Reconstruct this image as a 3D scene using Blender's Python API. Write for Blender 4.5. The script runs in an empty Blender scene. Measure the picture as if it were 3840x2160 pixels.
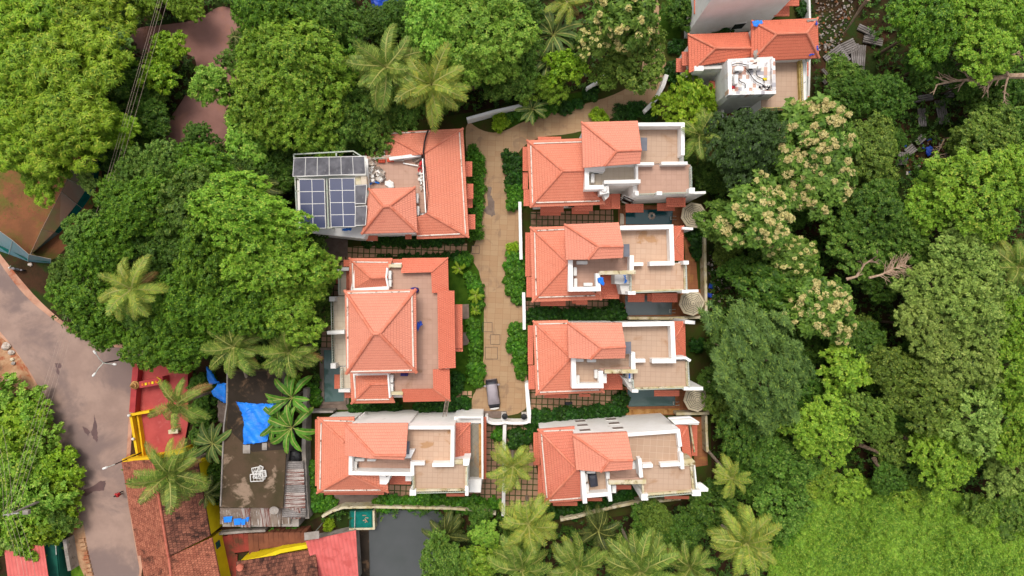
import bpy, bmesh, math, random
import numpy as np
from mathutils import Vector, Matrix
random.seed(7)
RNG = np.random.default_rng(11)
SC = bpy.context.scene
COL = SC.collection
H, S = 76.0, 28.0            # camera height (m); photo pixels (3840 wide) per metre on the ground
R = math.radians

def P(px, py, z=0.0):
    k = (H - z) / H / S
    return Vector(((px - 1920) * k, (1080 - py) * k, z))
def K(x0, y0, s):
    return lambda x, y: (x0 + x * s, y0 + y * s)
D = K(0, 0, 3840 / 2576)
kA = K(1000, 400, .41398); kB = K(1100, 900, .48309); kC = K(1100, 1500, .34513)
k1 = K(1850, 400, .34938); k2 = K(1850, 780, .34938); k3 = K(1850, 1150, .34938); k4 = K(1850, 1500, .34938)
kT = K(2400, 0, .33126); kF = K(400, 1250, .48323); kL = K(0, 1700, .34938); kM = K(700, 1800, .3882)
kY = K(0, 600, .5522); kN = K(800, 0, .42785); kG = K(1850, 0, .34511); kP = K(1600, 1450, .4902)
kQ = K(2000, 1700, .3882); kE = K(2500, 380, .56588); kS = K(2500, 1150, .69719); kU = K(2900, 0, .48304)
kW = K(0, 1150, .44872); kO = K(0, 0, .5176)

# ---------------------------------------------------------------- materials
def lin(c):
    c = c / 255.0
    return c / 12.92 if c <= .04045 else ((c + .055) / 1.055) ** 2.4
def sr(r, g, b, f=.8):
    return (lin(r) * f, lin(g) * f, lin(b) * f, 1)

class NT:
    def __init__(s, name):
        s.m = bpy.data.materials.new(name); s.m.use_nodes = True
        s.t = s.m.node_tree; s.b = s.t.nodes['Principled BSDF']; s.out = s.t.nodes['Material Output']
    def n(s, typ, ins=None, **kw):
        nd = s.t.nodes.new(typ)
        for k, v in kw.items(): setattr(nd, k, v)
        for k, v in (ins or {}).items():
            if isinstance(v, bpy.types.NodeSocket): s.t.links.new(v, nd.inputs[k])
            else: nd.inputs[k].default_value = v
        return nd
    def obj(s): return s.n('ShaderNodeTexCoord').outputs['Object']
    def uv(s): return s.n('ShaderNodeTexCoord').outputs['UV']
    def noise(s, vec, scale, detail=4, rough=.55, dist=0):
        return s.n('ShaderNodeTexNoise', {'Vector': vec, 'Scale': scale, 'Detail': detail, 'Roughness': rough, 'Distortion': dist}).outputs['Fac']
    def math(s, op, a, b=0.0, c=0.0):
        return s.n('ShaderNodeMath', {0: a, 1: b, 2: c}, operation=op).outputs[0]
    def step(s, v, lo, hi):
        return s.n('ShaderNodeMapRange', {'Value': v, 'From Min': lo, 'From Max': hi}, interpolation_type='SMOOTHSTEP').outputs[0]
    def mix(s, f, a, b, blend='MIX'):
        nd = s.t.nodes.new('ShaderNodeMix'); nd.data_type = 'RGBA'; nd.blend_type = blend
        for i, v in ((0, f), (6, a), (7, b)):
            if isinstance(v, bpy.types.NodeSocket): s.t.links.new(v, nd.inputs[i])
            else: nd.inputs[i].default_value = v
        return nd.outputs[2]
    def col(s, c): s.t.links.new(c, s.b.inputs['Base Color'])
    def bump(s, h, dist=.05, strength=1.0):
        b = s.n('ShaderNodeBump', {'Height': h, 'Distance': dist, 'Strength': strength})
        s.t.links.new(b.outputs[0], s.b.inputs['Normal'])
    def fin(s, rough=.8, spec=.25, metal=0):
        s.b.inputs['Roughness'].default_value = rough
        s.b.inputs['Specular IOR Level'].default_value = spec
        s.b.inputs['Metallic'].default_value = metal
        return s.m

def mnoise(name, c1, c2, scale=1.5, rough=.8, spec=.25, bump=.0, c3=None, s3=.6, lo3=.6, hi3=.7, lo=.35, hi=.65, metal=0, det=6):
    n = NT(name); v = n.obj()
    f = n.step(n.noise(v, scale, det), lo, hi)
    c = n.mix(f, c1, c2)
    if c3: c = n.mix(n.step(n.noise(v, s3, 6, .65, .4), lo3, hi3), c, c3)
    fine = n.noise(v, scale * 9, 3)
    c = n.mix(n.math('MULTIPLY', fine, .22), c, (c1[0] * .45, c1[1] * .45, c1[2] * .45, 1))
    n.col(c)
    if bump: n.bump(n.noise(v, scale * 6, 4), bump)
    return n.fin(rough, spec, metal)

def mgrid(name, base, joint, pitch, jw, c2=None, stain=None, rough=.75, rot=0.0, amt=.5, jitter=.18, st=(.56, .72), pitch2=None, stsc=.35, jn=0):
    n = NT(name); v = n.obj()
    mp = n.n('ShaderNodeMapping', {'Vector': v, 'Rotation': (0, 0, rot)}).outputs[0]
    sp = n.n('ShaderNodeSeparateXYZ', {'Vector': mp})
    wob = n.math('MULTIPLY', n.math('SUBTRACT', n.noise(v, 3, 3), .5), jn)
    x = n.math('DIVIDE', n.math('ADD', sp.outputs[0], wob), pitch); y = n.math('DIVIDE', n.math('ADD', sp.outputs[1], wob), pitch2 or pitch)
    fx = n.math('ABSOLUTE', n.math('SUBTRACT', n.math('FRACT', x), .5)); fy = n.math('ABSOLUTE', n.math('SUBTRACT', n.math('FRACT', y), .5))
    e = n.math('MAXIMUM', fx, fy)
    j = n.step(e, .5 - jw / pitch / 2 * 1.3, .5 - jw / pitch / 2 * .7)
    cell = n.n('ShaderNodeCombineXYZ', {0: n.math('FLOOR', x), 1: n.math('FLOOR', y)}).outputs[0]
    rnd = n.n('ShaderNodeTexWhiteNoise', {'Vector': cell}).outputs['Value']
    c = n.mix(n.math('MULTIPLY', rnd, jitter * 3), base, c2 or tuple(k * .8 for k in base[:3]) + (1,))
    c = n.mix(n.math('MULTIPLY', n.noise(v, 1.1, 6), .35), c, tuple(k * .75 for k in base[:3]) + (1,))
    if stain: c = n.mix(n.math('MULTIPLY', n.step(n.noise(v, stsc, 7, .6, .8), *st), .8), c, stain)
    c = n.mix(n.math('MULTIPLY', j, amt), c, joint)
    n.col(c); n.bump(n.math('SUBTRACT', 1.0, j), .01)
    return n.fin(rough)

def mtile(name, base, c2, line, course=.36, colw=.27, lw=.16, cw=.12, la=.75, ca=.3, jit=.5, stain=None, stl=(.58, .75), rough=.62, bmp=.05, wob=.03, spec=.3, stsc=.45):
    n = NT(name); uv = n.uv(); v = n.obj()
    sp = n.n('ShaderNodeSeparateXYZ', {'Vector': uv})
    w = n.math('MULTIPLY', n.math('SUBTRACT', n.noise(v, 1.3, 3), .5), wob * 2)
    yv = n.math('DIVIDE', n.math('ADD', sp.outputs[1], w), course)
    row = n.math('FLOOR', yv); fy = n.math('FRACT', yv)
    xv = n.math('ADD', n.math('DIVIDE', sp.outputs[0], colw), n.math('MULTIPLY', row, .5))
    cl = n.math('FLOOR', xv); fx = n.math('FRACT', xv)
    rnd = n.n('ShaderNodeTexWhiteNoise', {'Vector': n.n('ShaderNodeCombineXYZ', {0: cl, 1: row}).outputs[0]}).outputs['Value']
    c = n.mix(n.math('MULTIPLY', rnd, jit), base, c2)
    c = n.mix(n.math('MULTIPLY', n.step(n.noise(v, .5, 5), .35, .7), .35), c, c2)
    if stain: c = n.mix(n.math('MULTIPLY', n.step(n.noise(v, stsc, 8, .7, .6), *stl), n.math('ADD', n.math('MULTIPLY', rnd, .7), .3)), c, stain)
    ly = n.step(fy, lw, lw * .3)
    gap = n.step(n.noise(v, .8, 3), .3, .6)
    c = n.mix(n.math('MULTIPLY', ly, n.math('ADD', n.math('MULTIPLY', gap, la * .6), la * .4)), c, line)  # lap lines painted in: joint dirt and the shade under each course
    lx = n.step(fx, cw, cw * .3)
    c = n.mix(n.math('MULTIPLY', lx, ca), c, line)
    n.col(c)
    hgt = n.math('ADD', n.math('MULTIPLY', n.math('SUBTRACT', 1.0, fy), 1.0), n.math('MULTIPLY', n.math('SINE', n.math('MULTIPLY', fx, 6.283)), .3))
    n.bump(hgt, bmp)
    return n.fin(rough, spec)

def mleaf(name, c1, c2, c3=None, trans=.2, sc=.35, rough=.5, spec=.2, p3=.85):
    n = NT(name); v = n.obj(); k3_ = (.92, .9, .68) if 'palm' in name or 'banana' in name else (1, 1, 1) if 'bloss' in name else (.76, .78, .6)
    c1, c2, c3 = [None if c is None else (c[0] * k3_[0], c[1] * k3_[1], c[2] * k3_[2], 1) for c in (c1, c2, c3)]
    rnd = n.n('ShaderNodeNewGeometry').outputs['Random Per Island']
    inf = n.n('ShaderNodeObjectInfo')
    f = n.math('ADD', n.math('MULTIPLY', rnd, .4), n.math('MULTIPLY', n.step(n.noise(v, sc, 3), .3, .7), .3))
    f = n.math('ADD', f, n.math('MULTIPLY', n.step(n.noise(v, 2.3, 2), .38, .62), .3))
    c = n.mix(f, tuple(k * .62 for k in c1[:3]) + (1,), tuple(k * 1.2 for k in c2[:3]) + (1,))
    if c3: c = n.mix(n.step(rnd, p3, p3 + .04), c, c3)
    hs = n.n('ShaderNodeHueSaturation', {'Hue': n.math('ADD', n.math('MULTIPLY', inf.outputs['Random'], .016), .492), 'Saturation': 1.0,
             'Value': n.math('ADD', n.math('MULTIPLY', inf.outputs['Random'], .3), .85), 'Fac': 1.0, 'Color': c}).outputs[0]
    n.col(hs); n.fin(rough, spec)
    tr = n.n('ShaderNodeBsdfTranslucent', {'Color': hs})
    mx = n.n('ShaderNodeMixShader', {0: trans, 1: n.b.outputs[0], 2: tr.outputs[0]})
    n.t.links.new(mx.outputs[0], n.out.inputs['Surface'])
    return n.m

M = {}
M['white'] = mnoise('white_stucco', sr(250, 247, 243, .92), sr(243, 239, 233, .92), .6, .85, .2, c3=sr(205, 198, 184), s3=.9, lo3=.62, hi3=.8)
M['whitegrey'] = mnoise('grey_white_stucco', sr(232, 229, 224, .9), sr(216, 212, 206, .9), .5, .85, .2, c3=sr(180, 174, 160), s3=.7, lo3=.58, hi3=.8)
M['cream'] = mnoise('cream_stained_render', sr(226, 214, 186), sr(205, 188, 140), 1.1, .9, .2, c3=sr(120, 98, 55), s3=1.6, lo3=.52, hi3=.68)
M['gutter'] = mnoise('gutter_paint', sr(238, 228, 216), sr(225, 205, 188), 2, .8, .2, c3=sr(110, 78, 55), s3=1.6, lo3=.55, hi3=.64)
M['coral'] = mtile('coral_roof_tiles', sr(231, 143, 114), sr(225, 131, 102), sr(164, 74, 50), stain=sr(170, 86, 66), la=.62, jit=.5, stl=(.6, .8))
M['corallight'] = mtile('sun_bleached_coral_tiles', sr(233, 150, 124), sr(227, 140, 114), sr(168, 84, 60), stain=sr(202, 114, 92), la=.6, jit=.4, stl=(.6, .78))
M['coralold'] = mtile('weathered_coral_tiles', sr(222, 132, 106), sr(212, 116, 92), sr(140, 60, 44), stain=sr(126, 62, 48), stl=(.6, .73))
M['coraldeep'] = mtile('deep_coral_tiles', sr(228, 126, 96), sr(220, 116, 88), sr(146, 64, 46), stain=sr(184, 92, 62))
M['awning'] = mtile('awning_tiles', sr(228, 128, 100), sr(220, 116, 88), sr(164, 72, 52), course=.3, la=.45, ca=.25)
M['cap'] = mnoise('ridge_cap_tile', sr(230, 142, 114), sr(220, 124, 94), 1.4, .6, .3)
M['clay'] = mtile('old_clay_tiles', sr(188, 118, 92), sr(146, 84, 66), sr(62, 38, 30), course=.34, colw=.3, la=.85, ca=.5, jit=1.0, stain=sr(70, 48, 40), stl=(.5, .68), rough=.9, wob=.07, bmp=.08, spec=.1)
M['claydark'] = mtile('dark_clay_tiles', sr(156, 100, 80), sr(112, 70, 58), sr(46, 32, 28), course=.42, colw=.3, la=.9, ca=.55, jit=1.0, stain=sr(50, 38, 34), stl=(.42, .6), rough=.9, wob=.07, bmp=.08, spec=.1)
M['terrace'] = mgrid('terrace_tile', sr(200, 170, 146), sr(160, 126, 106), .62, .03, c2=sr(192, 160, 136), stain=sr(172, 132, 98), amt=.45, rot=.03)
M['terracewet'] = mgrid('terrace_tile_stained', sr(214, 180, 154), sr(170, 130, 104), .62, .03, c2=sr(200, 160, 132), stain=sr(186, 140, 96), st=(.55, .6), amt=.45, rot=.03, stsc=.3)
M['terracegrid'] = mgrid('terrace_tile_white_joint', sr(194, 162, 136), sr(220, 194, 172), .78, .04, c2=sr(182, 148, 122), stain=sr(176, 136, 104), amt=.6, rot=.06)
M['terracedark'] = mgrid('terrace_tile_dull', sr(198, 160, 140), sr(160, 120, 100), .62, .03, c2=sr(184, 146, 126), stain=sr(150, 112, 84), amt=.4)
M['creamtile'] = mgrid('cream_floor_tile', sr(222, 206, 184), sr(180, 156, 130), .7, .03, c2=sr(206, 188, 164), stain=sr(190, 150, 112), st=(.6, .75))
M['slatetile'] = mgrid('grey_slate_tile', sr(150, 142, 126), sr(110, 100, 86), .6, .03, c2=sr(132, 124, 108), stain=sr(170, 130, 84), rot=.7)
M['drive'] = mgrid('driveway_paving', sr(184, 152, 116), sr(150, 112, 80), 1.05, .03, c2=sr(174, 136, 100), stain=sr(150, 122, 96), st=(.54, .66), amt=.7, rot=.05, pitch2=.7, stsc=.42, jitter=.25)
M['paver'] = mgrid('paver_grid_with_grass', sr(202, 160, 128), sr(52, 78, 22), .77, .13, c2=sr(178, 132, 100), stain=sr(128, 84, 58), amt=.95, rot=.04, jn=.06)
M['paverdark'] = mgrid('dull_paver_grid', sr(176, 138, 112), sr(48, 66, 22), .77, .13, c2=sr(150, 112, 88), stain=sr(100, 66, 48), amt=.95, rot=.02, jn=.06)
M['deck'] = mgrid('pool_deck_tile', sr(168, 108, 70), sr(110, 66, 40), .5, .03, c2=sr(140, 84, 54), stain=sr(190, 140, 74), amt=.4)
M['tanstone'] = mnoise('stained_pool_stone', sr(206, 158, 100), sr(180, 128, 66), 1.2, .8, .2, c3=sr(140, 88, 40), s3=1.4, lo3=.52, hi3=.68)
M['greydeck'] = mnoise('grey_brown_deck', sr(140, 122, 110), sr(122, 104, 94), 1.2, .85, .2)
M['asphalt'] = mnoise('dusty_asphalt', sr(174, 146, 132), sr(156, 130, 118), .25, .9, .15, bump=.01, c3=sr(134, 114, 108), s3=.11, lo3=.44, hi3=.6)
M['shoulder'] = mnoise('dusty_shoulder', sr(208, 160, 134), sr(186, 136, 112), .5, .95, .1, bump=.02, c3=sr(170, 92, 62), s3=.5, lo3=.52, hi3=.7)
M['brownroad'] = mnoise('brown_track', sr(158, 116, 106), sr(144, 104, 94), .35, .9, .15, bump=.01, c3=sr(160, 114, 96), s3=.3, lo3=.5, hi3=.7)
M['wet'] = mnoise('wet_asphalt', sr(112, 84, 80), sr(100, 76, 74), .8, .5, .4)
M['soil'] = mnoise('red_soil', sr(146, 94, 64), sr(126, 84, 58), .5, .95, .1, bump=.05, c3=sr(108, 104, 48), s3=.3, lo3=.46, hi3=.66)
M['soildark'] = mnoise('forest_floor', sr(74, 50, 34), sr(48, 40, 24), .4, .95, .1, bump=.08, c3=sr(44, 62, 22), s3=.3, lo3=.45, hi3=.6)
M['estate'] = mnoise('garden_soil', sr(74, 66, 34), sr(60, 78, 24), .5, .95, .1, bump=.04)
M['sand'] = mnoise('sandy_verge', sr(200, 160, 124), sr(176, 130, 96), .7, .95, .1, bump=.05, c3=sr(168, 90, 60), s3=.6, lo3=.5, hi3=.65)
M['lawn'] = mnoise('lawn', sr(66, 96, 22), sr(50, 80, 16), 1.2, .95, .1, bump=.05)
M['verge'] = mnoise('bright_verge_grass', sr(110, 142, 40), sr(86, 122, 28), 1.2, .95, .1, bump=.05)
def mwater(name, c1, c2, rough=.08, sc=1.5):
    n = NT(name); v = n.obj()
    n.col(n.mix(n.noise(v, .3, 3), c1, c2)); n.bump(n.noise(v, sc, 3), .02, .4)
    return n.fin(rough, .5)
M['poolteal'] = mwater('dark_teal_water', sr(32, 96, 100), sr(24, 76, 84), .06, 6)
M['poolgrey'] = mwater('sky_reflection_water', sr(126, 136, 136), sr(116, 128, 130))  # grey of the reflected sky is put into the base colour
M['pooldark'] = mwater('deep_green_water', sr(64, 98, 92), sr(104, 126, 124))
M['pond'] = mwater('pond_water', sr(92, 92, 94), sr(70, 76, 72), .1, .6)
M['pooltile'] = mnoise('pool_tile', sr(30, 84, 84), sr(24, 70, 72), 2, .4)
M['yellow'] = mnoise('yellow_paint', sr(250, 206, 22), sr(236, 184, 14), .8, .7, .3, c3=sr(214, 150, 20), s3=.8, lo3=.6, hi3=.75)
M['yellow2'] = mnoise('lemon_paint', sr(240, 214, 16), sr(228, 198, 10), .8, .7, .3)
M['orange'] = mnoise('orange_paint', sr(238, 120, 50), sr(226, 104, 40), 1.5, .7)
M['redfloor'] = mnoise('red_oxide_floor', sr(196, 84, 78), sr(178, 70, 66), .5, .7, .3, c3=sr(206, 112, 104), s3=.5, lo3=.55, hi3=.75)
M['redwall'] = mnoise('red_wall_paint', sr(188, 66, 66), sr(170, 56, 58), .8, .7, .3)
M['stepred'] = mnoise('worn_red_steps', sr(158, 66, 54), sr(124, 62, 46), .6, .85, .2, c3=sr(96, 64, 44), s3=.7, lo3=.5, hi3=.65)
M['stepbrown'] = mnoise('worn_brown_steps', sr(138, 84, 60), sr(116, 70, 50), .9, .9, .2)
M['navy'] = mnoise('navy_paint', sr(38, 42, 96), sr(30, 34, 80), 2, .6)
M['green'] = mnoise('green_sheet', sr(20, 96, 78), sr(14, 80, 66), 1, .7)
M['teal'] = mnoise('teal_shade_net', sr(24, 124, 112), sr(18, 104, 96), 1.5, .85, .1)
M['tarp'] = mnoise('blue_tarpaulin', sr(34, 140, 244, .9), sr(22, 122, 232, .9), .8, .45, .4, bump=.05)
M['tarp2'] = mnoise('dark_blue_tarpaulin', sr(36, 84, 200), sr(24, 66, 170), 1.2, .5, .4, bump=.05)
M['mossroof'] = mnoise('mossy_concrete', sr(94, 76, 60), sr(74, 66, 46), .35, .95, .1, bump=.03, c3=sr(158, 134, 114), s3=.42, lo3=.52, hi3=.64)
M['mossdark'] = mnoise('damp_dark_concrete', sr(64, 54, 46), sr(54, 46, 38), .4, .95, .15, bump=.03, c3=sr(118, 92, 70), s3=.5, lo3=.53, hi3=.68)
def mcorr(name, c1, c2, pitch=.22, c3=None, lo3=.5, hi3=.62, rough=.6, s3=.8, amp=.03, xs=1, metal=0):
    n = NT(name); uv = n.uv(); v = n.obj()
    sp = n.n('ShaderNodeSeparateXYZ', {'Vector': uv})
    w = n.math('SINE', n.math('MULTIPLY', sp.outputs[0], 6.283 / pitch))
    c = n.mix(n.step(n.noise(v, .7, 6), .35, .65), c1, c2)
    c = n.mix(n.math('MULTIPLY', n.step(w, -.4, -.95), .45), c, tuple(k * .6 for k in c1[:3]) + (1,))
    if c3:
        st = n.n('ShaderNodeMapping', {'Vector': uv, 'Scale': (xs, .25 if xs > 1 else 1, 1)}).outputs[0]
        c = n.mix(n.step(n.noise(st, s3, 7, .65, .5), lo3, hi3), c, c3)
    n.col(c); n.bump(w, amp)
    return n.fin(rough, .3, metal)
M['salmonsheet'] = mcorr('salmon_corrugated_sheet', sr(224, 112, 106), sr(214, 100, 94), .5, sr(196, 86, 80))
M['redsheet'] = mcorr('red_corrugated_sheet', sr(222, 112, 104), sr(210, 98, 92), .45)
M['rust'] = mcorr('rusty_corrugated_sheet', sr(196, 184, 176), sr(166, 150, 142), .25, sr(122, 68, 54), .45, .58, s3=1.3, xs=3)
M['thatchy'] = mcorr('palm_litter_on_sheet', sr(176, 156, 140), sr(142, 120, 104), .12, sr(236, 230, 224), .55, .64, s3=1.6, xs=3)
M['asbestos'] = mcorr('weathered_asbestos', sr(150, 142, 138), sr(118, 110, 104), .25, sr(84, 74, 66), .5, .65)
M['concrete'] = mnoise('concrete', sr(176, 166, 158), sr(150, 140, 130), .8, .9, .15, c3=sr(96, 90, 80), s3=1, lo3=.55, hi3=.72)
M['grey'] = mnoise('grey_panel', sr(124, 126, 136), sr(112, 114, 124), 1, .6)
M['darkgrey'] = mnoise('dark_grey', sr(62, 60, 66), sr(50, 48, 52), 1, .6)
M['metal'] = mnoise('galvanised_pipe', sr(196, 200, 190), sr(176, 180, 170), 2, .5, .5, metal=.3)
M['paleiron'] = mnoise('green_painted_iron', sr(172, 186, 172), sr(190, 190, 170), 2, .5, .4)
M['yelliron'] = mnoise('ochre_baluster', sr(214, 190, 120), sr(180, 156, 80), 2, .8)
M['acwhite'] = mnoise('white_enamel', sr(246, 243, 238), sr(236, 232, 226), 1.2, .4, .4)
M['black'] = mnoise('black_plastic', sr(30, 30, 34), sr(22, 22, 24), 2, .5, .4)
M['glass'] = mnoise('window_glass', sr(60, 66, 74), sr(50, 54, 60), 1, .1, .5)
M['carcover'] = mnoise('mauve_grey_car_cover', sr(174, 164, 170), sr(156, 146, 152), .9, .5, .3, bump=.03)
M['blackcover'] = mnoise('black_cover', sr(54, 54, 66), sr(42, 42, 50), 1.2, .4, .5, bump=.04)
M['purple'] = mnoise('purple_cloth', sr(74, 62, 134), sr(50, 42, 96), 2, .8)
M['red'] = mnoise('red_plastic', sr(224, 60, 66), sr(206, 44, 56), 2, .6)
M['terracotta'] = mnoise('terracotta', sr(206, 120, 98), sr(184, 98, 76), 1.5, .85)
M['brick'] = mnoise('brick', sr(222, 96, 70), sr(196, 78, 56), 3, .9)
M['wood'] = mnoise('grey_wood', sr(150, 134, 120), sr(122, 106, 94), 3, .9)
M['bark'] = mnoise('bark', sr(132, 110, 92), sr(96, 80, 64), 3, .95, .1, bump=.05)
M['palmbark'] = mnoise('palm_bark', sr(176, 160, 142), sr(140, 122, 106), 4, .95, .1, bump=.05)
M['deadwood'] = mnoise('dead_wood', sr(196, 168, 142), sr(160, 130, 106), 3, .9)
M['canvas'] = mnoise('cream_canvas', sr(222, 206, 176), sr(208, 192, 160), 2, .9)
M['canvasdark'] = mnoise('grey_green_stripe', sr(120, 118, 104), sr(108, 106, 92), 2, .9)
M['stone'] = mnoise('rubble_stone', sr(214, 200, 188), sr(180, 160, 142), 2, .9)
M['paper'] = mnoise('pale_debris', sr(232, 222, 210), sr(206, 186, 168), 3, .9)
M['wire'] = mnoise('wire', sr(200, 176, 160), sr(180, 156, 140), 1, .6)
M['cable'] = mnoise('dark_cable', sr(50, 42, 42), sr(44, 38, 38), 1, .7)
M['skin'] = mnoise('skin', sr(120, 78, 58), sr(112, 72, 54), 2, .6)
M['cloth'] = mnoise('dark_cloth', sr(40, 36, 44), sr(34, 30, 38), 2, .9)
M['tyre'] = mnoise('tyre', sr(36, 34, 34), sr(30, 28, 28), 2, .8)
M['moto'] = mnoise('motorbike_grey', sr(140, 132, 136), sr(120, 112, 116), 2, .35, .5)
# leaves: darker older-leaf colour, brighter young-leaf colour, odd-leaf colour
M['mango'] = mleaf('mango_leaf', sr(62, 114, 29), sr(128, 176, 53), sr(161, 193, 65))
M['mango2'] = mleaf('fresh_mango_leaf', sr(84, 144, 40), sr(174, 216, 74), sr(196, 214, 90))
M['mango3'] = mleaf('deep_mango_leaf', sr(64, 108, 38), sr(132, 172, 70), sr(164, 186, 90))
M['lime'] = mleaf('lime_leaf', sr(100, 162, 36), sr(188, 222, 64), sr(214, 228, 88))
M['bright'] = mleaf('bright_leaf', sr(96, 168, 50), sr(184, 232, 96), sr(204, 230, 110))
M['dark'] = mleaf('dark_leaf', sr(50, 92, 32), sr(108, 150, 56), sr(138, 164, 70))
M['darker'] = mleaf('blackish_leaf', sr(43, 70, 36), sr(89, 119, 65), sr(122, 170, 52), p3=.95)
M['olive'] = mleaf('olive_leaf', sr(76, 112, 40), sr(142, 170, 72), sr(172, 186, 88))
M['teak'] = mleaf('teak_leaf', sr(66, 112, 42), sr(136, 170, 72), sr(156, 184, 88))
M['blue'] = mleaf('bluegreen_leaf', sr(70, 122, 66), sr(148, 186, 104), sr(164, 196, 96))
M['pale'] = mleaf('pale_leaf', sr(98, 144, 60), sr(184, 208, 108), sr(200, 216, 122))
M['yg'] = mleaf('yellowgreen_leaf', sr(93, 148, 29), sr(173, 208, 55), sr(194, 218, 76))
M['ygsoft'] = mleaf('soft_yellowgreen_leaf', sr(94, 146, 40), sr(176, 208, 72), sr(196, 212, 88))
M['grassy'] = mleaf('creeper_leaf', sr(92, 148, 46), sr(172, 208, 78), sr(190, 208, 92), sc=.15)
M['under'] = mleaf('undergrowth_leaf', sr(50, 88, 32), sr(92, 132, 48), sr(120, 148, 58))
M['hedge'] = mleaf('hedge_leaf', sr(56, 112, 29), sr(101, 161, 48), sr(126, 180, 57), sc=.8)
M['hedgedark'] = mleaf('dark_hedge_leaf', sr(35, 74, 24), sr(60, 108, 38), sr(81, 131, 45), sc=.8)
M['hedgelime'] = mleaf('croton_leaf', sr(136, 189, 34), sr(184, 218, 55), sr(204, 227, 77), sc=.8)
M['flower'] = mleaf('cream_blossom', sr(214, 200, 120), sr(248, 236, 164), sr(236, 218, 136), trans=.2, sc=1)
M['palm'] = mleaf('palm_leaflet', sr(86, 124, 50), sr(150, 176, 84), sr(178, 188, 96), sc=.6)
M['palmyel'] = mleaf('yellow_palm_leaflet', sr(112, 146, 54), sr(180, 198, 96), sr(200, 194, 92), sc=.6)
M['palmdark'] = mleaf('dull_palm_leaflet', sr(70, 88, 46), sr(104, 118, 66), sr(120, 128, 66), sc=.6)
M['deadfrond'] = mleaf('dry_palm_leaflet', sr(140, 104, 66), sr(182, 146, 100), trans=.15, sc=.6)
M['rachis'] = mnoise('palm_rachis', sr(172, 174, 96), sr(156, 152, 78), 2, .6)
M['banana'] = mleaf('banana_leaf', sr(72, 132, 42), sr(116, 170, 62), sr(100, 150, 52), sc=.6, p3=.9)
M['bananadull'] = mleaf('dull_banana_leaf', sr(86, 116, 64), sr(122, 148, 84), sr(110, 134, 70), sc=.6)
def msolar(name, c1, c2, pitch, line, lw=.06, amt=.5):
    n = NT(name); sp = n.n('ShaderNodeSeparateXYZ', {'Vector': n.uv()})
    fx = n.math('FRACT', n.math('DIVIDE', sp.outputs[0], pitch)); fy = n.math('FRACT', n.math('DIVIDE', sp.outputs[1], pitch))
    e = n.math('MAXIMUM', n.step(fx, lw, lw * .5), n.step(fy, lw, lw * .5))
    c = n.mix(n.noise(n.obj(), .8, 4), c1, c2)
    n.col(n.mix(n.math('MULTIPLY', e, amt), c, line)); return n.fin(.22, .5)
M['solar'] = msolar('solar_cells', sr(54, 60, 92), sr(66, 72, 104), .16, sr(88, 94, 126))
M['collector'] = mcorr('solar_collector_glass', sr(138, 136, 142), sr(108, 106, 112), .14, sr(166, 164, 166), .55, .7, rough=.25)
def mnet(name, c, dens):
    n = NT(name); v = n.obj(); n.col(n.mix(n.noise(v, .6, 4), c, tuple(k * .8 for k in c[:3]) + (1,))); n.fin(.9, .1)
    tr = n.n('ShaderNodeBsdfTransparent')
    mx = n.n('ShaderNodeMixShader', {0: dens, 1: tr.outputs[0], 2: n.b.outputs[0]})
    n.t.links.new(mx.outputs[0], n.out.inputs['Surface']); return n.m
M['netgrey'] = mnet('grey_net', sr(168, 176, 172), .55)
M['netblue'] = mnet('pale_blue_net', sr(130, 170, 180), .7)
def mmosaic(name):
    n = NT(name); mp = n.n('ShaderNodeMapping', {'Vector': n.obj(), 'Rotation': (0, 0, .04)}).outputs[0]
    sp = n.n('ShaderNodeSeparateXYZ', {'Vector': mp})
    x = n.math('DIVIDE', sp.outputs[0], .42); y = n.math('DIVIDE', sp.outputs[1], .5)
    rnd = n.n('ShaderNodeTexWhiteNoise', {'Vector': n.n('ShaderNodeCombineXYZ', {0: n.math('FLOOR', x), 1: n.math('FLOOR', y)}).outputs[0]}).outputs
    rp = n.n('ShaderNodeValToRGB', {'Fac': rnd['Value']}); cr = rp.color_ramp; cr.interpolation = 'CONSTANT'
    for p, c in ((.0, sr(244, 240, 238)), (.5, sr(214, 208, 206)), (.64, sr(206, 166, 146)), (.76, sr(234, 224, 214)), (.86, sr(176, 172, 176)), (.93, sr(190, 140, 120))):
        e = cr.elements[0] if p == 0 else cr.elements.new(p)
        e.position = p; e.color = c
    v = n.noise(n.obj(), 5, 3)
    c = n.mix(n.step(v, .62, .68), rp.outputs[0], sr(120, 112, 112))
    n.col(c); return n.fin(.4, .4)
M['mosaic'] = mmosaic('broken_tile_mosaic')

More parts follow.
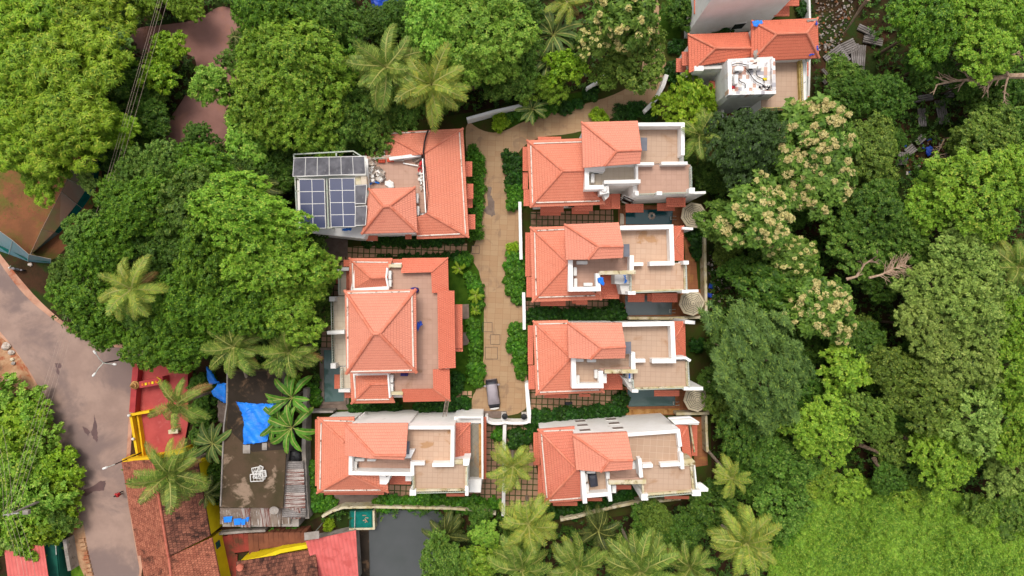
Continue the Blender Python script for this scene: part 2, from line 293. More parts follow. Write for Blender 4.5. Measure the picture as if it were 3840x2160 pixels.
# ---------------------------------------------------------------- mesh helpers
class MB:
    def __init__(s): s.v = []; s.f = []; s.uv = []
    def face(s, pts, uv=None):
        b = len(s.v); s.v += [Vector(p) for p in pts]; s.f.append(list(range(b, b + len(pts))))
        if uv is None:
            a = Vector(pts[0]); u = (Vector(pts[1]) - a); u = u.normalized() if u.length > 1e-6 else Vector((1, 0, 0))
            nn = Vector((0, 0, 0))
            for i in range(1, len(pts) - 1): nn += (Vector(pts[i]) - a).cross(Vector(pts[i + 1]) - a)
            w = nn.normalized().cross(u)
            uv = [((Vector(p) - a).dot(u), (Vector(p) - a).dot(w)) for p in pts]
        s.uv.append(uv)
    def prism(s, top, zb, bottom=False):
        # top: list of Vectors (any winding), straight sides to zb
        a = sum(top[i].x * top[(i + 1) % len(top)].y - top[(i + 1) % len(top)].x * top[i].y for i in range(len(top)))
        if a < 0: top = top[::-1]
        s.face(top)
        for i in range(len(top)):
            p, q = top[i], top[(i + 1) % len(top)]
            s.face([Vector((p.x, p.y, zb)), Vector((q.x, q.y, zb)), q, p])
        if bottom: s.face([Vector((p.x, p.y, zb)) for p in top[::-1]])
    def box(s, c, d, rz=0, ax=None):
        # centre, full dims
        mt = Matrix.Rotation(rz, 3, 'Z') if ax is None else ax
        h = [k / 2 for k in d]; c = Vector(c)
        q = [c + mt @ Vector((x * h[0], y * h[1], z * h[2])) for x, y, z in ((-1,-1,-1),(1,-1,-1),(1,1,-1),(-1,1,-1),(-1,-1,1),(1,-1,1),(1,1,1),(-1,1,1))]
        for f in ((4,5,6,7),(3,2,1,0),(0,1,5,4),(1,2,6,5),(2,3,7,6),(3,0,4,7)): s.face([q[i] for i in f])
    def bar(s, a, b, w, h=None):
        a, b = Vector(a), Vector(b); d = b - a; L = d.length
        if L < 1e-5: return
        x = d / L; up = Vector((0, 0, 1)) if abs(x.z) < .95 else Vector((0, 1, 0))
        y = up.cross(x).normalized(); z = x.cross(y)
        s.box((a + b) / 2, (L, w, h or w), ax=Matrix((x, y, z)).transposed())
    def tube(s, pts, r, n=6, cap=True):
        pts = [Vector(p) for p in pts]; rs = r if isinstance(r, (list, tuple)) else [r] * len(pts)
        rings = []
        for i, p in enumerate(pts):
            d = (pts[min(i + 1, len(pts) - 1)] - pts[max(i - 1, 0)]).normalized()
            up = Vector((0, 0, 1)) if abs(d.z) < .9 else Vector((1, 0, 0))
            a = up.cross(d).normalized(); b = d.cross(a)
            rings.append([p + (a * math.cos(t) + b * math.sin(t)) * rs[i] for t in [2 * math.pi * k / n for k in range(n)]])
        for i in range(len(pts) - 1):
            for k in range(n):
                s.face([rings[i][k], rings[i][(k + 1) % n], rings[i + 1][(k + 1) % n], rings[i + 1][k]])
        if cap: s.face(rings[-1]); s.face(rings[0][::-1])
    def cyl(s, c, r, h, n=12, r2=None):
        c = Vector(c); s.tube([c, c + Vector((0, 0, h))], [r, r if r2 is None else r2], n)
    def blob(s, c, r, n=7, m=4, jit=.2, sq=(1, 1, 1)):
        c = Vector(c); rr = {}
        def pt(i, j):
            i %= n
            key = (i, j) if 0 < j < m else (0, j)
            if key not in rr:
                th = math.pi * j / m; ph = 2 * math.pi * i / n; k = r * (1 + random.uniform(-jit, jit))
                rr[key] = c + Vector((k * math.sin(th) * math.cos(ph) * sq[0], k * math.sin(th) * math.sin(ph) * sq[1], k * math.cos(th) * sq[2]))
            return rr[key]
        for j in range(m):
            for i in range(n):
                if j == 0: s.face([pt(0, 0), pt(i, 1), pt(i + 1, 1)])
                elif j == m - 1: s.face([pt(i, j), pt(0, m), pt(i + 1, j)])
                else: s.face([pt(i, j), pt(i, j + 1), pt(i + 1, j + 1), pt(i + 1, j)])
    def mesh(s, name, off=Vector((0, 0, 0)), smooth=False, weld=False):
        me = bpy.data.meshes.new(name)
        me.from_pydata([tuple(v - off) for v in s.v], [], s.f)
        ul = me.uv_layers.new(name='UVMap')
        flat = [c for f in s.uv for q in f for c in q]
        ul.data.foreach_set('uv', flat)
        if weld:
            bm = bmesh.new(); bm.from_mesh(me); bmesh.ops.remove_doubles(bm, verts=bm.verts, dist=1e-4); bm.to_mesh(me); bm.free()
        if smooth: me.polygons.foreach_set('use_smooth', [True] * len(me.polygons))
        me.update(); return me

WL = {}                                     # world location of each parent
def tag(o, label=None, cat=None, group=None, kind=None):
    if label: o['label'] = label
    if cat: o['category'] = cat
    if group: o['group'] = group
    if kind: o['kind'] = kind
    return o
def root(name, label, cat, loc, group=None, rz=0, scale=None):
    o = bpy.data.objects.new(name, None); COL.objects.link(o)
    o.location = loc; o.rotation_euler = (0, 0, rz); o.empty_display_size = .3
    if scale: o.scale = scale
    WL[o.name] = Vector(loc)
    return tag(o, label, cat, group)
def obj(name, mb, mat, parent=None, smooth=False, weld=False, loc=None):
    off = WL[parent.name] if parent is not None else (Vector(loc) if loc is not None else Vector((0, 0, 0)))
    me = mb.mesh(name, off, smooth, weld)
    o = bpy.data.objects.new(name, me); COL.objects.link(o)
    me.materials.append(M[mat] if isinstance(mat, str) else mat)
    if parent is not None: o.parent = parent
    elif loc is not None: o.location = loc
    WL[o.name] = off
    return o
def part(name, me, parent, mats=None, mw=None):
    """an object on shared mesh data, placed by a local matrix"""
    o = bpy.data.objects.new(name, me); COL.objects.link(o); o.parent = parent
    if mw is not None: o.matrix_local = mw
    for i, m in enumerate(mats or []):
        o.material_slots[i].link = 'OBJECT'; o.material_slots[i].material = M[m] if isinstance(m, str) else m
    WL[o.name] = WL.get(parent.name, Vector((0, 0, 0)))
    return o
def npmesh(name, V, F, mats=(), smooth=False, mi=None):
    me = bpy.data.meshes.new(name); k = F.shape[1]
    me.vertices.add(len(V)); me.vertices.foreach_set('co', np.ascontiguousarray(V, dtype=np.float32).ravel())
    me.loops.add(F.size); me.loops.foreach_set('vertex_index', np.ascontiguousarray(F, dtype=np.int32).ravel())
    me.polygons.add(len(F)); me.polygons.foreach_set('loop_start', np.arange(0, F.size, k, dtype=np.int32))
    me.polygons.foreach_set('loop_total', np.full(len(F), k, dtype=np.int32))
    for m in mats: me.materials.append(M[m] if isinstance(m, str) else m)
    if mi is not None: me.polygons.foreach_set('material_index', np.ascontiguousarray(mi, dtype=np.int32))
    me.update(calc_edges=True)
    if smooth: me.polygons.foreach_set('use_smooth', [True] * len(F))
    return me
def npobj(name, me, parent=None, loc=None):
    o = bpy.data.objects.new(name, me); COL.objects.link(o)
    if parent is not None: o.parent = parent
    if loc is not None: o.location = loc
    return o
def miter(pts, w, closed=False):
    """outline of a band of width w round a polyline (2-D)"""
    n = len(pts); L, Rr = [], []
    for i in range(n):
        p = Vector(pts[i][:2])
        a = Vector(pts[i - 1][:2]) if (i > 0 or closed) else None
        b = Vector(pts[(i + 1) % n][:2]) if (i < n - 1 or closed) else None
        d1 = (p - a).normalized() if a is not None else (b - p).normalized()
        d2 = (b - p).normalized() if b is not None else d1
        t = (d1 + d2); t = t.normalized() if t.length > 1e-3 else d1
        nrm = Vector((-t.y, t.x)); c = max(.35, nrm.dot(Vector((-d1.y, d1.x))))
        L.append(p + nrm * (w / 2 / c)); Rr.append(p - nrm * (w / 2 / c))
    return L, Rr
def band(mb, pts, w, zt, zb, closed=False):
    L, Rr = miter(pts, w, closed); n = len(pts)
    T = lambda p, z: Vector((p.x, p.y, z))
    for i in range(n if closed else n - 1):
        j = (i + 1) % n
        mb.face([T(Rr[i], zt), T(Rr[j], zt), T(L[j], zt), T(L[i], zt)])
        mb.face([T(Rr[i], zb), T(Rr[j], zb), T(Rr[j], zt), T(Rr[i], zt)])
        mb.face([T(L[j], zb), T(L[i], zb), T(L[i], zt), T(L[j], zt)])
    if not closed:
        mb.face([T(L[0], zb), T(Rr[0], zb), T(Rr[0], zt), T(L[0], zt)])
        mb.face([T(Rr[-1], zb), T(L[-1], zb), T(L[-1], zt), T(Rr[-1], zt)])
def raypl(px, py, p0, n):
    O = Vector((0, 0, H)); d = P(px, py, 0) - O
    return O + d * ((p0 - O).dot(n) / d.dot(n))

# ---------------------------------------------------------------- buildings
HOUSES = []
class House:
    def __init__(s, k, name, label, cat, base, group=None):
        s.k = k; b = P(*k(*base)); s.root = root(name, label, cat, b, group); s.bodies = []
        if name == 'villa': HOUSES.append(s)
    def w(s, x, y, z=0.0): return P(*s.k(x, y), z)
    def poly(s, pts, z): return [s.w(x, y, z) for x, y in pts]
    def body(s, pts, zt, zb=-.2, mat='white', name='wall'):
        mb = MB(); t = s.poly(pts, zt); mb.prism(t, zb)
        o = obj(name, mb, mat, s.root); s.bodies.append((o, t)); return o
    def floor(s, pts, z, mat='terrace', name='terrace_floor'):
        mb = MB(); mb.prism(s.poly(pts, z), z - .12); return obj(name, mb, mat, s.root)
    def par(s, pts, w, zt, zb, mat='white', name='parapet', closed=False):
        mb = MB(); band(mb, s.poly(pts, zt), w, zt, zb, closed); return obj(name, mb, mat, s.root)
    def block(s, pts, zt, zb, mat='white', name='pillar', parent=None):
        mb = MB(); mb.prism(s.poly(pts, zt), zb, True); return obj(name, mb, mat, parent or s.root)
    def rect(s, x0, y0, x1, y1, zt, zb, mat='white', name='pillar', parent=None):
        return s.block([(x0, y0), (x1, y0), (x1, y1), (x0, y1)], zt, zb, mat, name, parent)
    def face(s, pts):
        known = [s.w(*p) if not isinstance(p, Vector) else p for p in pts if isinstance(p, Vector) or len(p) == 3][:3]
        n = (known[1] - known[0]).cross(known[2] - known[0]).normalized()
        return [p if isinstance(p, Vector) else (s.w(*p) if len(p) == 3 else raypl(*s.k(*p), known[0], n)) for p in pts]
    def roof(s, faces, caps=(), guts=(), mat='coral', name='roof', th=.2, cap_r=.15, capmat='cap', gw=.14):
        mb = MB(); cnt = {}
        key = lambda p: (round(p.x, 2), round(p.y, 2), round(p.z, 2))
        fs = []
        for f in faces:
            nn = Vector((0, 0, 0))
            for i in range(1, len(f) - 1): nn += (f[i] - f[0]).cross(f[i + 1] - f[0])
            if nn.z < 0:
                f = [f[1], f[0]] + f[:1:-1]
            fs.append(f); mb.face(f)
            for i in range(len(f)):
                a, b = key(f[i]), key(f[(i + 1) % len(f)]); e = (a, b) if a < b else (b, a)
                cnt.setdefault(e, []).append((f[i], f[(i + 1) % len(f)]))
        dz = Vector((0, 0, th))
        for e, l in cnt.items():
            if len(l) == 1:
                a, b = l[0]; mb.face([a - dz, b - dz, b, a], [(0, .2), (1, .2), (1, .3), (0, .3)])
        for f in fs: mb.face([p - dz for p in f[::-1]], [(0, .2)] * len(f))
        o = obj(name, mb, mat, s.root)
        for a, b in caps:
            c = MB(); a2 = a if isinstance(a, Vector) else s.w(*a); b2 = b if isinstance(b, Vector) else s.w(*b)
            c.tube([a2, a2.lerp(b2, .5), b2], cap_r, 8); obj('ridge_cap', c, capmat, o, True)
        for fi, a, b in guts:
            f = fs[fi] if isinstance(fi, int) else fi
            n = (f[1] - f[0]).cross(f[2] - f[0]).normalized(); n = n if n.z > 0 else -n
            p, q = raypl(*s.k(*a), f[0] + n * .06, n), raypl(*s.k(*b), f[0] + n * .06, n)
            c = MB(); c.bar(p, q, gw, .16); obj('gutter', c, 'gutter', o)
        return o
    def awn(s, x0, y0, x1, y1, z, low='S', drop=.45, mat='awning', name='window_awning', sup=True):
        zs = {'S': (z, z, z - drop, z - drop), 'N': (z - drop, z - drop, z, z), 'E': (z, z - drop, z - drop, z), 'W': (z - drop, z, z, z - drop)}[low]
        q = [s.w(*p, zz) for p, zz in zip(((x0, y0), (x1, y0), (x1, y1), (x0, y1)), zs)]
        i = {'S': (3, 2, 1, 0), 'N': (1, 0, 3, 2), 'E': (2, 1, 0, 3), 'W': (0, 3, 2, 1)}[low]
        return s.roof([[q[j] for j in i]], mat=mat, name=name, th=.12)
    def rail(s, pts, z, h=.95, mat='paleiron', step=.28, name='railing', r=.045):
        mb = MB(); t = s.poly(pts, z + h)
        for a, b in zip(t, t[1:]):
            mb.bar(a, b, .09, .07); mb.bar(a - Vector((0, 0, h - .12)), b - Vector((0, 0, h - .12)), .07, .06)
            n = max(1, int((b - a).length / step))
            for i in range(n + 1):
                p = a.lerp(b, i / n); mb.bar(p - Vector((0, 0, h)), p - Vector((0, 0, .04)), r)
        return obj(name, mb, mat, s.root)
    def win(s, bi, e, t, wd, z0, z1, glass='glass', frame='white'):
        o, tp = s.bodies[bi]; a, b = tp[e], tp[(e + 1) % len(tp)]
        d = Vector((b.x - a.x, b.y - a.y, 0)).normalized(); c = Vector((a.x + (b.x - a.x) * t, a.y + (b.y - a.y) * t, (z0 + z1) / 2))
        cen = sum(tp, Vector((0, 0, 0))) / len(tp); nn = Vector((d.y, -d.x, 0))
        if nn.dot(c - cen) < 0: nn = -nn
        ax = Matrix((d, nn, Vector((0, 0, 1)))).transposed(); hh = z1 - z0
        m = MB()
        for sx in (-1, 1): m.box(c + d * sx * (wd / 2 + .035) + nn * .02, (.07, .09, hh + .14), ax=ax)
        for sz in (-1, 1): m.box(c + Vector((0, 0, sz * (hh / 2 + .035))) + nn * .02, (wd - .002, .085, .07), ax=ax)
        w = obj('window', m, frame, s.root)
        g = MB(); g.box(c + nn * .02, (wd - .004, .05, hh - .004), ax=ax); g.box(c + nn * .05, (.05, .05, hh - .006), ax=ax)
        obj('window_pane', g, glass, w)

def flat(name, k, pts, z, mat, kind='structure', th=.0, label=None, cat=None, parent=None):
    mb = MB(); q = [P(*k(x, y), z) for x, y in pts]
    a = sum(q[i].x * q[(i + 1) % len(q)].y - q[(i + 1) % len(q)].x * q[i].y for i in range(len(q)))
    if a < 0: q = q[::-1]
    mb.face(q)
    me = mb.mesh(name)
    bm = bmesh.new(); bm.from_mesh(me); bmesh.ops.triangulate(bm, faces=bm.faces); bm.to_mesh(me); bm.free()
    o = bpy.data.objects.new(name, me); COL.objects.link(o); me.materials.append(M[mat])
    if parent is not None: o.parent = parent
    return tag(o, label, cat, None, kind)
def smoothpoly(pts, it=2):
    for _ in range(it):
        q = []
        for i in range(len(pts)):
            a, b = pts[i], pts[(i + 1) % len(pts)]
            q += [(a[0] * .75 + b[0] * .25, a[1] * .75 + b[1] * .25), (a[0] * .25 + b[0] * .75, a[1] * .25 + b[1] * .75)]
        pts = q
    return pts
def wall(name, label, k, pts, z, w=.25, mat='white', cat='wall', zb=-.1, group=None, cop=None):
    q = [P(*k(x, y), z) for x, y in pts]; b = q[0].copy(); b.z = 0
    mb = MB(); band(mb, q, w, z, zb); o = obj(name, mb, mat, None, loc=b)
    if cop:
        c = MB(); band(c, q, w + .1, z + .06, z + .002); WL[o.name] = b; obj('coping', c, cop, o)
    return tag(o, label, cat, group)
# ================================================================ the villas
ZE, ZR, ZT, ZP, ZU, ZV = 6.0, 8.2, 7.4, 8.5, 9.4, 11.4
VG = 'coral-roofed villas of the estate'

# ---- R1: first villa right of the driveway
h = House(k1, 'villa', 'white villa with coral roofs at the driveway bend, dark teal pool below it', 'villa', (900, 700), VG)
h.body([(410, 410), (960, 395), (960, 870), (1100, 905), (1100, 1010), (440, 1035)], 5.7)
h.body([(985, 195), (1525, 185), (1555, 600), (995, 650)], 9.1)
h.body([(1000, 640), (1545, 600), (1555, 830), (1190, 830), (1180, 870), (1000, 870)], 7.25)
h.body([(1545, 190), (2040, 185), (2045, 600), (2115, 625), (2120, 930), (1545, 950), (1500, 930), (1500, 620)], 7.2)
f1 = h.face([(395, 1080, ZE), (360, 360, ZE), (745, 690, ZR)])
f2 = h.face([f1[0], (1200, 1050, ZE), f1[2], (1040, 890), (975, 790), (975, 686)]); f2 = [f2[0], f2[1], f2[3], f2[4], f2[5], f2[2]]
f3 = h.face([f1[1], (965, 338, ZE), f1[2], (975, 560), (975, 686)]); f3 = [f3[1], f3[0], f3[2], f3[4], f3[3]]
f4 = [f2[1], h.w(1210, 950, 6.05), h.w(1140, 905, 6.5), f2[2]]
h.roof([f1, f2, f3, f4], [(f1[0], f1[2]), (f1[1], f1[2]), (f1[2], f2[4]), (f2[1], f2[2])],
       [(f1, (402, 420), (422, 1035)), (f3, (432, 395), (950, 378)), (f2, (458, 1030), (1140, 1012))])
g1 = h.face([(945, 165, ZU), (960, 655, ZU), (1325, 475, ZV), (1195, 637)]); g1 = [g1[0], g1[1], g1[3], g1[2]]
g2 = h.face([g1[0], (1550, 150, ZU), g1[3], (1592, 466)]); g2 = [g2[1], g2[0], g2[2], g2[3]]
g3 = h.face([g1[2], g1[3], g2[3], (1575, 610)]); g3 = [g3[0], g3[3], g3[2], g3[1]]
h.roof([g1, g2, g3], [(g1[0], g1[3]), (g1[2], g1[3]), (g1[3], g2[3])], name='upper_roof', mat='corallight')
h.floor([(1560, 245), (1995, 245), (1995, 600), (1545, 620)], ZT)
h.floor([(1545, 622), (2110, 620), (2115, 925), (1550, 945)], ZT + .02, 'terracedark')
h.floor([(1030, 650), (1525, 650), (1525, 800), (1030, 850)], ZT - .1, 'creamtile')
h.par([(1555, 190), (2035, 188), (2035, 520)], .42, 8.9, ZT)
h.par([(1535, 612), (1725, 612)], .35, 8.4, ZT); h.par([(1805, 607), (2085, 605)], .35, 8.4, ZT)
h.par([(1200, 665), (1005, 672), (1005, 866), (1185, 862)], .5, 8.6, 7.0)
h.par([(1190, 808), (1580, 800)], .42, 8.7, 7.0); h.par([(1540, 640), (1542, 785)], .3, 8.3, 7.0)
h.rail([(2125, 640), (2130, 900)], ZT); h.rail([(1560, 938), (2110, 918)], ZT)
h.rect(1755, 910, 1812, 948, 8.6, 7.0); h.rect(2105, 870, 2162, 932, 8.8, 6.8); h.rect(1525, 905, 1560, 952, 8.5, 6.9)
h.par([(2150, 925), (2280, 920)], .3, 7.4, 0, name='wing_wall')
h.block([(1582, 330), (1652, 333), (1650, 472), (1590, 470)], 9.0, 8.92, 'grey', 'door_canopy')
h.awn(1145, 940, 1265, 1100, 4.2, 'S', name='porch_roof'); h.awn(1266, 935, 1362, 1096, 4.15, 'E', name='porch_roof')
for a in ((505, 1072, 755, 1132, 4.6), (505, 1112, 722, 1168, 2.9), (870, 1055, 1068, 1120, 4.6), (842, 1078, 1027, 1152, 2.9), (1420, 1043, 1612, 1135, 3.0), (1760, 1038, 1948, 1118, 3.0), (1858, 976, 2063, 1077, 4.8)): h.awn(*a, low='S')
for a in ((315, 430, 372, 690, 4.4), (316, 702, 372, 885, 4.0), (325, 888, 390, 1066, 4.4)): h.awn(*a, low='W')
h.awn(478, 322, 728, 360, 4.6, 'N')
for t in (.25, .62): h.win(3, 5, t, 1.6, 1.2, 2.6); 
h.win(3, 5, .72, 1.5, 3.6, 4.4); h.win(0, 4, .3, 1.5, 1.0, 2.4); h.win(0, 4, .75, 1.5, 1.0, 2.4)

# ---- R2
h = House(k2, 'villa', 'white villa with coral roofs between the teal pool and the lower grey pool', 'villa', (900, 560), VG)
h.body([(440, 250), (790, 245), (800, 880), (1090, 880), (1090, 950), (465, 960)], 5.7)
h.body([(800, 205), (1340, 190), (1370, 520), (810, 540)], 9.1)
h.body([(820, 545), (1475, 520), (1475, 680), (1135, 690), (1135, 868), (820, 872)], 7.25)
h.body([(1350, 195), (1925, 190), (1935, 590), (2075, 585), (2085, 895), (1470, 915), (1470, 560)], 7.2)
f1 = h.face([(415, 1010, ZE), (395, 205, ZE), (800, 590, ZR)])
f2 = h.face([f1[0], (1160, 985, ZE), f1[2], (1098, 918), (1050, 890), (810, 870)]); f2 = [f2[0], f2[1], f2[3], f2[4], f2[5], f2[2]]
f3 = h.face([f1[1], (785, 193, ZE), f1[2], (800, 500)]); f3 = [f3[1], f3[0], f3[2], f3[3]]
f4 = [f2[1], h.w(1158, 870, 6.0), h.w(1110, 870, 6.3), f2[2]]
h.roof([f1, f2, f3, f4], [(f1[0], f1[2]), (f1[1], f1[2]), (f2[1], f2[2])],
       [(f1, (443, 262), (460, 940)), (f3, (465, 243), (775, 228)), (f2, (488, 958), (1092, 940))])
g1 = h.face([(762, 175, ZU), (780, 555, ZU), (1130, 415, ZV), (1020, 553)]); g1 = [g1[0], g1[1], g1[3], g1[2]]
g2 = h.face([g1[0], (1347, 153, ZU), g1[3], (1396, 412)]); g2 = [g2[1], g2[0], g2[2], g2[3]]
g3 = h.face([g1[2], g1[3], g2[3], (1390, 535)]); g3 = [g3[0], g3[3], g3[2], g3[1]]
h.roof([g1, g2, g3], [(g1[0], g1[3]), (g1[2], g1[3]), (g1[3], g2[3])], name='upper_roof', mat='corallight')
h.floor([(1365, 215), (1905, 205), (1915, 600), (1480, 600), (1480, 530), (1385, 530)], ZT, 'terracewet')
h.floor([(1480, 602), (2055, 592), (2065, 890), (1485, 900)], ZT + .02, 'terracewet')
h.floor([(840, 545), (1470, 530), (1470, 680), (1125, 690), (1125, 860), (840, 862)], ZT - .1, 'terracedark')
h.par([(1362, 212), (1910, 200), (1922, 592), (1680, 597)], .5, 8.7, ZT); h.par([(1503, 603), (1610, 601)], .4, 8.4, ZT)
h.par([(1486, 508), (1484, 690)], .5, 8.7, 7.0)
h.par([(828, 560), (832, 872), (1128, 868), (1122, 700)], .55, 8.6, 7.0)
h.rail([(2070, 606), (2080, 885)], ZT); h.rail([(1530, 908), (2035, 890)], ZT); h.rail([(1478, 715), (1480, 895)], ZT)
h.par([(1500, 893), (2035, 876)], .18, 7.75, 7.2, 'cream', 'kerb'); h.par([(2052, 600), (2060, 870)], .18, 7.75, 7.2, 'cream', 'kerb')
h.rect(2042, 565, 2098, 606, 8.6, 6.5); h.rect(2028, 878, 2094, 914, 8.6, 6.5); h.rect(1445, 893, 1528, 930, 8.2, 6.0)
h.par([(2080, 893), (2202, 888)], .3, 7.6, 0, name='wing_wall'); h.par([(2030, 215), (2145, 222)], .3, 6.6, 0, name='wing_wall')
h.par([(1140, 697), (1527, 688)], .45, 8.9, 8.5, 'cream', 'beam')
h.block([(1302, 712), (1462, 712), (1462, 818), (1360, 818), (1305, 812)], 6.8, 0, 'whitegrey', 'stair_cover')
h.block([(1355, 820), (1462, 820), (1462, 925), (1380, 925)], 6.4, 0, 'whitegrey', 'stair_cover')
e1 = h.face([(2042, 190, 5.8), (2045, 566, 5.8), (1935, 380, 6.6), (1925, 190), (1940, 566)])
h.roof([[e1[1], e1[0], e1[3], e1[2], e1[4]]], [(e1[0], e1[2]), (e1[1], e1[2])], cap_r=.1, name='side_roof', mat='awning')
h.block([(1398, 388), (1462, 386), (1464, 524), (1400, 524)], 9.0, 8.92, 'grey', 'door_canopy')
h.awn(1158, 722, 1352, 976, 4.2, 'S', name='porch_roof')
for a in ((505, 998, 775, 1052, 4.6), (844, 993, 890, 1026, 3.4), (886, 990, 1010, 1038, 4.6), (1445, 925, 1622, 1010, 3.4), (1655, 922, 1710, 1004, 3.2), (1703, 915, 1977, 1012, 4.4)): h.awn(*a, low='S')
for a in ((343, 263, 402, 735, 4.4), (355, 740, 418, 957, 4.4)): h.awn(*a, low='W')
h.win(0, 4, .3, 1.6, 1, 2.4); h.win(3, 4, .5, 1.6, 1, 2.4)

# ---- R3
h = House(k3, 'villa', 'white villa with coral roofs across from the covered car, pool and parasol at its corner', 'villa', (900, 540), VG)
h.body([(465, 190), (800, 180), (820, 820), (1110, 830), (1140, 895), (495, 925)], 5.7)
h.body([(830, 195), (1370, 195), (1395, 540), (845, 540)], 9.1)
h.body([(850, 545), (1490, 520), (1490, 650), (1155, 670), (1155, 850), (855, 852)], 7.25)
h.body([(1375, 190), (1925, 180), (1945, 580), (2095, 570), (2105, 880), (1500, 895), (1490, 560)], 7.2)
f1 = h.face([(455, 950, ZE), (425, 152, ZE), (830, 552, ZR)])
f2 = h.face([f1[0], (1188, 922, ZE), f1[2], (1145, 880), (1120, 862), (840, 850)]); f2 = [f2[0], f2[1], f2[3], f2[4], f2[5], f2[2]]
f3 = h.face([f1[1], (800, 143, ZE), f1[2], (825, 450)]); f3 = [f3[1], f3[0], f3[2], f3[3]]
f4 = [f2[1], h.w(1183, 870, 6.05), f2[2]]
h.roof([f1, f2, f3, f4], [(f1[0], f1[2]), (f1[1], f1[2]), (f2[1], f2[2])],
       [(f1, (455, 202), (486, 890)), (f3, (485, 186), (800, 178)), (f2, (500, 918), (1155, 892))])
g1 = h.face([(797, 172, ZU), (807, 550, ZU), (1160, 445, ZV), (1045, 563)]); g1 = [g1[0], g1[1], g1[3], g1[2]]
g2 = h.face([g1[0], (1376, 172, ZU), g1[3], (1421, 430)]); g2 = [g2[1], g2[0], g2[2], g2[3]]
g3 = h.face([g1[2], g1[3], g2[3], (1415, 555)]); g3 = [g3[0], g3[3], g3[2], g3[1]]
h.roof([g1, g2, g3], [(g1[0], g1[3]), (g1[2], g1[3]), (g1[3], g2[3])], name='upper_roof', mat='corallight', th=.45)
h.floor([(1385, 205), (1905, 195), (1920, 595), (1500, 590), (1490, 540), (1405, 540)], ZT)
h.floor([(1505, 592), (2085, 578), (2095, 880), (1510, 888)], ZT + .02)
h.floor([(870, 550), (1485, 530), (1485, 650), (1150, 665), (1150, 840), (875, 840)], ZT - .1)
h.par([(1385, 193), (1922, 182), (1938, 583), (1705, 585)], .5, 8.7, ZT); h.par([(1520, 583), (1632, 580)], .4, 8.4, ZT)
h.par([(1500, 490), (1505, 690)], .5, 8.7, 7.0)
h.par([(860, 550), (868, 852), (1158, 850), (1152, 690)], .55, 8.6, 7.0)
h.rail([(2092, 592), (2108, 865)], ZT); h.rail([(1550, 892), (2045, 876)], ZT); h.rail([(1500, 780), (1510, 880)], ZT)
h.par([(1525, 878), (2050, 862)], .18, 7.75, 7.2, 'cream', 'kerb'); h.par([(2075, 590), (2085, 850)], .18, 7.75, 7.2, 'cream', 'kerb')
h.par([(1962, 552), (2065, 550), (2118, 582)], .3, 8.3, 6.5); h.rect(1490, 890, 1556, 922, 8.4, 5.5)
h.par([(2045, 880), (2252, 880)], .4, 7.9, 0, name='wing_wall'); h.par([(2060, 165), (2165, 172)], .4, 6.8, 0, name='wing_wall')
h.par([(1195, 697), (1550, 695)], .45, 8.9, 8.5, 'cream', 'beam'); h.floor([(1130, 660), (1490, 645), (1540, 690), (1180, 695)], 8.3, 'terracedark', 'bench_slab')
h.block([(1390, 760), (1525, 800), (1520, 905), (1480, 905)], 6.4, 0, 'whitegrey', 'stair_cover')
h.rect(1452, 716, 1527, 805, 7.2, 5, 'white', 'stair_cover'); h.rect(1165, 725, 1216, 820, 7.8, 0, 'white', 'chimney')
e1 = h.face([(2060, 155, 5.8), (2066, 536, 5.8), (1955, 330, 6.6), (1900, 155), (1955, 536)])
h.roof([[e1[1], e1[0], e1[3], e1[2], e1[4]]], [(e1[0], e1[2]), (e1[1], e1[2])], cap_r=.1, name='side_roof', mat='awning')
h.block([(1418, 378), (1479, 375), (1480, 506), (1420, 506)], 9.0, 8.92, 'grey', 'door_canopy')
h.awn(1178, 718, 1386, 892, 4.2, 'S', name='porch_roof')
for a in ((548, 943, 806, 980, 4.6), (920, 938, 1042, 968, 4.6), (1728, 898, 1996, 962, 4.4)): h.awn(*a, low='S')
for a in ((370, 202, 428, 622, 4.4), (376, 630, 448, 888, 4.4)): h.awn(*a, low='W')

# ---- R4
h = House(k4, 'villa', 'white villa with coral roofs beside the palms, long bare north wall and black covered bundle', 'villa', (1000, 650), VG)
h.body([(500, 336), (880, 312), (890, 720), (930, 1060), (590, 1080)], 5.7)
h.body([(880, 385), (1430, 365), (1470, 735), (910, 740)], 9.1)
h.body([(935, 760), (1590, 640), (1600, 860), (1250, 900), (1250, 1010), (1000, 1030)], 7.25)
h.body([(892, 368), (1985, 300), (2030, 700), (2165, 690), (2195, 985), (1610, 1030), (1590, 640), (905, 640)], 8.2)
f1 = h.face([(545, 1112, ZE), (475, 312, ZE), (895, 742, ZR)])
f2 = h.face([f1[0], (950, 1082, ZE), f1[2], (945, 1000), (930, 770)]); f2 = [f2[0], f2[1], f2[3], f2[4], f2[2]]
f3 = h.face([f1[1], (872, 281, ZE), f1[2], (885, 640)]); f3 = [f3[1], f3[0], f3[2], f3[3]]
h.roof([f1, f2, f3], [(f1[0], f1[2]), (f1[1], f1[2])],
       [(f1, (516, 362), (576, 1048)), (f3, (540, 334), (868, 320)), (f2, (600, 1077), (935, 1050))], mat='coralold')
g1 = h.face([(852, 374, ZU), (890, 750, ZU), (1245, 650, ZV), (1155, 773)]); g1 = [g1[0], g1[1], g1[3], g1[2]]
g2 = h.face([g1[0], (1437, 346, ZU), g1[3], (1498, 648)]); g2 = [g2[1], g2[0], g2[2], g2[3]]
g3 = h.face([g1[2], g1[3], g2[3], (1492, 745)]); g3 = [g3[0], g3[3], g3[2], g3[1]]
h.roof([g1, g2, g3], [(g1[0], g1[3]), (g1[2], g1[3]), (g1[3], g2[3])], name='upper_roof', mat='corallight', th=.6)
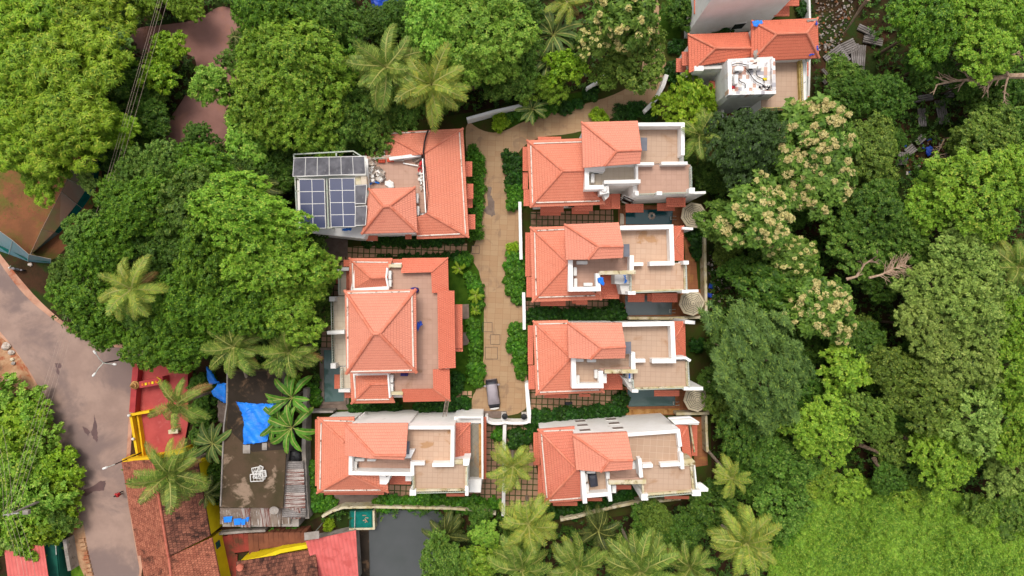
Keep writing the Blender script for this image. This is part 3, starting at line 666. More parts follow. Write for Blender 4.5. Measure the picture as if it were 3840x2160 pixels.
h.floor([(1450, 385), (1965, 345), (1990, 700), (1590, 710), (1585, 640), (1490, 650)], 8.32, 'terracegrid')
h.floor([(1590, 715), (2155, 700), (2180, 975), (1615, 1015)], 8.34)
h.floor([(950, 765), (1235, 765), (1240, 1000), (1000, 1020)], ZT - .1, 'terrace'); h.floor([(1240, 770), (1580, 740), (1585, 850), (1245, 870)], ZT + .1, 'terracedark')
h.par([(1440, 374), (1986, 334), (2008, 500)], .42, 9.1, 7.6); h.par([(2018, 570), (2032, 742)], .42, 9.3, 7.6)
h.par([(1603, 712), (1712, 706)], .4, 9.2, 8.2); h.par([(1795, 702), (2005, 690)], .4, 9.2, 8.2); h.par([(1570, 630), (1590, 832)], .42, 9.4, 7.4)
h.par([(960, 760), (985, 1110)], .5, 8.7, 4.5); h.par([(985, 1030), (1250, 1008)], .5, 8.4, 5.5); h.par([(1230, 780), (1232, 850)], .4, 8.2, 7)
h.par([(1240, 870), (1258, 1088)], .42, 8.5, 5); h.rect(1275, 920, 1318, 998, 7, 0, 'white', 'chimney')
h.par([(1240, 885), (1640, 878)], .5, 9.0, 8.5, 'cream', 'beam'); h.floor([(1240, 850), (1580, 830), (1630, 870), (1245, 882)], 8.9, 'terracedark', 'bench_slab')
h.rail([(2150, 715), (2175, 960)], 8.3); h.rail([(1660, 1045), (2140, 1003)], 8.3)
h.par([(2125, 715), (2150, 960)], .25, 8.65, 8.2, 'cream', 'kerb'); h.par([(1630, 1018), (2140, 980)], .25, 8.65, 8.2, 'cream', 'kerb'); h.par([(1600, 860), (1612, 1010)], .2, 8.65, 8.2, 'cream', 'kerb')
h.block([(2040, 645), (2130, 628), (2168, 660), (2165, 700), (2045, 710)], 8.7, 6.5, 'cream', 'pillar')
h.rect(1590, 1012, 1662, 1078, 8.9, 0, 'white'); h.rect(2135, 968, 2227, 1030, 8.9, 6.5)
h.block([(2190, 900), (2240, 895), (2308, 950), (2305, 982), (2200, 985)], 7.5, 7.0, 'white', 'ledge_slab')
h.block([(1950, 262), (1880, 198), (2120, 180), (2206, 232), (2206, 266)], 6.6, 6.2, 'whitegrey', 'entrance_slab')
h.par([(1885, 200), (2118, 186), (2202, 240), (1950, 258)], .14, 6.85, 6.3, 'white', 'slab_rim')
e1 = h.face([(2090, 262, 5.8), (2130, 622, 5.8), (2010, 430, 6.8), (1962, 272), (2030, 560)])
h.roof([[e1[1], e1[0], e1[3], e1[2], e1[4]]], [(e1[0], e1[2])], cap_r=.1, name='side_roof', mat='awning')
h.awn(1310, 915, 1480, 960, 4.2, 'S', name='porch_roof'); h.awn(1010, 1052, 1168, 1086, 4.6, 'S'); h.awn(1838, 1032, 2102, 1064, 4.6, 'S'); h.awn(640, 1095, 902, 1136, 4.6, 'S')
for a in ((430, 350, 500, 700, 4.4), (478, 700, 545, 1040, 4.4)): h.awn(*a, low='W')
h.awn(2130, 275, 2190, 600, 3.4, 'E')
h.par([(2115, 275), (2160, 560)], .2, 3.5, 0, 'cream', 'veranda_wall')
hh = h

# ---- C: bottom left villa
h = House(kC, 'villa', 'white villa with coral roofs nearest the mossy flat roof, ladder against its north wall', 'villa', (900, 600), VG)
h.body([(310, 240), (640, 225), (650, 830), (1000, 925), (990, 975), (300, 975)], 5.7)
h.body([(590, 290), (1235, 285), (1200, 625), (595, 595)], 9.1)
h.body([(620, 590), (1285, 640), (1285, 790), (620, 795)], 7.25)
h.body([(640, 285), (1745, 285), (1745, 660), (1890, 655), (1890, 985), (1300, 1000), (1285, 600), (640, 590)], 8.0)
h.body([(1745, 180), (2050, 180), (2050, 860), (1915, 860), (1900, 640), (1745, 640)], 4.6)
f1 = h.face([(255, 1012, ZE), (265, 190, ZE), (555, 460, ZR), (615, 810), (612, 600)]); f1 = [f1[0], f1[1], f1[2], f1[4], f1[3]]
f2 = h.face([f1[0], (1032, 1002, ZE), f1[4]])
f3 = h.face([f1[1], (662, 182, ZE), f1[2], (660, 440)]); f3 = [f3[1], f3[0], f3[2], f3[3]]
f4 = h.face([f2[1], (1028, 900, ZE), f1[4], (920, 815)]); f4 = [f4[0], f4[1], f4[3], f4[2]]
h.roof([f1, f2, f3, f4], [(f1[0], f1[4]), (f1[1], f1[2]), (f2[1], f1[4])],
       [(f1, (304, 248), (290, 966)), (f3, (330, 222), (655, 232)), (f2, (330, 982), (950, 976))])
g1 = h.face([(560, 258, ZU), (560, 602, ZU), (880, 602, ZV), (850, 638)]); g1 = [g1[0], g1[1], g1[3], g1[2]]
g2 = h.face([g1[0], (1247, 250, ZU), g1[3], (1222, 606)]); g2 = [g2[1], g2[0], g2[2], g2[3]]
g3 = h.face([g1[2], g1[3], g2[3], (1200, 652)]); g3 = [g3[0], g3[3], g3[2], g3[1]]
h.roof([g1, g2, g3], [(g1[0], g1[3]), (g1[3], g2[3])], name='upper_roof', mat='corallight')
h.floor([(1240, 300), (1735, 300), (1735, 690), (1285, 690), (1280, 600), (1225, 600)], 8.12, 'terracewet'); h.floor([(1300, 692), (1885, 690), (1885, 980), (1300, 990)], 8.14, 'terrace')
h.floor([(640, 620), (1275, 640), (1280, 770), (640, 772)], ZT - .1, 'terracedark')
h.par([(1245, 300), (1730, 300), (1725, 705), (1510, 708)], .42, 9.2, 7.8); h.par([(1425, 690), (1290, 690), (1292, 806), (620, 796), (622, 610)], .42, 8.8, 7.1)
h.block([(918, 800), (1005, 800), (1005, 842), (1055, 815), (1035, 890), (1010, 918), (920, 915)], 6.6, 4, 'white', 'chimney'); h.rect(1218, 815, 1285, 882, 6.4, 0, 'white', 'chimney')
h.rail([(1340, 1012), (1865, 1000)], 8.1); h.rail([(1895, 720), (1890, 935)], 8.1); h.rail([(1298, 825), (1300, 980)], 8.1)
h.par([(1320, 985), (1870, 978)], .22, 8.5, 8, 'cream', 'kerb'); h.par([(1880, 725), (1876, 930)], .2, 8.5, 8, 'cream', 'kerb'); h.par([(1308, 822), (1310, 970)], .2, 8.5, 8, 'cream', 'kerb')
h.rect(1264, 975, 1332, 1038, 8.7, 6.5); h.rect(1866, 935, 1902, 1040, 8.7, 6.5); h.block([(1845, 640), (1918, 636), (1905, 716), (1845, 712)], 8.7, 6.5); h.par([(1745, 675), (1848, 675)], .5, 8.5, 8, 'cream', 'kerb')
e1 = h.face([(1925, 248, 5.6), (1926, 634, 5.6), (1758, 440, 6.6), (1762, 250), (1756, 625)])
h.roof([[e1[1], e1[0], e1[3], e1[2], e1[4]]], [(e1[0], e1[2]), (e1[1], e1[2])], cap_r=.12, name='side_roof', mat='coralold')
h.floor([(1930, 260), (2045, 260), (2045, 860), (1915, 860)], 4.75, 'slatetile'); h.par([(2030, 265), (2034, 858)], .35, 5.0, 4.6, 'tanstone', 'kerb')
h.par([(1790, 190), (2052, 190), (2055, 860)], .22, 5.6, 4.5); h.floor([(1790, 196), (2045, 196), (2045, 250), (1770, 250)], 4.9, 'whitegrey')
h.block([(1910, 858), (2045, 862), (2036, 1005), (1902, 1003)], 5.6, 0, 'whitegrey', 'entrance_slab')
h.awn(2058, 185, 2098, 860, 3.6, 'E'); h.awn(236, 212, 300, 935, 4.9, 'W'); h.awn(1662, 1018, 1862, 1048, 4.8, 'S'); h.awn(335, 985, 985, 1030, 5.2, 'S')
h.awn(1045, 815, 1275, 918, 4.0, 'S', name='porch_roof'); h.block([(1235, 450), (1265, 450), (1258, 590), (1228, 590)], 9.2, 9.1, 'grey', 'door_canopy'); h.block([(1228, 545), (1320, 540), (1275, 632), (1215, 632)], 8.8, 8.0, 'white', 'parapet')
for t, z0 in ((.20, 2.2), (.195, 5.0), (.50, 2.2), (.495, 5.0)): h.win(3, 0, t, 1.3, z0, z0 + 1.0, 'grey')
for t in (.1, .43):
    for z0 in (1.5, 3.7, 6.2): hh.win(3, 0, t, 1.3, z0, z0 + .9, 'greydeck', 'whitegrey')

# ---- B: large villa with the pyramid roof
h = House(kB, 'villa', 'large white villa with a wide pyramid roof and narrow pool behind, left of the driveway', 'villa', (700, 700), VG)
h.body([(430, 425), (925, 420), (925, 1000), (440, 1010)], 8.6)
h.body([(480, 190), (1060, 240), (1105, 420), (1115, 990), (1075, 1150), (480, 1225), (460, 1010), (440, 420)], 6.2)
h.body([(475, 185), (1165, 170), (1170, 410), (1215, 420), (1220, 980), (1175, 1000), (1180, 1215), (480, 1230)], 5.3)
h.body([(315, 440), (420, 435), (425, 985), (315, 975)], 4.0); h.body([(355, 225), (450, 225), (450, 430), (355, 430)], 4.0); h.body([(368, 985), (460, 985), (460, 1170), (368, 1170)], 4.0)
a = [h.w(398, 392, 8.9), h.w(952, 382, 8.9), h.w(958, 1030, 8.9), h.w(412, 1038, 8.9)]; r1, r2 = h.w(620, 730, 11.6), h.w(668, 728, 11.6)
fN, fE, fS, fW = [a[1], a[0], r1, r2], [a[2], a[1], r2], [a[3], a[2], r2, r1], [a[0], a[3], r1]
h.roof([fN, fE, fS, fW], [(a[0], r1), (a[1], r2), (a[2], r2), (a[3], r1), (r1, r2)],
       [(fW, (421, 430), (424, 1000)), (fN, (420, 413), (905, 400)), (fS, (446, 1021), (920, 1010)), (fE, (920, 432), (932, 985))], name='upper_roof', mat='corallight', cap_r=.2, gw=.17)
n1 = h.face([(432, 140, 5.8), (435, 400, 5.8), (600, 295, 7.4)]); n2 = h.face([n1[0], (770, 140, 5.8), n1[2], (732, 290)]); n2 = [n2[1], n2[0], n2[2], n2[3]]
n3 = h.face([n1[1], n1[2], n2[3], (735, 395)]); n3 = [n3[0], n3[3], n3[2], n3[1]]
h.roof([n1, n2, n3], [(n1[0], n1[2]), (n1[2], n2[3])], [(n1, (460, 180), (462, 385)), (n2, (465, 170), (735, 174))])
n1 = h.face([(450, 1270, 5.8), (440, 1030, 5.8), (600, 1120, 7.4)]); n2 = h.face([n1[0], (790, 1265, 5.8), n1[2], (735, 1118)]); 
n2 = [n2[0], n2[1], n2[3], n2[2]]; n3 = h.face([n1[1], n1[2], n2[2], (740, 1030)]); n3 = [n3[3], n3[0], n3[1], n3[2]]
h.roof([n1, n2, n3], [(n1[0], n1[2]), (n1[2], n2[2])], [(n1, (478, 1050), (482, 1232)), (n2, (490, 1240), (745, 1236))])
h.floor([(740, 215), (1100, 215), (1140, 420), (1145, 1000), (1100, 1180), (750, 1180)], 6.4, 'terracedark')
# verandah roofs along the east side slope away from the terrace
o1 = h.face([(1200, 137, 5.9), (845, 140, 5.9), (1070, 250, 7.2), (836, 256)]); h.roof([[o1[0], o1[1], o1[3], o1[2]]], name='terrace_roof', mat='awning')
o2 = h.face([(1206, 410, 5.9), o1[0], o1[2], (1076, 412)]); h.roof([[o2[0], o2[1], o2[2], o2[3]]], [(o2[1], o2[2])], name='terrace_roof', mat='awning', cap_r=.1)
o3 = h.face([(1260, 993, 5.9), (1250, 393, 5.9), (1118, 393, 7.2), (1126, 1000)]); h.roof([o3], name='terrace_roof', mat='awning')
o4 = h.face([(1218, 1250, 5.9), (1213, 1000, 5.9), (1083, 1005, 7.2), (1086, 1155)]); h.roof([o4], name='terrace_roof', mat='awning')
o5 = h.face([(853, 1258, 5.9), o4[0], o4[3], (842, 1158)]); h.roof([o5], [(o4[0], o4[3])], name='terrace_roof', mat='awning', cap_r=.1)
h.awn(1250, 500, 1312, 840, 4.4, 'E', name='porch_roof'); h.awn(1252, 660, 1316, 866, 4.1, 'E', name='porch_roof')
h.floor([(305, 440), (425, 440), (425, 975), (315, 975)], 4.2, 'creamtile'); h.floor([(350, 225), (440, 225), (440, 430), (350, 430)], 4.22, 'creamtile'); h.floor([(362, 985), (450, 985), (450, 1170), (362, 1170)], 4.24, 'creamtile')
h.rail([(293, 470), (303, 965)], 4.2, step=.3); h.rail([(350, 232), (352, 420)], 4.2); h.rail([(368, 1000), (372, 1160)], 4.2, mat='paleiron')
h.rect(279, 440, 320, 476, 5.4, 0, 'whitegrey'); h.rect(289, 958, 328, 998, 5.4, 0, 'whitegrey'); h.rect(335, 212, 430, 238, 5.2, 0, 'whitegrey'); h.rect(350, 1158, 440, 1182, 5.2, 0, 'whitegrey')
h.block([(260, 708), (395, 700), (397, 729), (262, 733)], 6.2, 3.9, 'white', 'beam'); h.par([(740, 200), (840, 200)], .4, 7.0, 6, 'cream', 'parapet'); h.par([(755, 1190), (850, 1190)], .4, 7.0, 6, 'cream', 'parapet')
h.par([(728, 215), (720, 290), (735, 375)], .18, 7.5, 6.2); h.par([(735, 1040), (740, 1130), (748, 1225)], .18, 7.5, 6.2)
for x0, y0, x1, y1, z in ((308, 235, 346, 340, 2.6), (390, 155, 432, 205, 4.4), (405, 235, 440, 390, 4.6), (318, 1045, 361, 1155, 2.8), (398, 1170, 447, 1226, 3.6)): h.awn(x0, y0, x1, y1, z, 'W')
h.awn(770, 148, 845, 190, 4.4, 'N')
h.block([(1310, 500), (1362, 498), (1364, 612), (1312, 612)], .35, 0, 'greydeck', 'entrance_step'); h.block([(1314, 720), (1362, 715), (1364, 812), (1316, 818)], .35, 0, 'greydeck', 'entrance_step')

# ---- A: villa with the solar panels
h = House(kA, 'villa', 'white villa with a U-shaped coral roof and solar panels beside the driveway entrance', 'villa', (1200, 700), VG)
h.body([(1075, 250), (1745, 230), (1795, 1145), (1380, 1160), (1365, 980), (1430, 965), (1420, 440), (1075, 450)], 5.7)
h.body([(900, 450), (1445, 430), (1445, 980), (1365, 980), (1350, 1120), (900, 1130)], 6.3)
h.body([(945, 760), (1330, 745), (1345, 1120), (890, 1130)], 7.6)
h.body([(270, 455), (905, 445), (915, 1135), (880, 1195), (345, 1140), (285, 1110)], 5.5)
a1, a2, a3, a4, a5 = h.w(1780, 197, ZE), h.w(1033, 232, ZE), h.w(1402, 432, 7.9), h.w(1432, 414, 7.9), h.w(1075, 470, ZE)
fN = [a1, a2, a3, a4]; fWh = [a2, a5, a3]
b1, b2, b3 = h.w(1833, 1184, ZE), h.w(1452, 962, 7.9), h.w(1358, 1200, ZE)
fE = [b1, a1, a4, b2]; fS = h.face([b3, b1, b2, (1362, 1000)])
h.roof([fN, fWh, fE, fS], [(a1, a4), (a2, a3), (b1, b2)], [(fE, (1747, 235), (1802, 1152)), (fN, (1062, 246), (1480, 226)), (fS, (1365, 1170), (1750, 1152)), (fWh, (1056, 262), (1070, 455))])
p = [h.w(925, 744, 7.9), h.w(1346, 728, 7.9), h.w(1366, 1138, 7.9), h.w(860, 1152, 7.9)]; r1, r2 = h.w(1055, 905, 9.9), h.w(1112, 900, 9.9)
h.roof([[p[1], p[0], r1, r2], [p[2], p[1], r2], [p[3], p[2], r2, r1], [p[0], p[3], r1]], [(p[0], r1), (p[1], r2), (p[2], r2), (p[3], r1), (r1, r2)], name='upper_roof', mat='corallight', cap_r=.17)
h.floor([(905, 450), (1430, 440), (1440, 960), (1340, 960), (1330, 745), (910, 750)], 6.5, 'terracedark')
h.par([(1110, 470), (1395, 435)], .35, 7.4, 6.4); h.par([(1412, 470), (1440, 960)], .14, 7.6, 6.4, 'white'); h.par([(905, 470), (915, 730)], .3, 7.2, 6.4); h.rail([(960, 468), (1065, 462)], 6.5, .8, 'paleiron')
for a in ((1800, 496, 1862, 632, 4.6), (1815, 698, 1872, 835, 4.6), (1820, 832, 1866, 916, 3.6), (1825, 976, 1890, 1110, 4.6)): h.awn(*a, low='E')
for a in ((900, 1168, 1004, 1216, 4.2), (1255, 1148, 1312, 1200, 4.2), (694, 1128, 770, 1158, 5.0)): h.awn(*a, low='S')
for a in ((815, 410, 912, 445, 4.6), (968, 402, 1060, 460, 4.6)): h.awn(*a, low='N')
h.rect(895, 340, 1045, 440, 3.2, 3.1, 'grey', 'door_canopy'); h.rect(690, 1122, 770, 1165, 4.6, 4.4, 'whitegrey', 'ledge_slab')
h.par([(895, 1145), (1340, 1140)], .3, 6.9, 6.2)

# ---- T1: villa at the top right with patched roof
h = House(kT, 'villa', 'white villa with blue-patched coral roofs and a tower terrace of broken tile', 'villa', (1300, 800), VG)
h.body([(590, 450), (1250, 420), (1260, 680), (1000, 760), (1000, 800), (600, 800)], 6.0)
h.body([(1300, 290), (1960, 270), (1975, 640), (1300, 660)], 8.0)
tw = h.body([(995, 668), (1500, 640), (1530, 690), (1540, 1062), (1040, 1078), (1000, 1040)], 8.6, name='tower_wall', mat='whitegrey')
h.body([(1360, 640), (1890, 640), (1895, 1225), (1370, 1230), (1340, 1080)], 6.2)
h.body([(920, 1150), (1340, 1100), (1370, 1300), (945, 1330)], 1.2)
f1 = h.face([(543, 388, 6.2), (556, 822, 6.2), (855, 545, 8.0), (618, 800), (640, 750)]); f1 = [f1[0], f1[1], f1[3], f1[4], f1[2]]
f2 = h.face([f1[0], (1222, 362, 6.2), f1[4], (1264, 505), (1264, 545)]); f2 = [f2[1], f2[0], f2[2], f2[4], f2[3]]
f3 = h.face([f1[3], f1[4], f2[3], (1264, 640), (1000, 690)]); f3 = [f3[0], f3[4], f3[3], f3[2], f3[1]]
h.roof([f1, f2, f3], [(f1[0], f1[4]), (f1[4], f2[3]), (f1[4], f1[3])], mat='coraldeep')
p = [h.w(1263, 236, 8.2), h.w(2012, 203, 8.2), h.w(2028, 655, 8.2), h.w(1258, 692, 8.2)]; r1, r2 = h.w(1548, 385, 10.2), h.w(1888, 372, 10.2)
h.roof([[p[1], p[0], r1, r2], [p[2], p[1], r2], [p[3], p[2], r2, r1], [p[0], p[3], r1]], [(p[0], r1), (p[1], r2), (p[2], r2), (p[3], r1), (r1, r2)], mat='coraldeep', name='upper_roof')
h.floor([(1025, 690), (1495, 675), (1500, 1040), (1045, 1045)], 8.7, 'mosaic'); h.par([(1010, 690), (1020, 1055), (1520, 1042), (1508, 660)], .42, 9.2, 8.2, 'mosaic')
h.floor([(1370, 660), (1815, 655), (1820, 1215), (1375, 1220)], 6.4, 'terrace'); h.rail([(1830, 680), (1850, 1190)], 6.4, 1.0, 'yelliron', .25); h.par([(1810, 680), (1825, 1195)], .25, 6.9, 6.2, 'yelliron', 'kerb')
h.rail([(1380, 1222), (1820, 1215)], 6.4, 1.0, 'yelliron', .25); h.rect(1835, 1165, 1898, 1222, 7.4, 0); h.rail([(1880, 660), (1885, 1180)], 6.4, .9, 'metal', 2.5)
h.floor([(950, 1225), (1180, 1200), (1190, 1300), (950, 1310)], 1.35, 'stepred'); h.par([(930, 1150), (945, 1330)], .3, 3.0, 0, 'white')
for x0, y0, x1, y1, z in ((475, 585, 550, 742, 5.0), (410, 660, 518, 815, 3.6)): h.awn(x0, y0, x1, y1, z, 'W', mat='awning')
h.awn(788, 914, 908, 1055, 4.5, 'W'); h.awn(1840, 702, 1908, 862, 3.8, 'E'); h.awn(1850, 1088, 1918, 1242, 3.8, 'E')
h.rect(618, 745, 720, 800, 6.8, 5.5, 'white', 'parapet'); h.par([(640, 770), (940, 755)], .4, 6.6, 5.5, 'whitegrey'); h.win(2, 3, .35, 1.2, 2.0, 4.0)

# ---- T0: villa cut by the top edge
h = House(kT, 'villa', 'villa cut by the top edge of the photo, tall sloping-looking cream wall', 'villa', (1200, 60), VG)
h.body([(811, -13), (1833, -136), (1833, -560), (811, -480)], 10.5, mat='white'); h.body([(730, 130), (1000, 95), (1000, -300), (730, -300)], 4.6, mat='white')
h.body([(1150, 110), (1350, 90), (1350, -200), (1150, -200)], 5.2); h.body([(1500, 80), (1700, 20), (1700, -200), (1500, -200)], 4.0)
h.floor([(755, 100), (985, 80), (985, -250), (755, -250)], 4.75, 'creamtile'); h.par([(735, -200), (738, 185), (990, 175)], .25, 4.9, 4.4, 'white', 'parapet')
h.awn(612, -80, 715, 155, 5.0, 'W', mat='coraldeep'); h.awn(1518, 70, 1692, 182, 4.4, 'S'); h.awn(1640, -40, 1802, 66, 5.6, 'S'); h.awn(735, -60, 830, 20, 6.4, 'S')
h.win(0, 0, .62, 1.5, 1.2, 2.8)
p = [h.w(790, -600, 10.7), h.w(1860, -600, 10.7), h.w(1860, -150, 10.7), h.w(790, -25, 10.7)]; r1, r2 = h.w(1060, -330, 12.4), h.w(1600, -370, 12.4)
h.roof([[p[1], p[0], r1, r2], [p[2], p[1], r2], [p[3], p[2], r2, r1], [p[0], p[3], r1]], [(p[0], r1), (p[1], r2), (p[2], r2), (p[3], r1), (r1, r2)], mat='coraldeep')
# windows on the walls that face away from the middle of the estate
def inp(x, y, q):
    r = False
    for i in range(len(q)):
        a, b = q[i], q[i - 1]
        if (a.y > y) != (b.y > y) and x < (b.x - a.x) * (y - a.y) / (b.y - a.y) + a.x: r = not r
    return r
def away_windows(h):
    for bi, (o, tp) in enumerate(h.bodies):
        zt = tp[0].z
        if zt < 4: continue
        cen = sum(tp, Vector((0, 0, 0))) / len(tp)
        for e in range(len(tp)):
            a, b = tp[e], tp[(e + 1) % len(tp)]; d = Vector((b.x - a.x, b.y - a.y, 0)); L = d.length
            if L < 2.6: continue
            d.normalize(); nn = Vector((d.y, -d.x, 0)); m = (a + b) / 2
            if inp(m.x + nn.x * .1, m.y + nn.y * .1, tp): nn = -nn
            if nn.dot(Vector((m.x, m.y, 0)).normalized()) < .15: continue
            n = max(1, int(L / 3.2))
            for i in range(n):
                t = (i + .5) / n; p = a.lerp(b, t) + nn * .3
                for z0, z1 in ((1.0, 2.3), (4.0, 5.2)):
                    if z1 + .25 > zt: continue
                    if any(k != bi and q[0].z > z0 and inp(p.x, p.y, q) for k, (_, q) in enumerate(h.bodies)): continue
                    h.win(bi, e, t, 1.3, z0, z1)
for h in HOUSES: away_windows(h)
# ================================================================ neighbours at the lower left
# mossy flat-roofed house
h = House(kF, 'flat_roofed_house', 'low house with a mossy dark flat roof under a blue tarpaulin', 'house', (1130, 900))
h.body([(945, 300), (1330, 290), (1395, 920), (1375, 1340), (905, 1340), (915, 720)], 3.3, mat='concrete')
h.block([(932, 285), (1345, 280), (1372, 600), (1392, 920), (1368, 1358), (878, 1352), (905, 715), (930, 540)], 3.6, 3.4, 'mossroof', 'roof')
h.par([(935, 290), (931, 545), (908, 715), (882, 1345)], .16, 3.75, 3.45, 'concrete', 'roof_kerb')
h.floor([(945, 300), (1335, 295), (1372, 640), (1385, 900), (1130, 920), (930, 730), (945, 540)], 3.62, 'mossdark', 'roof_patch')
def sheet(name, hh, pts, mat, label=None, cat=None, n=1, parentroot=True, th=.06):
    mb = MB(); q = [hh.w(*p) for p in pts]; mb.face(q); mb.face([p - Vector((0, 0, th)) for p in q[::-1]])
    for i in range(len(q)):
        a, b = q[i], q[(i + 1) % len(q)]; dz = Vector((0, 0, th)); mb.face([a - dz, b - dz, b, a])
    if parentroot: return obj(name, mb, mat, hh.root)
    b = sum(q, Vector((0, 0, 0))) / len(q)
    return tag(obj(name, mb, mat, None, loc=b), label, cat)
# lean-to sheds of tin on its right and lower side
h2 = House(kF, 'tin_shed', 'rusty tin lean-to between the mossy roof and the grey wall', 'shed', (1450, 1200))
h2.body([(1395, 1000), (1515, 1000), (1535, 1400), (1375, 1400)], 2.2, mat='concrete')
for i in range(7):
    y0, y1 = 992 + i * 61, 992 + (i + 1) * 61 + 8; j = random.uniform(-6, 6)
    sheet('roof_sheet', h2, [(1527 + i * 3, y0, 2.5 + i * .02), (1526 + i * 3, y1, 2.5 + i * .02), (1376 + j - i * 1.5, y1, 3.0 + i * .02), (1376 + j - i * 1.5, y0, 3.0 + i * .02)], 'rust' if i % 3 else 'asbestos')
h2 = House(kF, 'tin_shed', 'tin lean-to under dry palm litter and scraps of blue sheet, below the mossy roof', 'shed', (1150, 1430))
h2.body([(895, 1370), (1490, 1370), (1490, 1500), (900, 1500)], 2.2, mat='concrete')
xs = [880, 960, 1040, 1110, 1190, 1270, 1345, 1420, 1500]
for i in range(8):
    yb = [1480, 1500, 1505, 1490, 1500, 1500, 1480, 1440][i]
    sheet('roof_sheet', h2, [(xs[i], yb, 2.4 + .03 * (i % 3)), (xs[i + 1] + 6, yb, 2.4 + .03 * (i % 3)), (xs[i + 1] + 6, 1356, 3.0 + .03 * (i % 3)), (xs[i], 1356, 3.0 + .03 * (i % 3))], ['thatchy', 'thatchy', 'rust', 'thatchy', 'rust', 'thatchy', 'thatchy', 'rust'][i])
for x, y, a, b in ((905, 1425, 70, 40), (985, 1440, 60, 45), (1040, 1445, 40, 40), (960, 1375, 28, 14), (1080, 1430, 26, 30)):
    sheet('blue_scrap', h2, [(x, y, 2.95), (x + a, y - 6, 2.95), (x + a - 8, y + b, 2.85), (x + 6, y + b + 4, 2.85)], 'tarp', th=.03)

def cloth(name, label, cat, k, outline, z, mat, sag=.25, n=9, bumps=.12, group=None, seedv=1):
    """a draped sheet: the outline filled with a rumpled grid"""
    bm = bmesh.new(); rr = random.Random(seedv)
    q = [P(*k(x, y), z) for x, y in outline]
    vs = [bm.verts.new(p) for p in q]; bm.faces.new(vs)
    bmesh.ops.triangulate(bm, faces=bm.faces[:])
    for _ in range(3): bmesh.ops.subdivide_edges(bm, edges=bm.edges[:], cuts=1, use_grid_fill=True)
    bmesh.ops.recalc_face_normals(bm, faces=bm.faces[:])
    if sum(f.normal.z for f in bm.faces) < 0: bmesh.ops.reverse_faces(bm, faces=bm.faces[:])
    c = sum(q, Vector((0, 0, 0))) / len(q)
    for v in bm.verts:
        p = v.co
        v.co.z += bumps * (math.sin(p.x * 2.1 + seedv) * math.cos(p.y * 1.7 + p.x) + .5 * math.sin(p.x * 5.3 + p.y * 4.1)) + rr.uniform(-.02, .02)
        if v.is_boundary: v.co.z -= sag * rr.uniform(.3, 1); v.co.x += rr.uniform(-.06, .06); v.co.y += rr.uniform(-.06, .06)
    for v in bm.verts: v.co -= c
    ret = bmesh.ops.extrude_face_region(bm, geom=bm.faces[:])
    for v in [g for g in ret['geom'] if isinstance(g, bmesh.types.BMVert)]: v.co.z -= .03
    bmesh.ops.recalc_face_normals(bm, faces=bm.faces[:])
    me = bpy.data.meshes.new(name); bm.to_mesh(me); bm.free(); me.materials.append(M[mat])
    o = bpy.data.objects.new(name, me); COL.objects.link(o); o.location = c
    return tag(o, label, cat, group)
cloth('tarpaulin', 'large bright blue tarpaulin spread over the mossy flat roof', 'tarpaulin', kF, [(1000, 528), (1100, 545), (1215, 550), (1310, 545), (1316, 600), (1262, 640), (1280, 690), (1268, 770), (1252, 800), (1240, 845), (1120, 862), (1056, 862), (1058, 690), (1040, 620)], 4.0, 'tarp', .25, seedv=2)
cloth('tarpaulin', 'smaller blue tarpaulin hanging off the left edge of the mossy roof', 'tarpaulin', kF, [(805, 455), (860, 395), (925, 388), (928, 552), (870, 520), (820, 495)], 3.7, 'tarp', .4, seedv=3)
cloth('tarpaulin', 'narrow blue tarpaulin strip under the tree beside the left palm', 'tarpaulin', kF, [(768, 255), (800, 290), (850, 372), (880, 385), (800, 400), (776, 350)], 3.0, 'tarp', .3, seedv=4)
cloth('tarpaulin', 'dull grey sheet hanging below the small blue tarpaulin', 'tarpaulin', kF, [(855, 525), (930, 555), (908, 712), (878, 700), (858, 690)], 3.0, 'greydeck', .3, seedv=5)
for i, (x0, y0, x1, y1, lb) in enumerate(((1057, 866, 1113, 932, 'pale grey corrugated sheet sticking out under the blue tarpaulin, left one'), (1205, 850, 1243, 906, 'pale grey corrugated sheet sticking out under the blue tarpaulin, right one'))):
    b = P(*kF((x0 + x1) / 2, (y0 + y1) / 2), 3.68); mb = MB(); mb.prism([P(*kF(x, y), 3.75) for x, y in ((x0, y0), (x1, y0), (x1, y1), (x0, y1))], 3.69, True)
    tag(obj('metal_sheet', mb, 'concrete', None, loc=b), lb, 'metal sheet')
b = P(*kF(1175, 1090), 3.6); r_ = root('frame_pile', 'small pile of white metal frames on the mossy roof', 'frame pile', b)
for i, (cx, cy, w, hh_, rz) in enumerate(((1160, 1065, 1.0, .8, .2), (1185, 1100, 1.5, .9, -.1), (1180, 1075, .5, 1.6, -.5), (1215, 1090, .7, .8, .15), (1165, 1120, 1.6, .9, .05))):
    mb = MB(); c = P(*kF(cx, cy), 3.7 + i * .09); mt = Matrix.Rotation(rz, 3, 'Z')
    cs = [c + mt @ Vector((sx * w / 2, sy * hh_ / 2, 0)) for sx, sy in ((-1, -1), (1, -1), (1, 1), (-1, 1))]
    for j in range(4): mb.bar(cs[j], cs[(j + 1) % 4], .09, .07)
    for t in (.25, .5, .75): mb.bar(cs[0].lerp(cs[1], t), cs[3].lerp(cs[2], t), .04)
    obj('frame', mb, 'whitegrey', r_)
b = P(*kF(1312, 1362), 3.6); r_ = root('satellite_dish', 'grey satellite dish at the corner of the mossy roof', 'satellite dish', b)
mb = MB(); n = 16
rings = [[b + Vector((rr * math.cos(2 * math.pi * i / n), rr * .85 * math.sin(2 * math.pi * i / n), .35 + rr * rr * .5)) for i in range(n)] for rr in (.06, .25, .45, .6)]
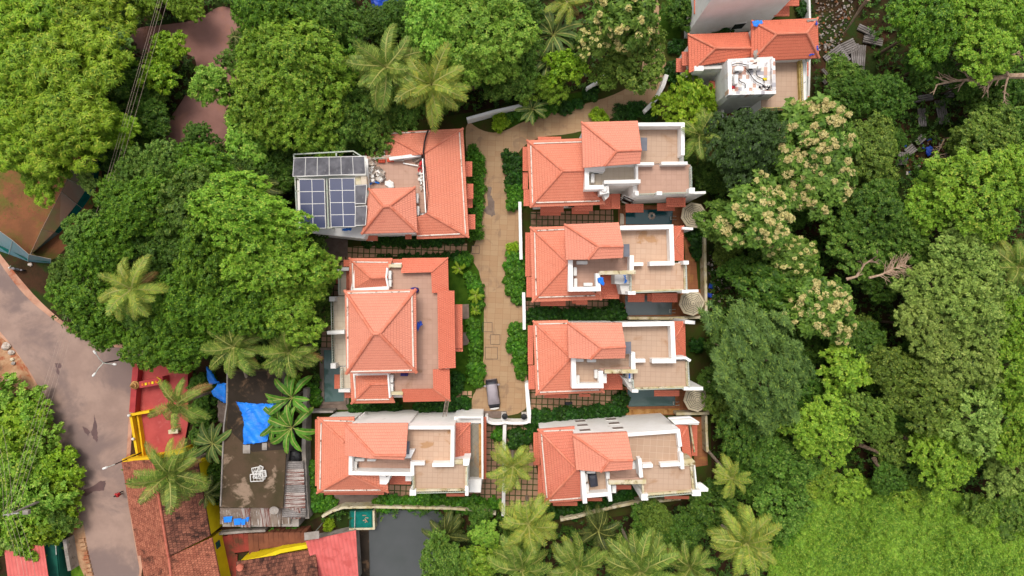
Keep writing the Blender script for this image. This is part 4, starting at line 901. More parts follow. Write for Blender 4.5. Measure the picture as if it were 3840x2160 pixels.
for a, c in zip(rings, rings[1:]):
    for i in range(n): mb.face([a[i], a[(i + 1) % n], c[(i + 1) % n], c[i]])
mb.face(rings[0]); obj('dish', mb, 'concrete', r_, True); mb = MB(); mb.cyl(b, .05, .36, 8); obj('mast', mb, 'metal', r_); mb = MB(); mb.bar(b + Vector((0, -.5, .5)), b + Vector((0, 0, .9)), .04); obj('feed_arm', mb, 'metal', r_)
def tank(label, c, r, hgt, mat='black'):
    r_ = root('water_tank', label, 'water tank', c); mb = MB(); n = 18
    prof = [(r * .98, 0), (r, hgt * .2), (r * .96, hgt * .22), (r, hgt * .5), (r * .96, hgt * .52), (r, hgt * .8), (r * .8, hgt * .92), (r * .35, hgt)]
    rg = [[c + Vector((a * math.cos(2 * math.pi * i / n), a * math.sin(2 * math.pi * i / n), z)) for i in range(n)] for a, z in prof]
    for p, q in zip(rg, rg[1:]):
        for i in range(n): mb.face([p[i], p[(i + 1) % n], q[(i + 1) % n], q[i]])
    mb.face(rg[-1]); obj('tank_body', mb, mat, r_, True)
    mb = MB(); mb.cyl(c + Vector((0, 0, hgt)), r * .3, .08, 14); obj('lid', mb, mat, r_)
    mb = MB()
    for i in range(6):
        d = Vector((math.cos(i * 1.047), math.sin(i * 1.047), 0)); mb.bar(c + d * r * .4 + Vector((0, 0, hgt)), c + d * r * .85 + Vector((0, 0, hgt * .93)), .08, .05)
    obj('rib', mb, mat, r_); return r_
tank('black plastic water tank wedged between the mossy roof and the grey wall', P(*kF(1475, 945), 1.0), .95, 1.3)

# clay-tiled temple house
h = House(kL, 'tiled_house', 'long house with old orange-brown clay tiles and yellow walls beside the road', 'house', (1750, 700))
h.body([(1360, 150), (2128, 120), (2256, 878), (1530, 1080)], 3.05, mat='yellow2')
h.body([(1545, 1120), (2262, 920), (2376, 1450), (1600, 1450)], 2.85, mat='yellow2', name='lower_wall')
a1, a2, a3, a4 = h.w(1303, 90, 3.4), h.w(1480, 1098, 3.4), h.w(1806, 1110, 5.2), h.w(1640, 70, 5.2)
h.roof([[a1, a2, a3, a4]], mat='clay', name='roof'); e = h.face([(2258, 885, 3.4), (2120, 80, 3.4), a4, a3]); h.roof([[e[0], e[1], a4, a3]], [(a4, a3)], mat='claydark', capmat='claycap' if 'claycap' in M else 'terracotta')
b1, b2, b3, b4 = h.w(1508, 1100, 3.2), h.w(1560, 1440, 3.2), h.w(1850, 1440, 4.9), h.w(1812, 1112, 4.9)
h.roof([[b1, b2, b3, b4]], mat='clay', name='lower_roof'); h.roof([h.face([(2385, 1440, 3.2), (2272, 905, 3.2), b4, b3])], [(b4, b3)], mat='clay', name='lower_roof', capmat='terracotta')
h.par([(1310, 78), (1500, 66), (1720, 35)], .35, 3.9, 3.0, 'yellow', 'eave_band')
h.win(1, 1, .2, .7, 1.2, 2.0, 'green', 'navy')
# terrace steps
h = House(kM, 'stairway', 'red and brown stepped terrace running between the tiled roofs', 'steps', (700, 650))
h.floor([(300, 545), (400, 540), (470, 720), (490, 720), (480, 940), (350, 940), (350, 760)], .25, 'stepred', 'landing')
xs = [395, 445, 497, 548, 592, 642, 690, 740, 790, 838, 885, 930, 985, 1045, 1100, 1150]
for i in range(15):
    t = (i / 14); yt = 520 + (-10) * t; yb = 712 - 95 * t + (40 if 3 < i < 6 else 0)
    yt2 = yt if i < 8 else 505
    z = .3 + i * .13
    h.block([(xs[i], yt2 + 3), (xs[i + 1] - 3, yt2), (xs[i + 1] + 14 - i * .6, yb - 6), (xs[i] + 14 - i * .6, yb)], z, 0, 'stepred' if i < 4 else 'stepbrown', 'step')
h.par([(280, 525), (560, 500), (760, 490)], .3, .9, 0, 'concrete', 'side_wall')
h.par([(560, 790), (740, 752), (900, 690), (1165, 640)], .5, 2.9, 0, 'yellow2', 'yellow_wall')
h = House(kM, 'tiled_house', 'low house with mottled brown clay tiles below the steps, cut by the bottom edge', 'house', (850, 860))
h.body([(500, 800), (1225, 700), (1260, 1000), (500, 1000)], 2.9, mat='yellow2')
f = h.face([(1240, 668, 3.0), (478, 790, 3.0), (480, 1100, 4.6), (1285, 1080)]); h.roof([f], mat='claydark')
mb = MB(); c = P(*kM(527, 833), 4.0); mb.tube([c, c + Vector((0, 0, .1)), c + Vector((0, 0, .45)), c + Vector((0, 0, .5)), c + Vector((0, 0, .42))], [.25, .42, .44, .36, .3], 16)
tag(obj('clay_pot', mb, 'terracotta', None, True, loc=c), 'round terracotta pot standing on the brown tiled roof corner', 'pot')
h = House(kM, 'corrugated_shed', 'shed with a salmon corrugated roof beside the pond', 'shed', (1450, 750))
h.body([(1180, 610), (1610, 515), (1640, 1000), (1280, 1000)], 2.7, mat='concrete')
f = h.face([(1634, 485, 2.9), (1148, 590, 3.3), (1300, 1100, 3.3), (1668, 1100)]); h.roof([[f[1], f[0], f[3], f[2]]], mat='salmonsheet', th=.06)
h = House(kL, 'corrugated_shed', 'small shed with a pinkish red sheet roof at the lower left corner', 'shed', (260, 1200))
h.body([(70, 1040), (440, 940), (500, 1400), (100, 1400)], 2.6, mat='concrete'); f = h.face([(460, 922, 2.8), (45, 1035, 2.8), (95, 1440, 3.4), (535, 1440)]); h.roof([[f[1], f[0], f[3], f[2]]], mat='redsheet', th=.06)
h = House(kL, 'green_shed', 'dark green sheet-roofed shelter next to the pinkish red shed', 'shed', (560, 1200))
h.body([(490, 980), (620, 970), (650, 1400), (540, 1400)], 1.8, mat='green'); f = h.face([(470, 960, 2.3), (530, 1440, 2.3), (640, 1440, 2.0), (600, 955)]); h.roof([[f[3], f[0], f[1], f[2]]], mat='green', th=.06)
sheet('roof_rope', h, [(592, 990, 2.4), (600, 990, 2.4), (606, 1090, 2.4), (598, 1090, 2.4)], 'metal')
h = House(kM, 'netted_tank', 'dark green netted box at the corner of the pond', 'tank', (1690, 390))
h.body([(1575, 300), (1800, 295), (1800, 470), (1570, 470)], 1.3, mat='green', name='net_wall')
h.floor([(1590, 312), (1785, 308), (1785, 460), (1590, 460)], 1.34, 'teal', 'net_cover'); h.par([(1805, 298), (1808, 470), (1570, 476)], .25, 1.4, 0, 'cream', 'rim'); h.par([(1625, 300), (1622, 470)], .1, 1.5, 1.3, 'metal', 'pole'); 
mb = MB(); c = P(*kM(1740, 370), 1.36)
for i in range(5): mb.tube([c + Vector((random.uniform(-.3, .3), random.uniform(-.4, .4), .02)), c + Vector((random.uniform(-.6, .3), random.uniform(-.6, .6), .12))], .06, 5)
tag(obj('dry_branch', mb, 'deadwood', None, loc=c), 'pale dry leaf stalk lying on the green netted box', 'branch')
# sign board / lamp sheet on a post
c = P(*kM(1208, 545), 4.2); r_ = root('lamp_board', 'flat grey board on a post above the steps and salmon roof', 'board', Vector((c.x, c.y, 0)))
mb = MB(); mb.prism([P(*kM(x, y), 4.3) for x, y in ((1135, 512), (1278, 492), (1280, 566), (1138, 584))], 4.2, True); obj('board', mb, 'concrete', r_); mb = MB(); mb.cyl(Vector((c.x, c.y, 0)), .06, 4.19, 8); obj('post', mb, 'metal', r_)
# temple court
h = House(kF, 'temple_court', 'red oxide temple platform with red and yellow boundary walls by the road', 'temple court', (400, 600))
h.floor([(225, 205), (480, 150), (630, 300), (630, 700), (590, 920), (260, 975), (200, 620)], .45, 'redfloor', 'platform')
h.body([(240, 215), (470, 165), (620, 300), (620, 690), (580, 910), (270, 960), (215, 620)], .3, mat='redwall', name='platform_side')
h.par([(228, 200), (212, 400), (197, 612)], .75, 1.5, 0, 'redwall', 'red_wall'); h.par([(620, 300), (620, 440)], .3, 1.3, 0, 'redwall', 'red_wall')
h.par([(330, 607), (184, 634), (240, 968)], .32, 1.7, 0, 'yellow', 'yellow_wall')
mb = MB()
for i in range(26):
    t = i / 25; x, y = 208 + 52 * t, 640 + 320 * t; c = h.w(x + 6, y, .5); mb.bar(c + Vector((-.25, 0, 0)), c + Vector((.25, 0, .9)), .1)
obj('baluster', mb, 'orange', h.root)
h.par([(238, 640), (262, 800), (282, 966)], .22, 1.1, .4, 'yellow', 'inner_rail')
h.par([(122, 990), (270, 985), (415, 958), (595, 912)], .5, 2.2, 0, 'yellow', 'yellow_wall'); h.rect(130, 985, 260, 1003, 2.6, 2.1, 'yellow', 'coping')
for x, y in ((173, 637), (205, 820), (322, 968)):
    mb = MB(); c = h.w(x, y, 2.0); mb.blob(c, .2, 10, 6, 0); o = obj('globe_lamp', mb, 'acwhite', h.root, True); mb = MB(); mb.cyl(Vector((c.x, c.y, 1.6)), .06, .22, 8); obj('lamp_base', mb, 'metal', o)
h = House(kF, 'shrine_wall', 'small dark red shrine parapet with a row of yellow painted panels and a finial', 'shrine', (340, 390))
h.block([(250, 375), (432, 335), (436, 395), (255, 425)], 1.9, .45, 'redwall', 'wall')
for i in range(5): h.block([(268 + i * 26, 390 - i * 5), (284 + i * 26, 387 - i * 5), (286 + i * 26, 406 - i * 5), (270 + i * 26, 409 - i * 5)], 1.96, 1.88, 'yellow2' if i % 2 else 'clay' and 'orange', 'panel')
mb = MB(); c = h.w(405, 362, 2.0)
for a in (-.5, .5): mb.bar(c + Vector((-.25, a * .8, 0)), c + Vector((.3, 0, .0)), .09)
obj('emblem', mb, 'yellow', h.root)
c = h.w(225, 400, 1.6); mb = MB(); mb.tube([c + Vector((0, 0, z)) for z in (0, .2, .25, .5, .55, .8, 1.1)], [.55, .55, .4, .4, .28, .2, .05], 12); obj('finial', mb, 'tanstone', h.root, True)
mb = MB(); mb.prism([P(*kF(x, y), 1.2) for x, y in ((476, 752), (550, 745), (553, 775), (480, 782))], .4, True); tag(obj('stone_block', mb, 'cream', None, loc=P(*kF(515, 765), .45)), 'pale stone block on the red court under the palm fronds', 'stone block')
# grey wall between mossy house and villa
wall('compound_wall', 'grey concrete wall between the banana plants and the lower left villa', kF, [(1540, 430), (1535, 620), (1528, 900), (1540, 1200), (1556, 1438)], 2.0, .5, 'concrete')
wall('compound_wall', 'short whitish wall at the corner of the narrow pool and the banana plants', kC, [(130, 135), (250, 130), (430, 128)], 1.8, .25, 'concrete')
# ================================================================ estate walls
wall('estate_wall', 'white wall curving along the top of the driveway under the trees', kG, [(-290, 1290), (0, 1210), (200, 1165), (415, 1115)], 1.8, .35, 'white')
wall('estate_wall', 'white wall behind the yellow-green trees above the driveway', kG, [(1015, 955), (1100, 905), (1190, 835), (1300, 740)], 1.8, .3, 'white')
wall('curved_wall', 'weathered cream curved wall at the upper end of the driveway', kG, [(1640, 1210), (1740, 1110), (1800, 1020), (1850, 920), (1885, 810)], 1.7, .5, 'whitegrey')
wall('garden_wall', 'white wall piece beside the driveway below the first right villa', k1, [(285, 1020), (288, 1200), (293, 1431), (298, 1640)], 1.8, .4)
wall('garden_wall', 'white wall piece beside the driveway between the two lower hedges', k2, [(325, 905), (330, 1100), (332, 1305)], 1.8, .4)
wall('garden_wall', 'cream wall piece from the last driveway hedge down to the gate', k3, [(358, 830), (368, 1000), (378, 1120), (384, 1250)], 1.8, .45)
wall('estate_wall', 'mossy-topped wall along the right side of the estate by the upper parasols', k2, [(2270, 310), (2275, 600), (2282, 900), (2285, 1170), (1900, 1185), (1450, 1182)], 1.6, .35, 'cream')
wall('estate_wall', 'mossy-topped wall behind the lowest parasol', k3, [(2312, 800), (2305, 1145), (1965, 1152)], 1.6, .35, 'cream')
wall('estate_wall', 'mossy wall running down from the lowest parasol to the leaning palm', k4, [(2285, 170), (2290, 360), (2300, 560)], 1.6, .3, 'cream')
wall('estate_wall', 'long stained wall above the pond below the lower left villa', kC, [(310, 1270), (420, 1210), (540, 1170), (900, 1165), (1300, 1172), (1700, 1180), (2000, 1200), (2200, 1240)], 1.6, .3, 'cream')
wall('estate_wall', 'long curved stained wall below the lower right villa', k4, [(720, 1290), (900, 1255), (1100, 1200), (1300, 1150), (1520, 1105), (1800, 1085), (2010, 1060)], 1.6, .35, 'cream')
wall('dividing_wall', 'narrow weathered white wall running under the palms between the two lowest villas', kP, [(597, 290), (592, 470), (592, 700), (588, 860), (585, 990)], 1.7, .45, 'whitegrey')
wall('estate_wall', 'white wall behind the top edge villa', kT, [(1915, -100), (1925, 200), (1920, 760), (1905, 1290)], 1.8, .25, 'whitegrey')
h = House(kP, 'gateway', 'white scalloped gate wall at the end of the driveway below the covered car', 'gate wall', (620, 270))
arc = lambda x0, x1, y, d: [(x0 + (x1 - x0) * t, y + d * math.sin(math.pi * t) ** .6) for t in [i / 8 for i in range(9)]]
h.par([(456, 228), (462, 262)] + arc(478, 592, 272, 10) + arc(600, 770, 272, 8) + [(785, 262), (788, 200), (775, 60), (768, -30)], .36, 1.9, 0, 'white', 'wall')
h.rect(572, 218, 606, 262, 2.0, 0, 'whitegrey', 'pillar'); h.rect(728, 218, 766, 262, 2.0, 0, 'whitegrey', 'pillar')
for x, y, lb in ((598, 222, 'dark bowl-shaped pot on the middle gate pillar'), (744, 224, 'dark bowl-shaped pot on the gate pillar by the right wall')):
    c = P(*kP(x, y), 2.0); r_ = root('planter_bowl', lb, 'pot', c, 'pots on the gate pillars'); mb = MB(); mb.tube([c, c + Vector((0, 0, .12)), c + Vector((0, 0, .4)), c + Vector((0, 0, .46)), c + Vector((0, 0, .4)), c + Vector((0, 0, .25))], [.16, .2, .4, .42, .36, .2], 16); obj('bowl', mb, 'black', r_, True)
    mb = MB(); mb.blob(c + Vector((0, 0, .3)), .2, 8, 4, .15, (1, 1, .4)); obj('soil', mb, 'stepbrown', r_)
# ================================================================ pools
def pool(label, k, water, coping, mat, cmat='deck', ladder=None, z=.12):
    b = P(*k(*water[0]), 0); r_ = root('swimming_pool', label, 'swimming pool', b)
    mb = MB(); mb.face([P(*k(x, y), z) for x, y in water[::-1]]); obj('water', mb, mat, r_)
    q = [P(*k(x, y), z + .1) for x, y in water]; mb = MB(); band(mb, q, .32, z + .1, -.3, True); obj('coping', mb, cmat, r_)
    if ladder:
        mb = MB(); c = P(*k(*ladder), 0)
        for s in (-.22, .22):
            mb.tube([c + Vector((-.35, s, 0)), c + Vector((-.35, s, .55)), c + Vector((-.1, s, .75)), c + Vector((.3, s, .65)), c + Vector((.35, s, 0))], .035, 6)
        for zz in (.15, .4): mb.bar(c + Vector((-.35, -.22, zz)), c + Vector((-.35, .22, zz)), .1, .04)
        obj('ladder', mb, 'metal', r_)
    return r_
pool('dark teal pool with a floating flower ring below the first right villa', k1, [(1405, 1095), (1945, 1085), (1930, 1275), (1408, 1278)], None, 'poolteal', ladder=(1925, 1200))
pool('grey sky-reflecting pool between the second and third right villas', k2, [(1400, 930), (1938, 925), (1928, 1158), (1408, 1168)], None, 'poolgrey', ladder=(1915, 1105))
pool('grey-green pool beside the lowest parasol', k3, [(1425, 880), (1968, 880), (1966, 1078), (1438, 1088)], None, 'pooldark', ladder=(1955, 1030))
pool('narrow dark pool behind the large left villa', kB, [(225, 845), (405, 845), (400, 1262), (230, 1268)], None, 'pooldark', 'greydeck')
pool('sliver of pool under the lower right villa terrace', k4, [(1490, 915), (1580, 915), (1590, 1020), (1500, 1020)], None, 'poolgrey')
mb = MB(); c = P(*k1(1700, 1172), .16)
for i in range(9):
    a = i * .7; p = c + Vector((math.cos(a) * .35, math.sin(a) * .35, .03))
    mb.tube([p, p + Vector((0, 0, .08))], [.17, .08], 8)
tag(obj('flower_ring', mb, 'stone', None, loc=c), 'ring of pale pink flowers floating in the dark teal pool', 'flowers')
def steps_arc(label, k, pts, z=.3):
    mb = MB(); mb.prism([P(*k(x, y), z) for x, y in pts], 0); tag(obj('pool_step', mb, 'creamtile', None, loc=P(*k(*pts[0]), 0)), label, 'step')
steps_arc('cream curved step at the end of the dark teal pool', k1, [(1362, 1145), (1395, 1150), (1404, 1180), (1403, 1262), (1360, 1266)])
steps_arc('cream curved step at the end of the grey pool', k2, [(1362, 1010), (1395, 1015), (1402, 1070), (1398, 1100), (1375, 1060)])
# parasols
def parasol(label, k, x, y, rpx, rz=0.1, mats=('canvas', 'canvasdark'), z=2.6):
    c = P(*k(x, y), z); Rm = rpx * .34938 * (H - z) / H / S
    r_ = root('parasol', label, 'parasol', Vector((c.x, c.y, 0)), 'striped pool parasols')
    rad = [.03, .1, .2, .24, .34, .38, .48, .52, .62, .66, .77, .82, .92, 1.0]
    pt = lambda i, t: c + Vector((math.cos(rz + i * math.pi / 4) * Rm * t, math.sin(rz + i * math.pi / 4) * Rm * t, .62 * (1 - t) ** 1.15 - .12 * 0))
    A, B = MB(), MB()
    for j in range(len(rad) - 1):
        m = B if j in (2, 4, 6, 8, 10) else A
        for i in range(8): m.face([pt(i, rad[j]), pt(i, rad[j + 1]), pt(i + 1, rad[j + 1]), pt(i + 1, rad[j])])
    for i in range(8):
        a, b = pt(i, 1), pt(i + 1, 1); A.face([a, a - Vector((0, 0, .18)), b - Vector((0, 0, .18)), b])
    o = obj('canopy', A, mats[0], r_); obj('stripe', B, mats[1], o)
    mb = MB(); mb.cyl(c + Vector((0, 0, .6)), .06, .14, 8); obj('finial', mb, 'wood', r_)
    mb = MB(); mb.cyl(Vector((c.x, c.y, 0)), .04, 3.15, 8); obj('pole', mb, 'wood', r_); mb = MB(); mb.cyl(Vector((c.x, c.y, 0)), .35, .1, 14); obj('base', mb, 'concrete', r_)
    for i in range(8):
        mb = MB(); mb.bar(pt(i, .02) - Vector((0, 0, .03)), pt(i, .98) - Vector((0, 0, .03)), .03); obj('rib', mb, 'wood', r_)
    return r_
parasol('striped parasol half under the tree by the dark teal pool', k1, 2152, 1165, 140, .2)
parasol('fully visible striped parasol at the corner of the grey pool', k2, 2131, 1020, 139, .12)
parasol('yellowish striped parasol by the grey-green pool, lowest of the three', k3, 2180, 993, 139, .12, ('canvas', 'canvasdark'))
# solar canopy on villa A
ZS = 8.2
c = P(*kA(560, 880), 5.6)
r_ = root('solar_rack', 'pale pipe rack holding the solar panels over the left end of the villa', 'rack', c)
def pipes(segs, z, z0=None, name='pipe', rr=.07):
    for a, b in segs:
        p, q = P(*kA(*a), z), P(*kA(*b), z); mb = MB(); mb.bar(p, q, rr * 2); obj(name, mb, 'paleiron', r_)
pipes([((245, 432), (785, 403)), ((245, 432), (250, 475)), ((785, 403), (860, 450)), ((630, 412), (632, 450))], 9.0)
pipes([((258, 640), (280, 1112)), ((280, 1112), (900, 1080)), ((900, 1080), (935, 1070)), ((922, 740), (932, 1060)), ((258, 765), (560, 762)), ((545, 650), (560, 1090)), ((270, 645), (800, 635)), ((410, 1108), (412, 1135)), ((900, 875), (932, 880))], 7.9)
for x, y in ((250, 450), (785, 430), (262, 650), (280, 1105), (895, 1080), (560, 1090), (560, 650)):
    q = P(*kA(x, y), 7.9); mb = MB(); mb.bar(Vector((q.x, q.y, 5.5)), q, .1); obj('post', mb, 'paleiron', r_)
def panels(name, label, quad, nx, ny, z, mat, frame='acwhite', gap=.02, tilt=0):
    """quad: crop corners TL,TR,BR,BL; rows slope down by tilt"""
    q = [P(*kA(*p), z + (tilt if i < 2 else 0)) for i, p in enumerate(quad)]
    rt = root(name, label, 'solar panels', (q[0] + q[2]) / 2 )
    L = lambda u, v: q[0].lerp(q[1], u).lerp(q[3].lerp(q[2], u), v)
    fr = MB(); n = (q[1] - q[0]).cross(q[3] - q[0]).normalized(); n = n if n.z > 0 else -n
    for i in range(nx + 1): fr.bar(L(i / nx, 0), L(i / nx, 1), .06, .06)
    for j in range(ny + 1): fr.bar(L(0, j / ny), L(1, j / ny), .058, .056)
    obj('frame', fr, frame, rt)
    for i in range(nx):
        for j in range(ny):
            g = [L((i + gap) / nx, (j + gap) / ny), L((i + gap) / nx, (j + 1 - gap) / ny), L((i + 1 - gap) / nx, (j + 1 - gap) / ny), L((i + 1 - gap) / nx, (j + gap) / ny)]
            mb = MB(); mb.face([p + n * .015 for p in g]); mb.face([p - n * .03 for p in g[::-1]])
            for a in range(4): mb.face([g[a] - n * .03, g[(a + 1) % 4] - n * .03, g[(a + 1) % 4] + n * .015, g[a] + n * .015])
            obj('panel', mb, mat, rt)
    return rt
panels('solar_array', 'blue solar panel block of eight at the far left of the rack', [(296, 660), (522, 657), (535, 1100), (308, 1104)], 2, 4, 8.2, 'solar')
panels('solar_array', 'blue solar panel block of eight next to the small grey panels', [(568, 650), (795, 648), (808, 1086), (585, 1090)], 2, 4, 8.2, 'solar')
panels('solar_collector', 'long row of six dusty grey solar collectors', [(248, 464), (884, 450), (896, 610), (238, 632)], 6, 1, 8.6, 'collector', tilt=.5)
panels('solar_collector', 'small grey solar collector below the beige tank', [(800, 712), (906, 707), (896, 876), (800, 880)], 1, 1, 8.5, 'collector')
panels('solar_collector', 'lower small grey solar collector with a shadow-dark top edge', [(805, 905), (908, 898), (896, 1072), (800, 1077)], 1, 1, 8.5, 'collector')
c = P(*kA(868, 665), 7.4); r_ = root('water_heater', 'beige box-shaped water heater above the small grey collectors', 'water heater', c)
mb = MB(); mb.prism([P(*kA(x, y), 8.2) for x, y in ((850, 628), (902, 624), (908, 700), (858, 704))], 7.4, True); obj('heater_body', mb, 'creamtile', r_); mb = MB(); mb.prism([P(*kA(x, y), 8.0) for x, y in ((800, 632), (848, 628), (856, 704), (804, 706))], 7.5, True); obj('heater_base', mb, 'cream', r_)
# ================================================================ ground, roads, paths
g = MB(); g.face([(-260, -200, 0), (260, -200, 0), (260, 200, 0), (-260, 200, 0)]); tag(obj('ground', g, 'soildark'), kind='structure')
EST = [(738, 380), (940, 322), (1170, 285), (1340, 252), (1470, 225), (1560, 140), (1600, 0), (2042, 0), (2040, 300), (1780, 310), (1790, 1240), (1640, 1285), (1420, 1320), (1250, 1285), (940, 1272), (850, 1280), (780, 1310), (775, 1040), (808, 1000), (815, 640)]
flat('garden_ground', D, EST, .02, 'estate')
flat('driveway', D, smoothpoly([(1168, 296), (1176, 420), (1208, 440), (1214, 560), (1196, 610), (1178, 650), (1182, 690), (1210, 720), (1216, 900), (1200, 980), (1186, 1000), (1186, 1046), (1330, 1046), (1328, 960), (1314, 830), (1312, 600), (1306, 480), (1282, 420), (1330, 345), (1460, 336), (1545, 292), (1625, 275), (1668, 215), (1680, 160), (1655, 90), (1660, -20), (1590, -20), (1610, 100), (1620, 190), (1560, 235), (1450, 268), (1330, 298), (1260, 336), (1210, 330)], 2), .04, 'drive')
RSH = [(-30, 600), (40, 690), (110, 770), (210, 850), (320, 870), (420, 880), (338, 900), (330, 1150), (318, 1180), (340, 1330), (370, 1480), (215, 1480), (180, 1300), (140, 1130), (70, 960), (-30, 820)]
flat('road_shoulder', D, smoothpoly(RSH), .01, 'shoulder')
RD = [(-30, 618), (40, 720), (100, 780), (220, 862), (330, 880), (390, 870), (330, 930), (318, 1160), (312, 1200), (332, 1330), (362, 1490), (240, 1490), (205, 1320), (170, 1170), (110, 990), (40, 880), (-30, 800)]
flat('road', D, smoothpoly(RD), .025, 'asphalt')
flat('side_road', D, smoothpoly([(325, 70), (420, 62), (500, 50), (555, 10), (600, 30), (640, 120), (640, 200), (620, 280), (560, 380), (470, 400), (340, 400), (420, 310), (480, 220), (500, 150), (460, 130), (400, 150), (330, 130)]), .012, 'brownroad')
flat('soil_yard', D, smoothpoly([(-40, 400), (200, 380), (250, 390), (260, 470), (190, 600), (125, 665), (60, 650), (-40, 600)], 1), .015, 'soil')
flat('sandy_verge', D, smoothpoly([(-30, 820), (40, 880), (100, 985), (150, 1100), (195, 1290), (225, 1460), (170, 1460), (130, 1150), (60, 1020), (-30, 980)], 1), .018, 'sand')
flat('verge_grass', D, [(150, 1380), (178, 1375), (212, 1449), (216, 1480), (165, 1480)], .022, 'verge')
flat('rubble_ground', D, smoothpoly([(2040, -20), (2200, -20), (2240, 130), (2350, 260), (2380, 420), (2260, 450), (2150, 330), (2045, 300)], 2), .016, 'soil' if False else 'soildark')
for k, pts, z, m in (
    (kA, [(735, 1268), (1815, 1240), (1815, 1335), (735, 1370)], .06, 'paver'), (k1, [(395, 1130), (1285, 1110), (1290, 1250), (395, 1300)], .06, 'paverdark'),
    (k2, [(350, 1000), (1300, 980), (1260, 1120), (350, 1180)], .06, 'paverdark'), (k3, [(390, 900), (1340, 870), (1340, 1080), (395, 1180)], .06, 'paver'),
    (kP, [(452, 290), (590, 290), (586, 870), (400, 880)], .06, 'paverdark'), (kP, [(606, 290), (775, 290), (900, 930), (600, 930)], .062, 'paver'),
    (kC, [(1000, 890), (1290, 890), (1285, 1070), (990, 1070)], .06, 'paver'), (kB, [(215, 130), (430, 130), (330, 850), (215, 850)], .06, 'paverdark'),
    (kC, [(2100, 265), (2230, 265), (2230, 700), (2100, 1040), (1890, 1040), (1890, 985)], .064, 'paverdark'), (kB, [(1205, 1175), (1385, 1172), (1385, 1225), (1205, 1225)], .066, 'paver')):
    flat('paved_path', k, pts, z, m)
for k, pts, z, m, nm in (
    (kB, [(1200, 130), (1365, 120), (1440, 240), (1480, 420), (1478, 900), (1440, 1150), (1385, 1170), (1385, 1330), (1190, 1330)], .05, 'lawn', 'lawn'),
    (kT, [(215, 120), (460, 120), (460, 440), (220, 440)], .05, 'lawn', 'lawn'), (kG, [(20, 1210), (480, 1100), (1020, 980), (960, 1150), (500, 1230), (160, 1400), (60, 1340)], .05, 'lawn', 'lawn'),
    (k2, [(1340, 870), (2262, 870), (2280, 1180), (1340, 1180)], .07, 'deck', 'pool_deck'), (k1, [(1340, 1060), (2220, 1060), (2220, 1290), (1340, 1290)], .07, 'deck', 'pool_deck'),
    (k3, [(1385, 860), (2305, 870), (2305, 1150), (1390, 1180)], .07, 'deck', 'pool_deck'), (k3, [(1430, 1100), (2000, 1090), (1960, 1150), (1430, 1165)], .078, 'tanstone', 'pool_edge'),
    (k2, [(1430, 1172), (1900, 1165), (1900, 1184), (1430, 1190)], .078, 'tanstone', 'pool_edge'), (k4, [(1300, 905), (1680, 905), (1680, 1090), (1300, 1090)], .07, 'deck', 'pool_deck'),
    (kB, [(205, 835), (432, 835), (432, 1318), (205, 1318)], .07, 'greydeck', 'pool_deck'), (kC, [(440, 1025), (990, 1025), (900, 1115), (470, 1150)], .06, 'greydeck', 'path'),
    (kA, [(460, 1195), (735, 1180), (735, 1400), (460, 1400)], .055, 'greydeck', 'path'), (k2, [(2040, 230), (2150, 230), (2200, 880), (2080, 880)], .056, 'deck', 'path'),
    (k4, [(2130, 180), (2290, 180), (2300, 700), (2160, 720)], .056, 'deck', 'path'), (kL, [(850, 770), (900, 770), (985, 1317), (990, 1400), (930, 1400)], .03, 'clay' if False else 'sand', 'path'),
    (kC, [(1960, 120), (2320, 120), (2320, 200), (1960, 190)], .065, 'greydeck', 'gate_threshold'), (kM, [(1630, 480), (1850, 480), (1850, 960), (1650, 960)], .03, 'mossdark', 'path')):
    flat(nm, k, pts, z, m)
flat('pond', kM, [(1835, 292), (2420, 292), (2560, 420), (2560, 960), (1770, 960), (1760, 480), (1815, 470)], .05, 'pond')
for i, pts in enumerate(((745, 1300), (770, 1240), (795, 1180), (825, 1120))): pass
def blotch(k, pts, name='wet_patch', z=.032, mat='wet'):
    q = []; n = len(pts)
    for i in range(n):
        a, b = pts[i], pts[(i + 1) % n]
        for t in (0, .2, .4, .6, .8): q.append((a[0] + (b[0] - a[0]) * t + random.uniform(-5, 5), a[1] + (b[1] - a[1]) * t + random.uniform(-5, 5)))
    flat(name, k, q, z, mat)
blotch(kL, [(845, 415), (960, 370), (1080, 300), (1130, 295), (1135, 330), (1110, 395), (1000, 415), (910, 465)])
blotch(kW, [(790, 900), (802, 960), (818, 1080), (812, 1135), (780, 1110), (762, 1050), (782, 1000)])
blotch(kW, [(690, 1000), (730, 1020), (755, 1050), (735, 1080), (705, 1050)])
blotch(kW, [(460, 470), (500, 470), (515, 500), (490, 520), (500, 580), (470, 545)])
blotch(kA, [(2000, 720), (2040, 730), (2030, 800), (2060, 860), (2070, 980), (2040, 1000), (1960, 940), (2000, 900)], z=.046, mat='greydeck')
for x0, y0, x1, y1, k in ((1470, 640, 1543, 712, kB), (1531, 736, 1604, 810, kB), (1490, 832, 1584, 925, kB), (1385, 45, 1443, 105, kB)):
    mb = MB(); q = [P(*k(x, y), .055) for x, y in ((x0, y0), (x1, y0), (x1, y1), (x0, y1))]; band(mb, q, .05, .055, .02, True); c = (q[0] + q[2]) / 2
    o = obj('manhole_cover', mb, 'darkgrey', None, loc=c); L = MB(); L.prism([p.lerp(c, .04) - Vector((0, 0, .006)) for p in q], .03); WL[o.name] = c; obj('slab', L, 'drive', o)
    tag(o, {640: 'square paved manhole cover on the driveway, second from the car upward at the left edge', 736: 'square paved manhole cover furthest right of the three below the driveway middle', 832: 'square paved manhole cover with a cross joint, nearest the covered car', 45: 'square manhole cover at the top of the lower driveway by the left garden'}[y0], 'manhole cover')
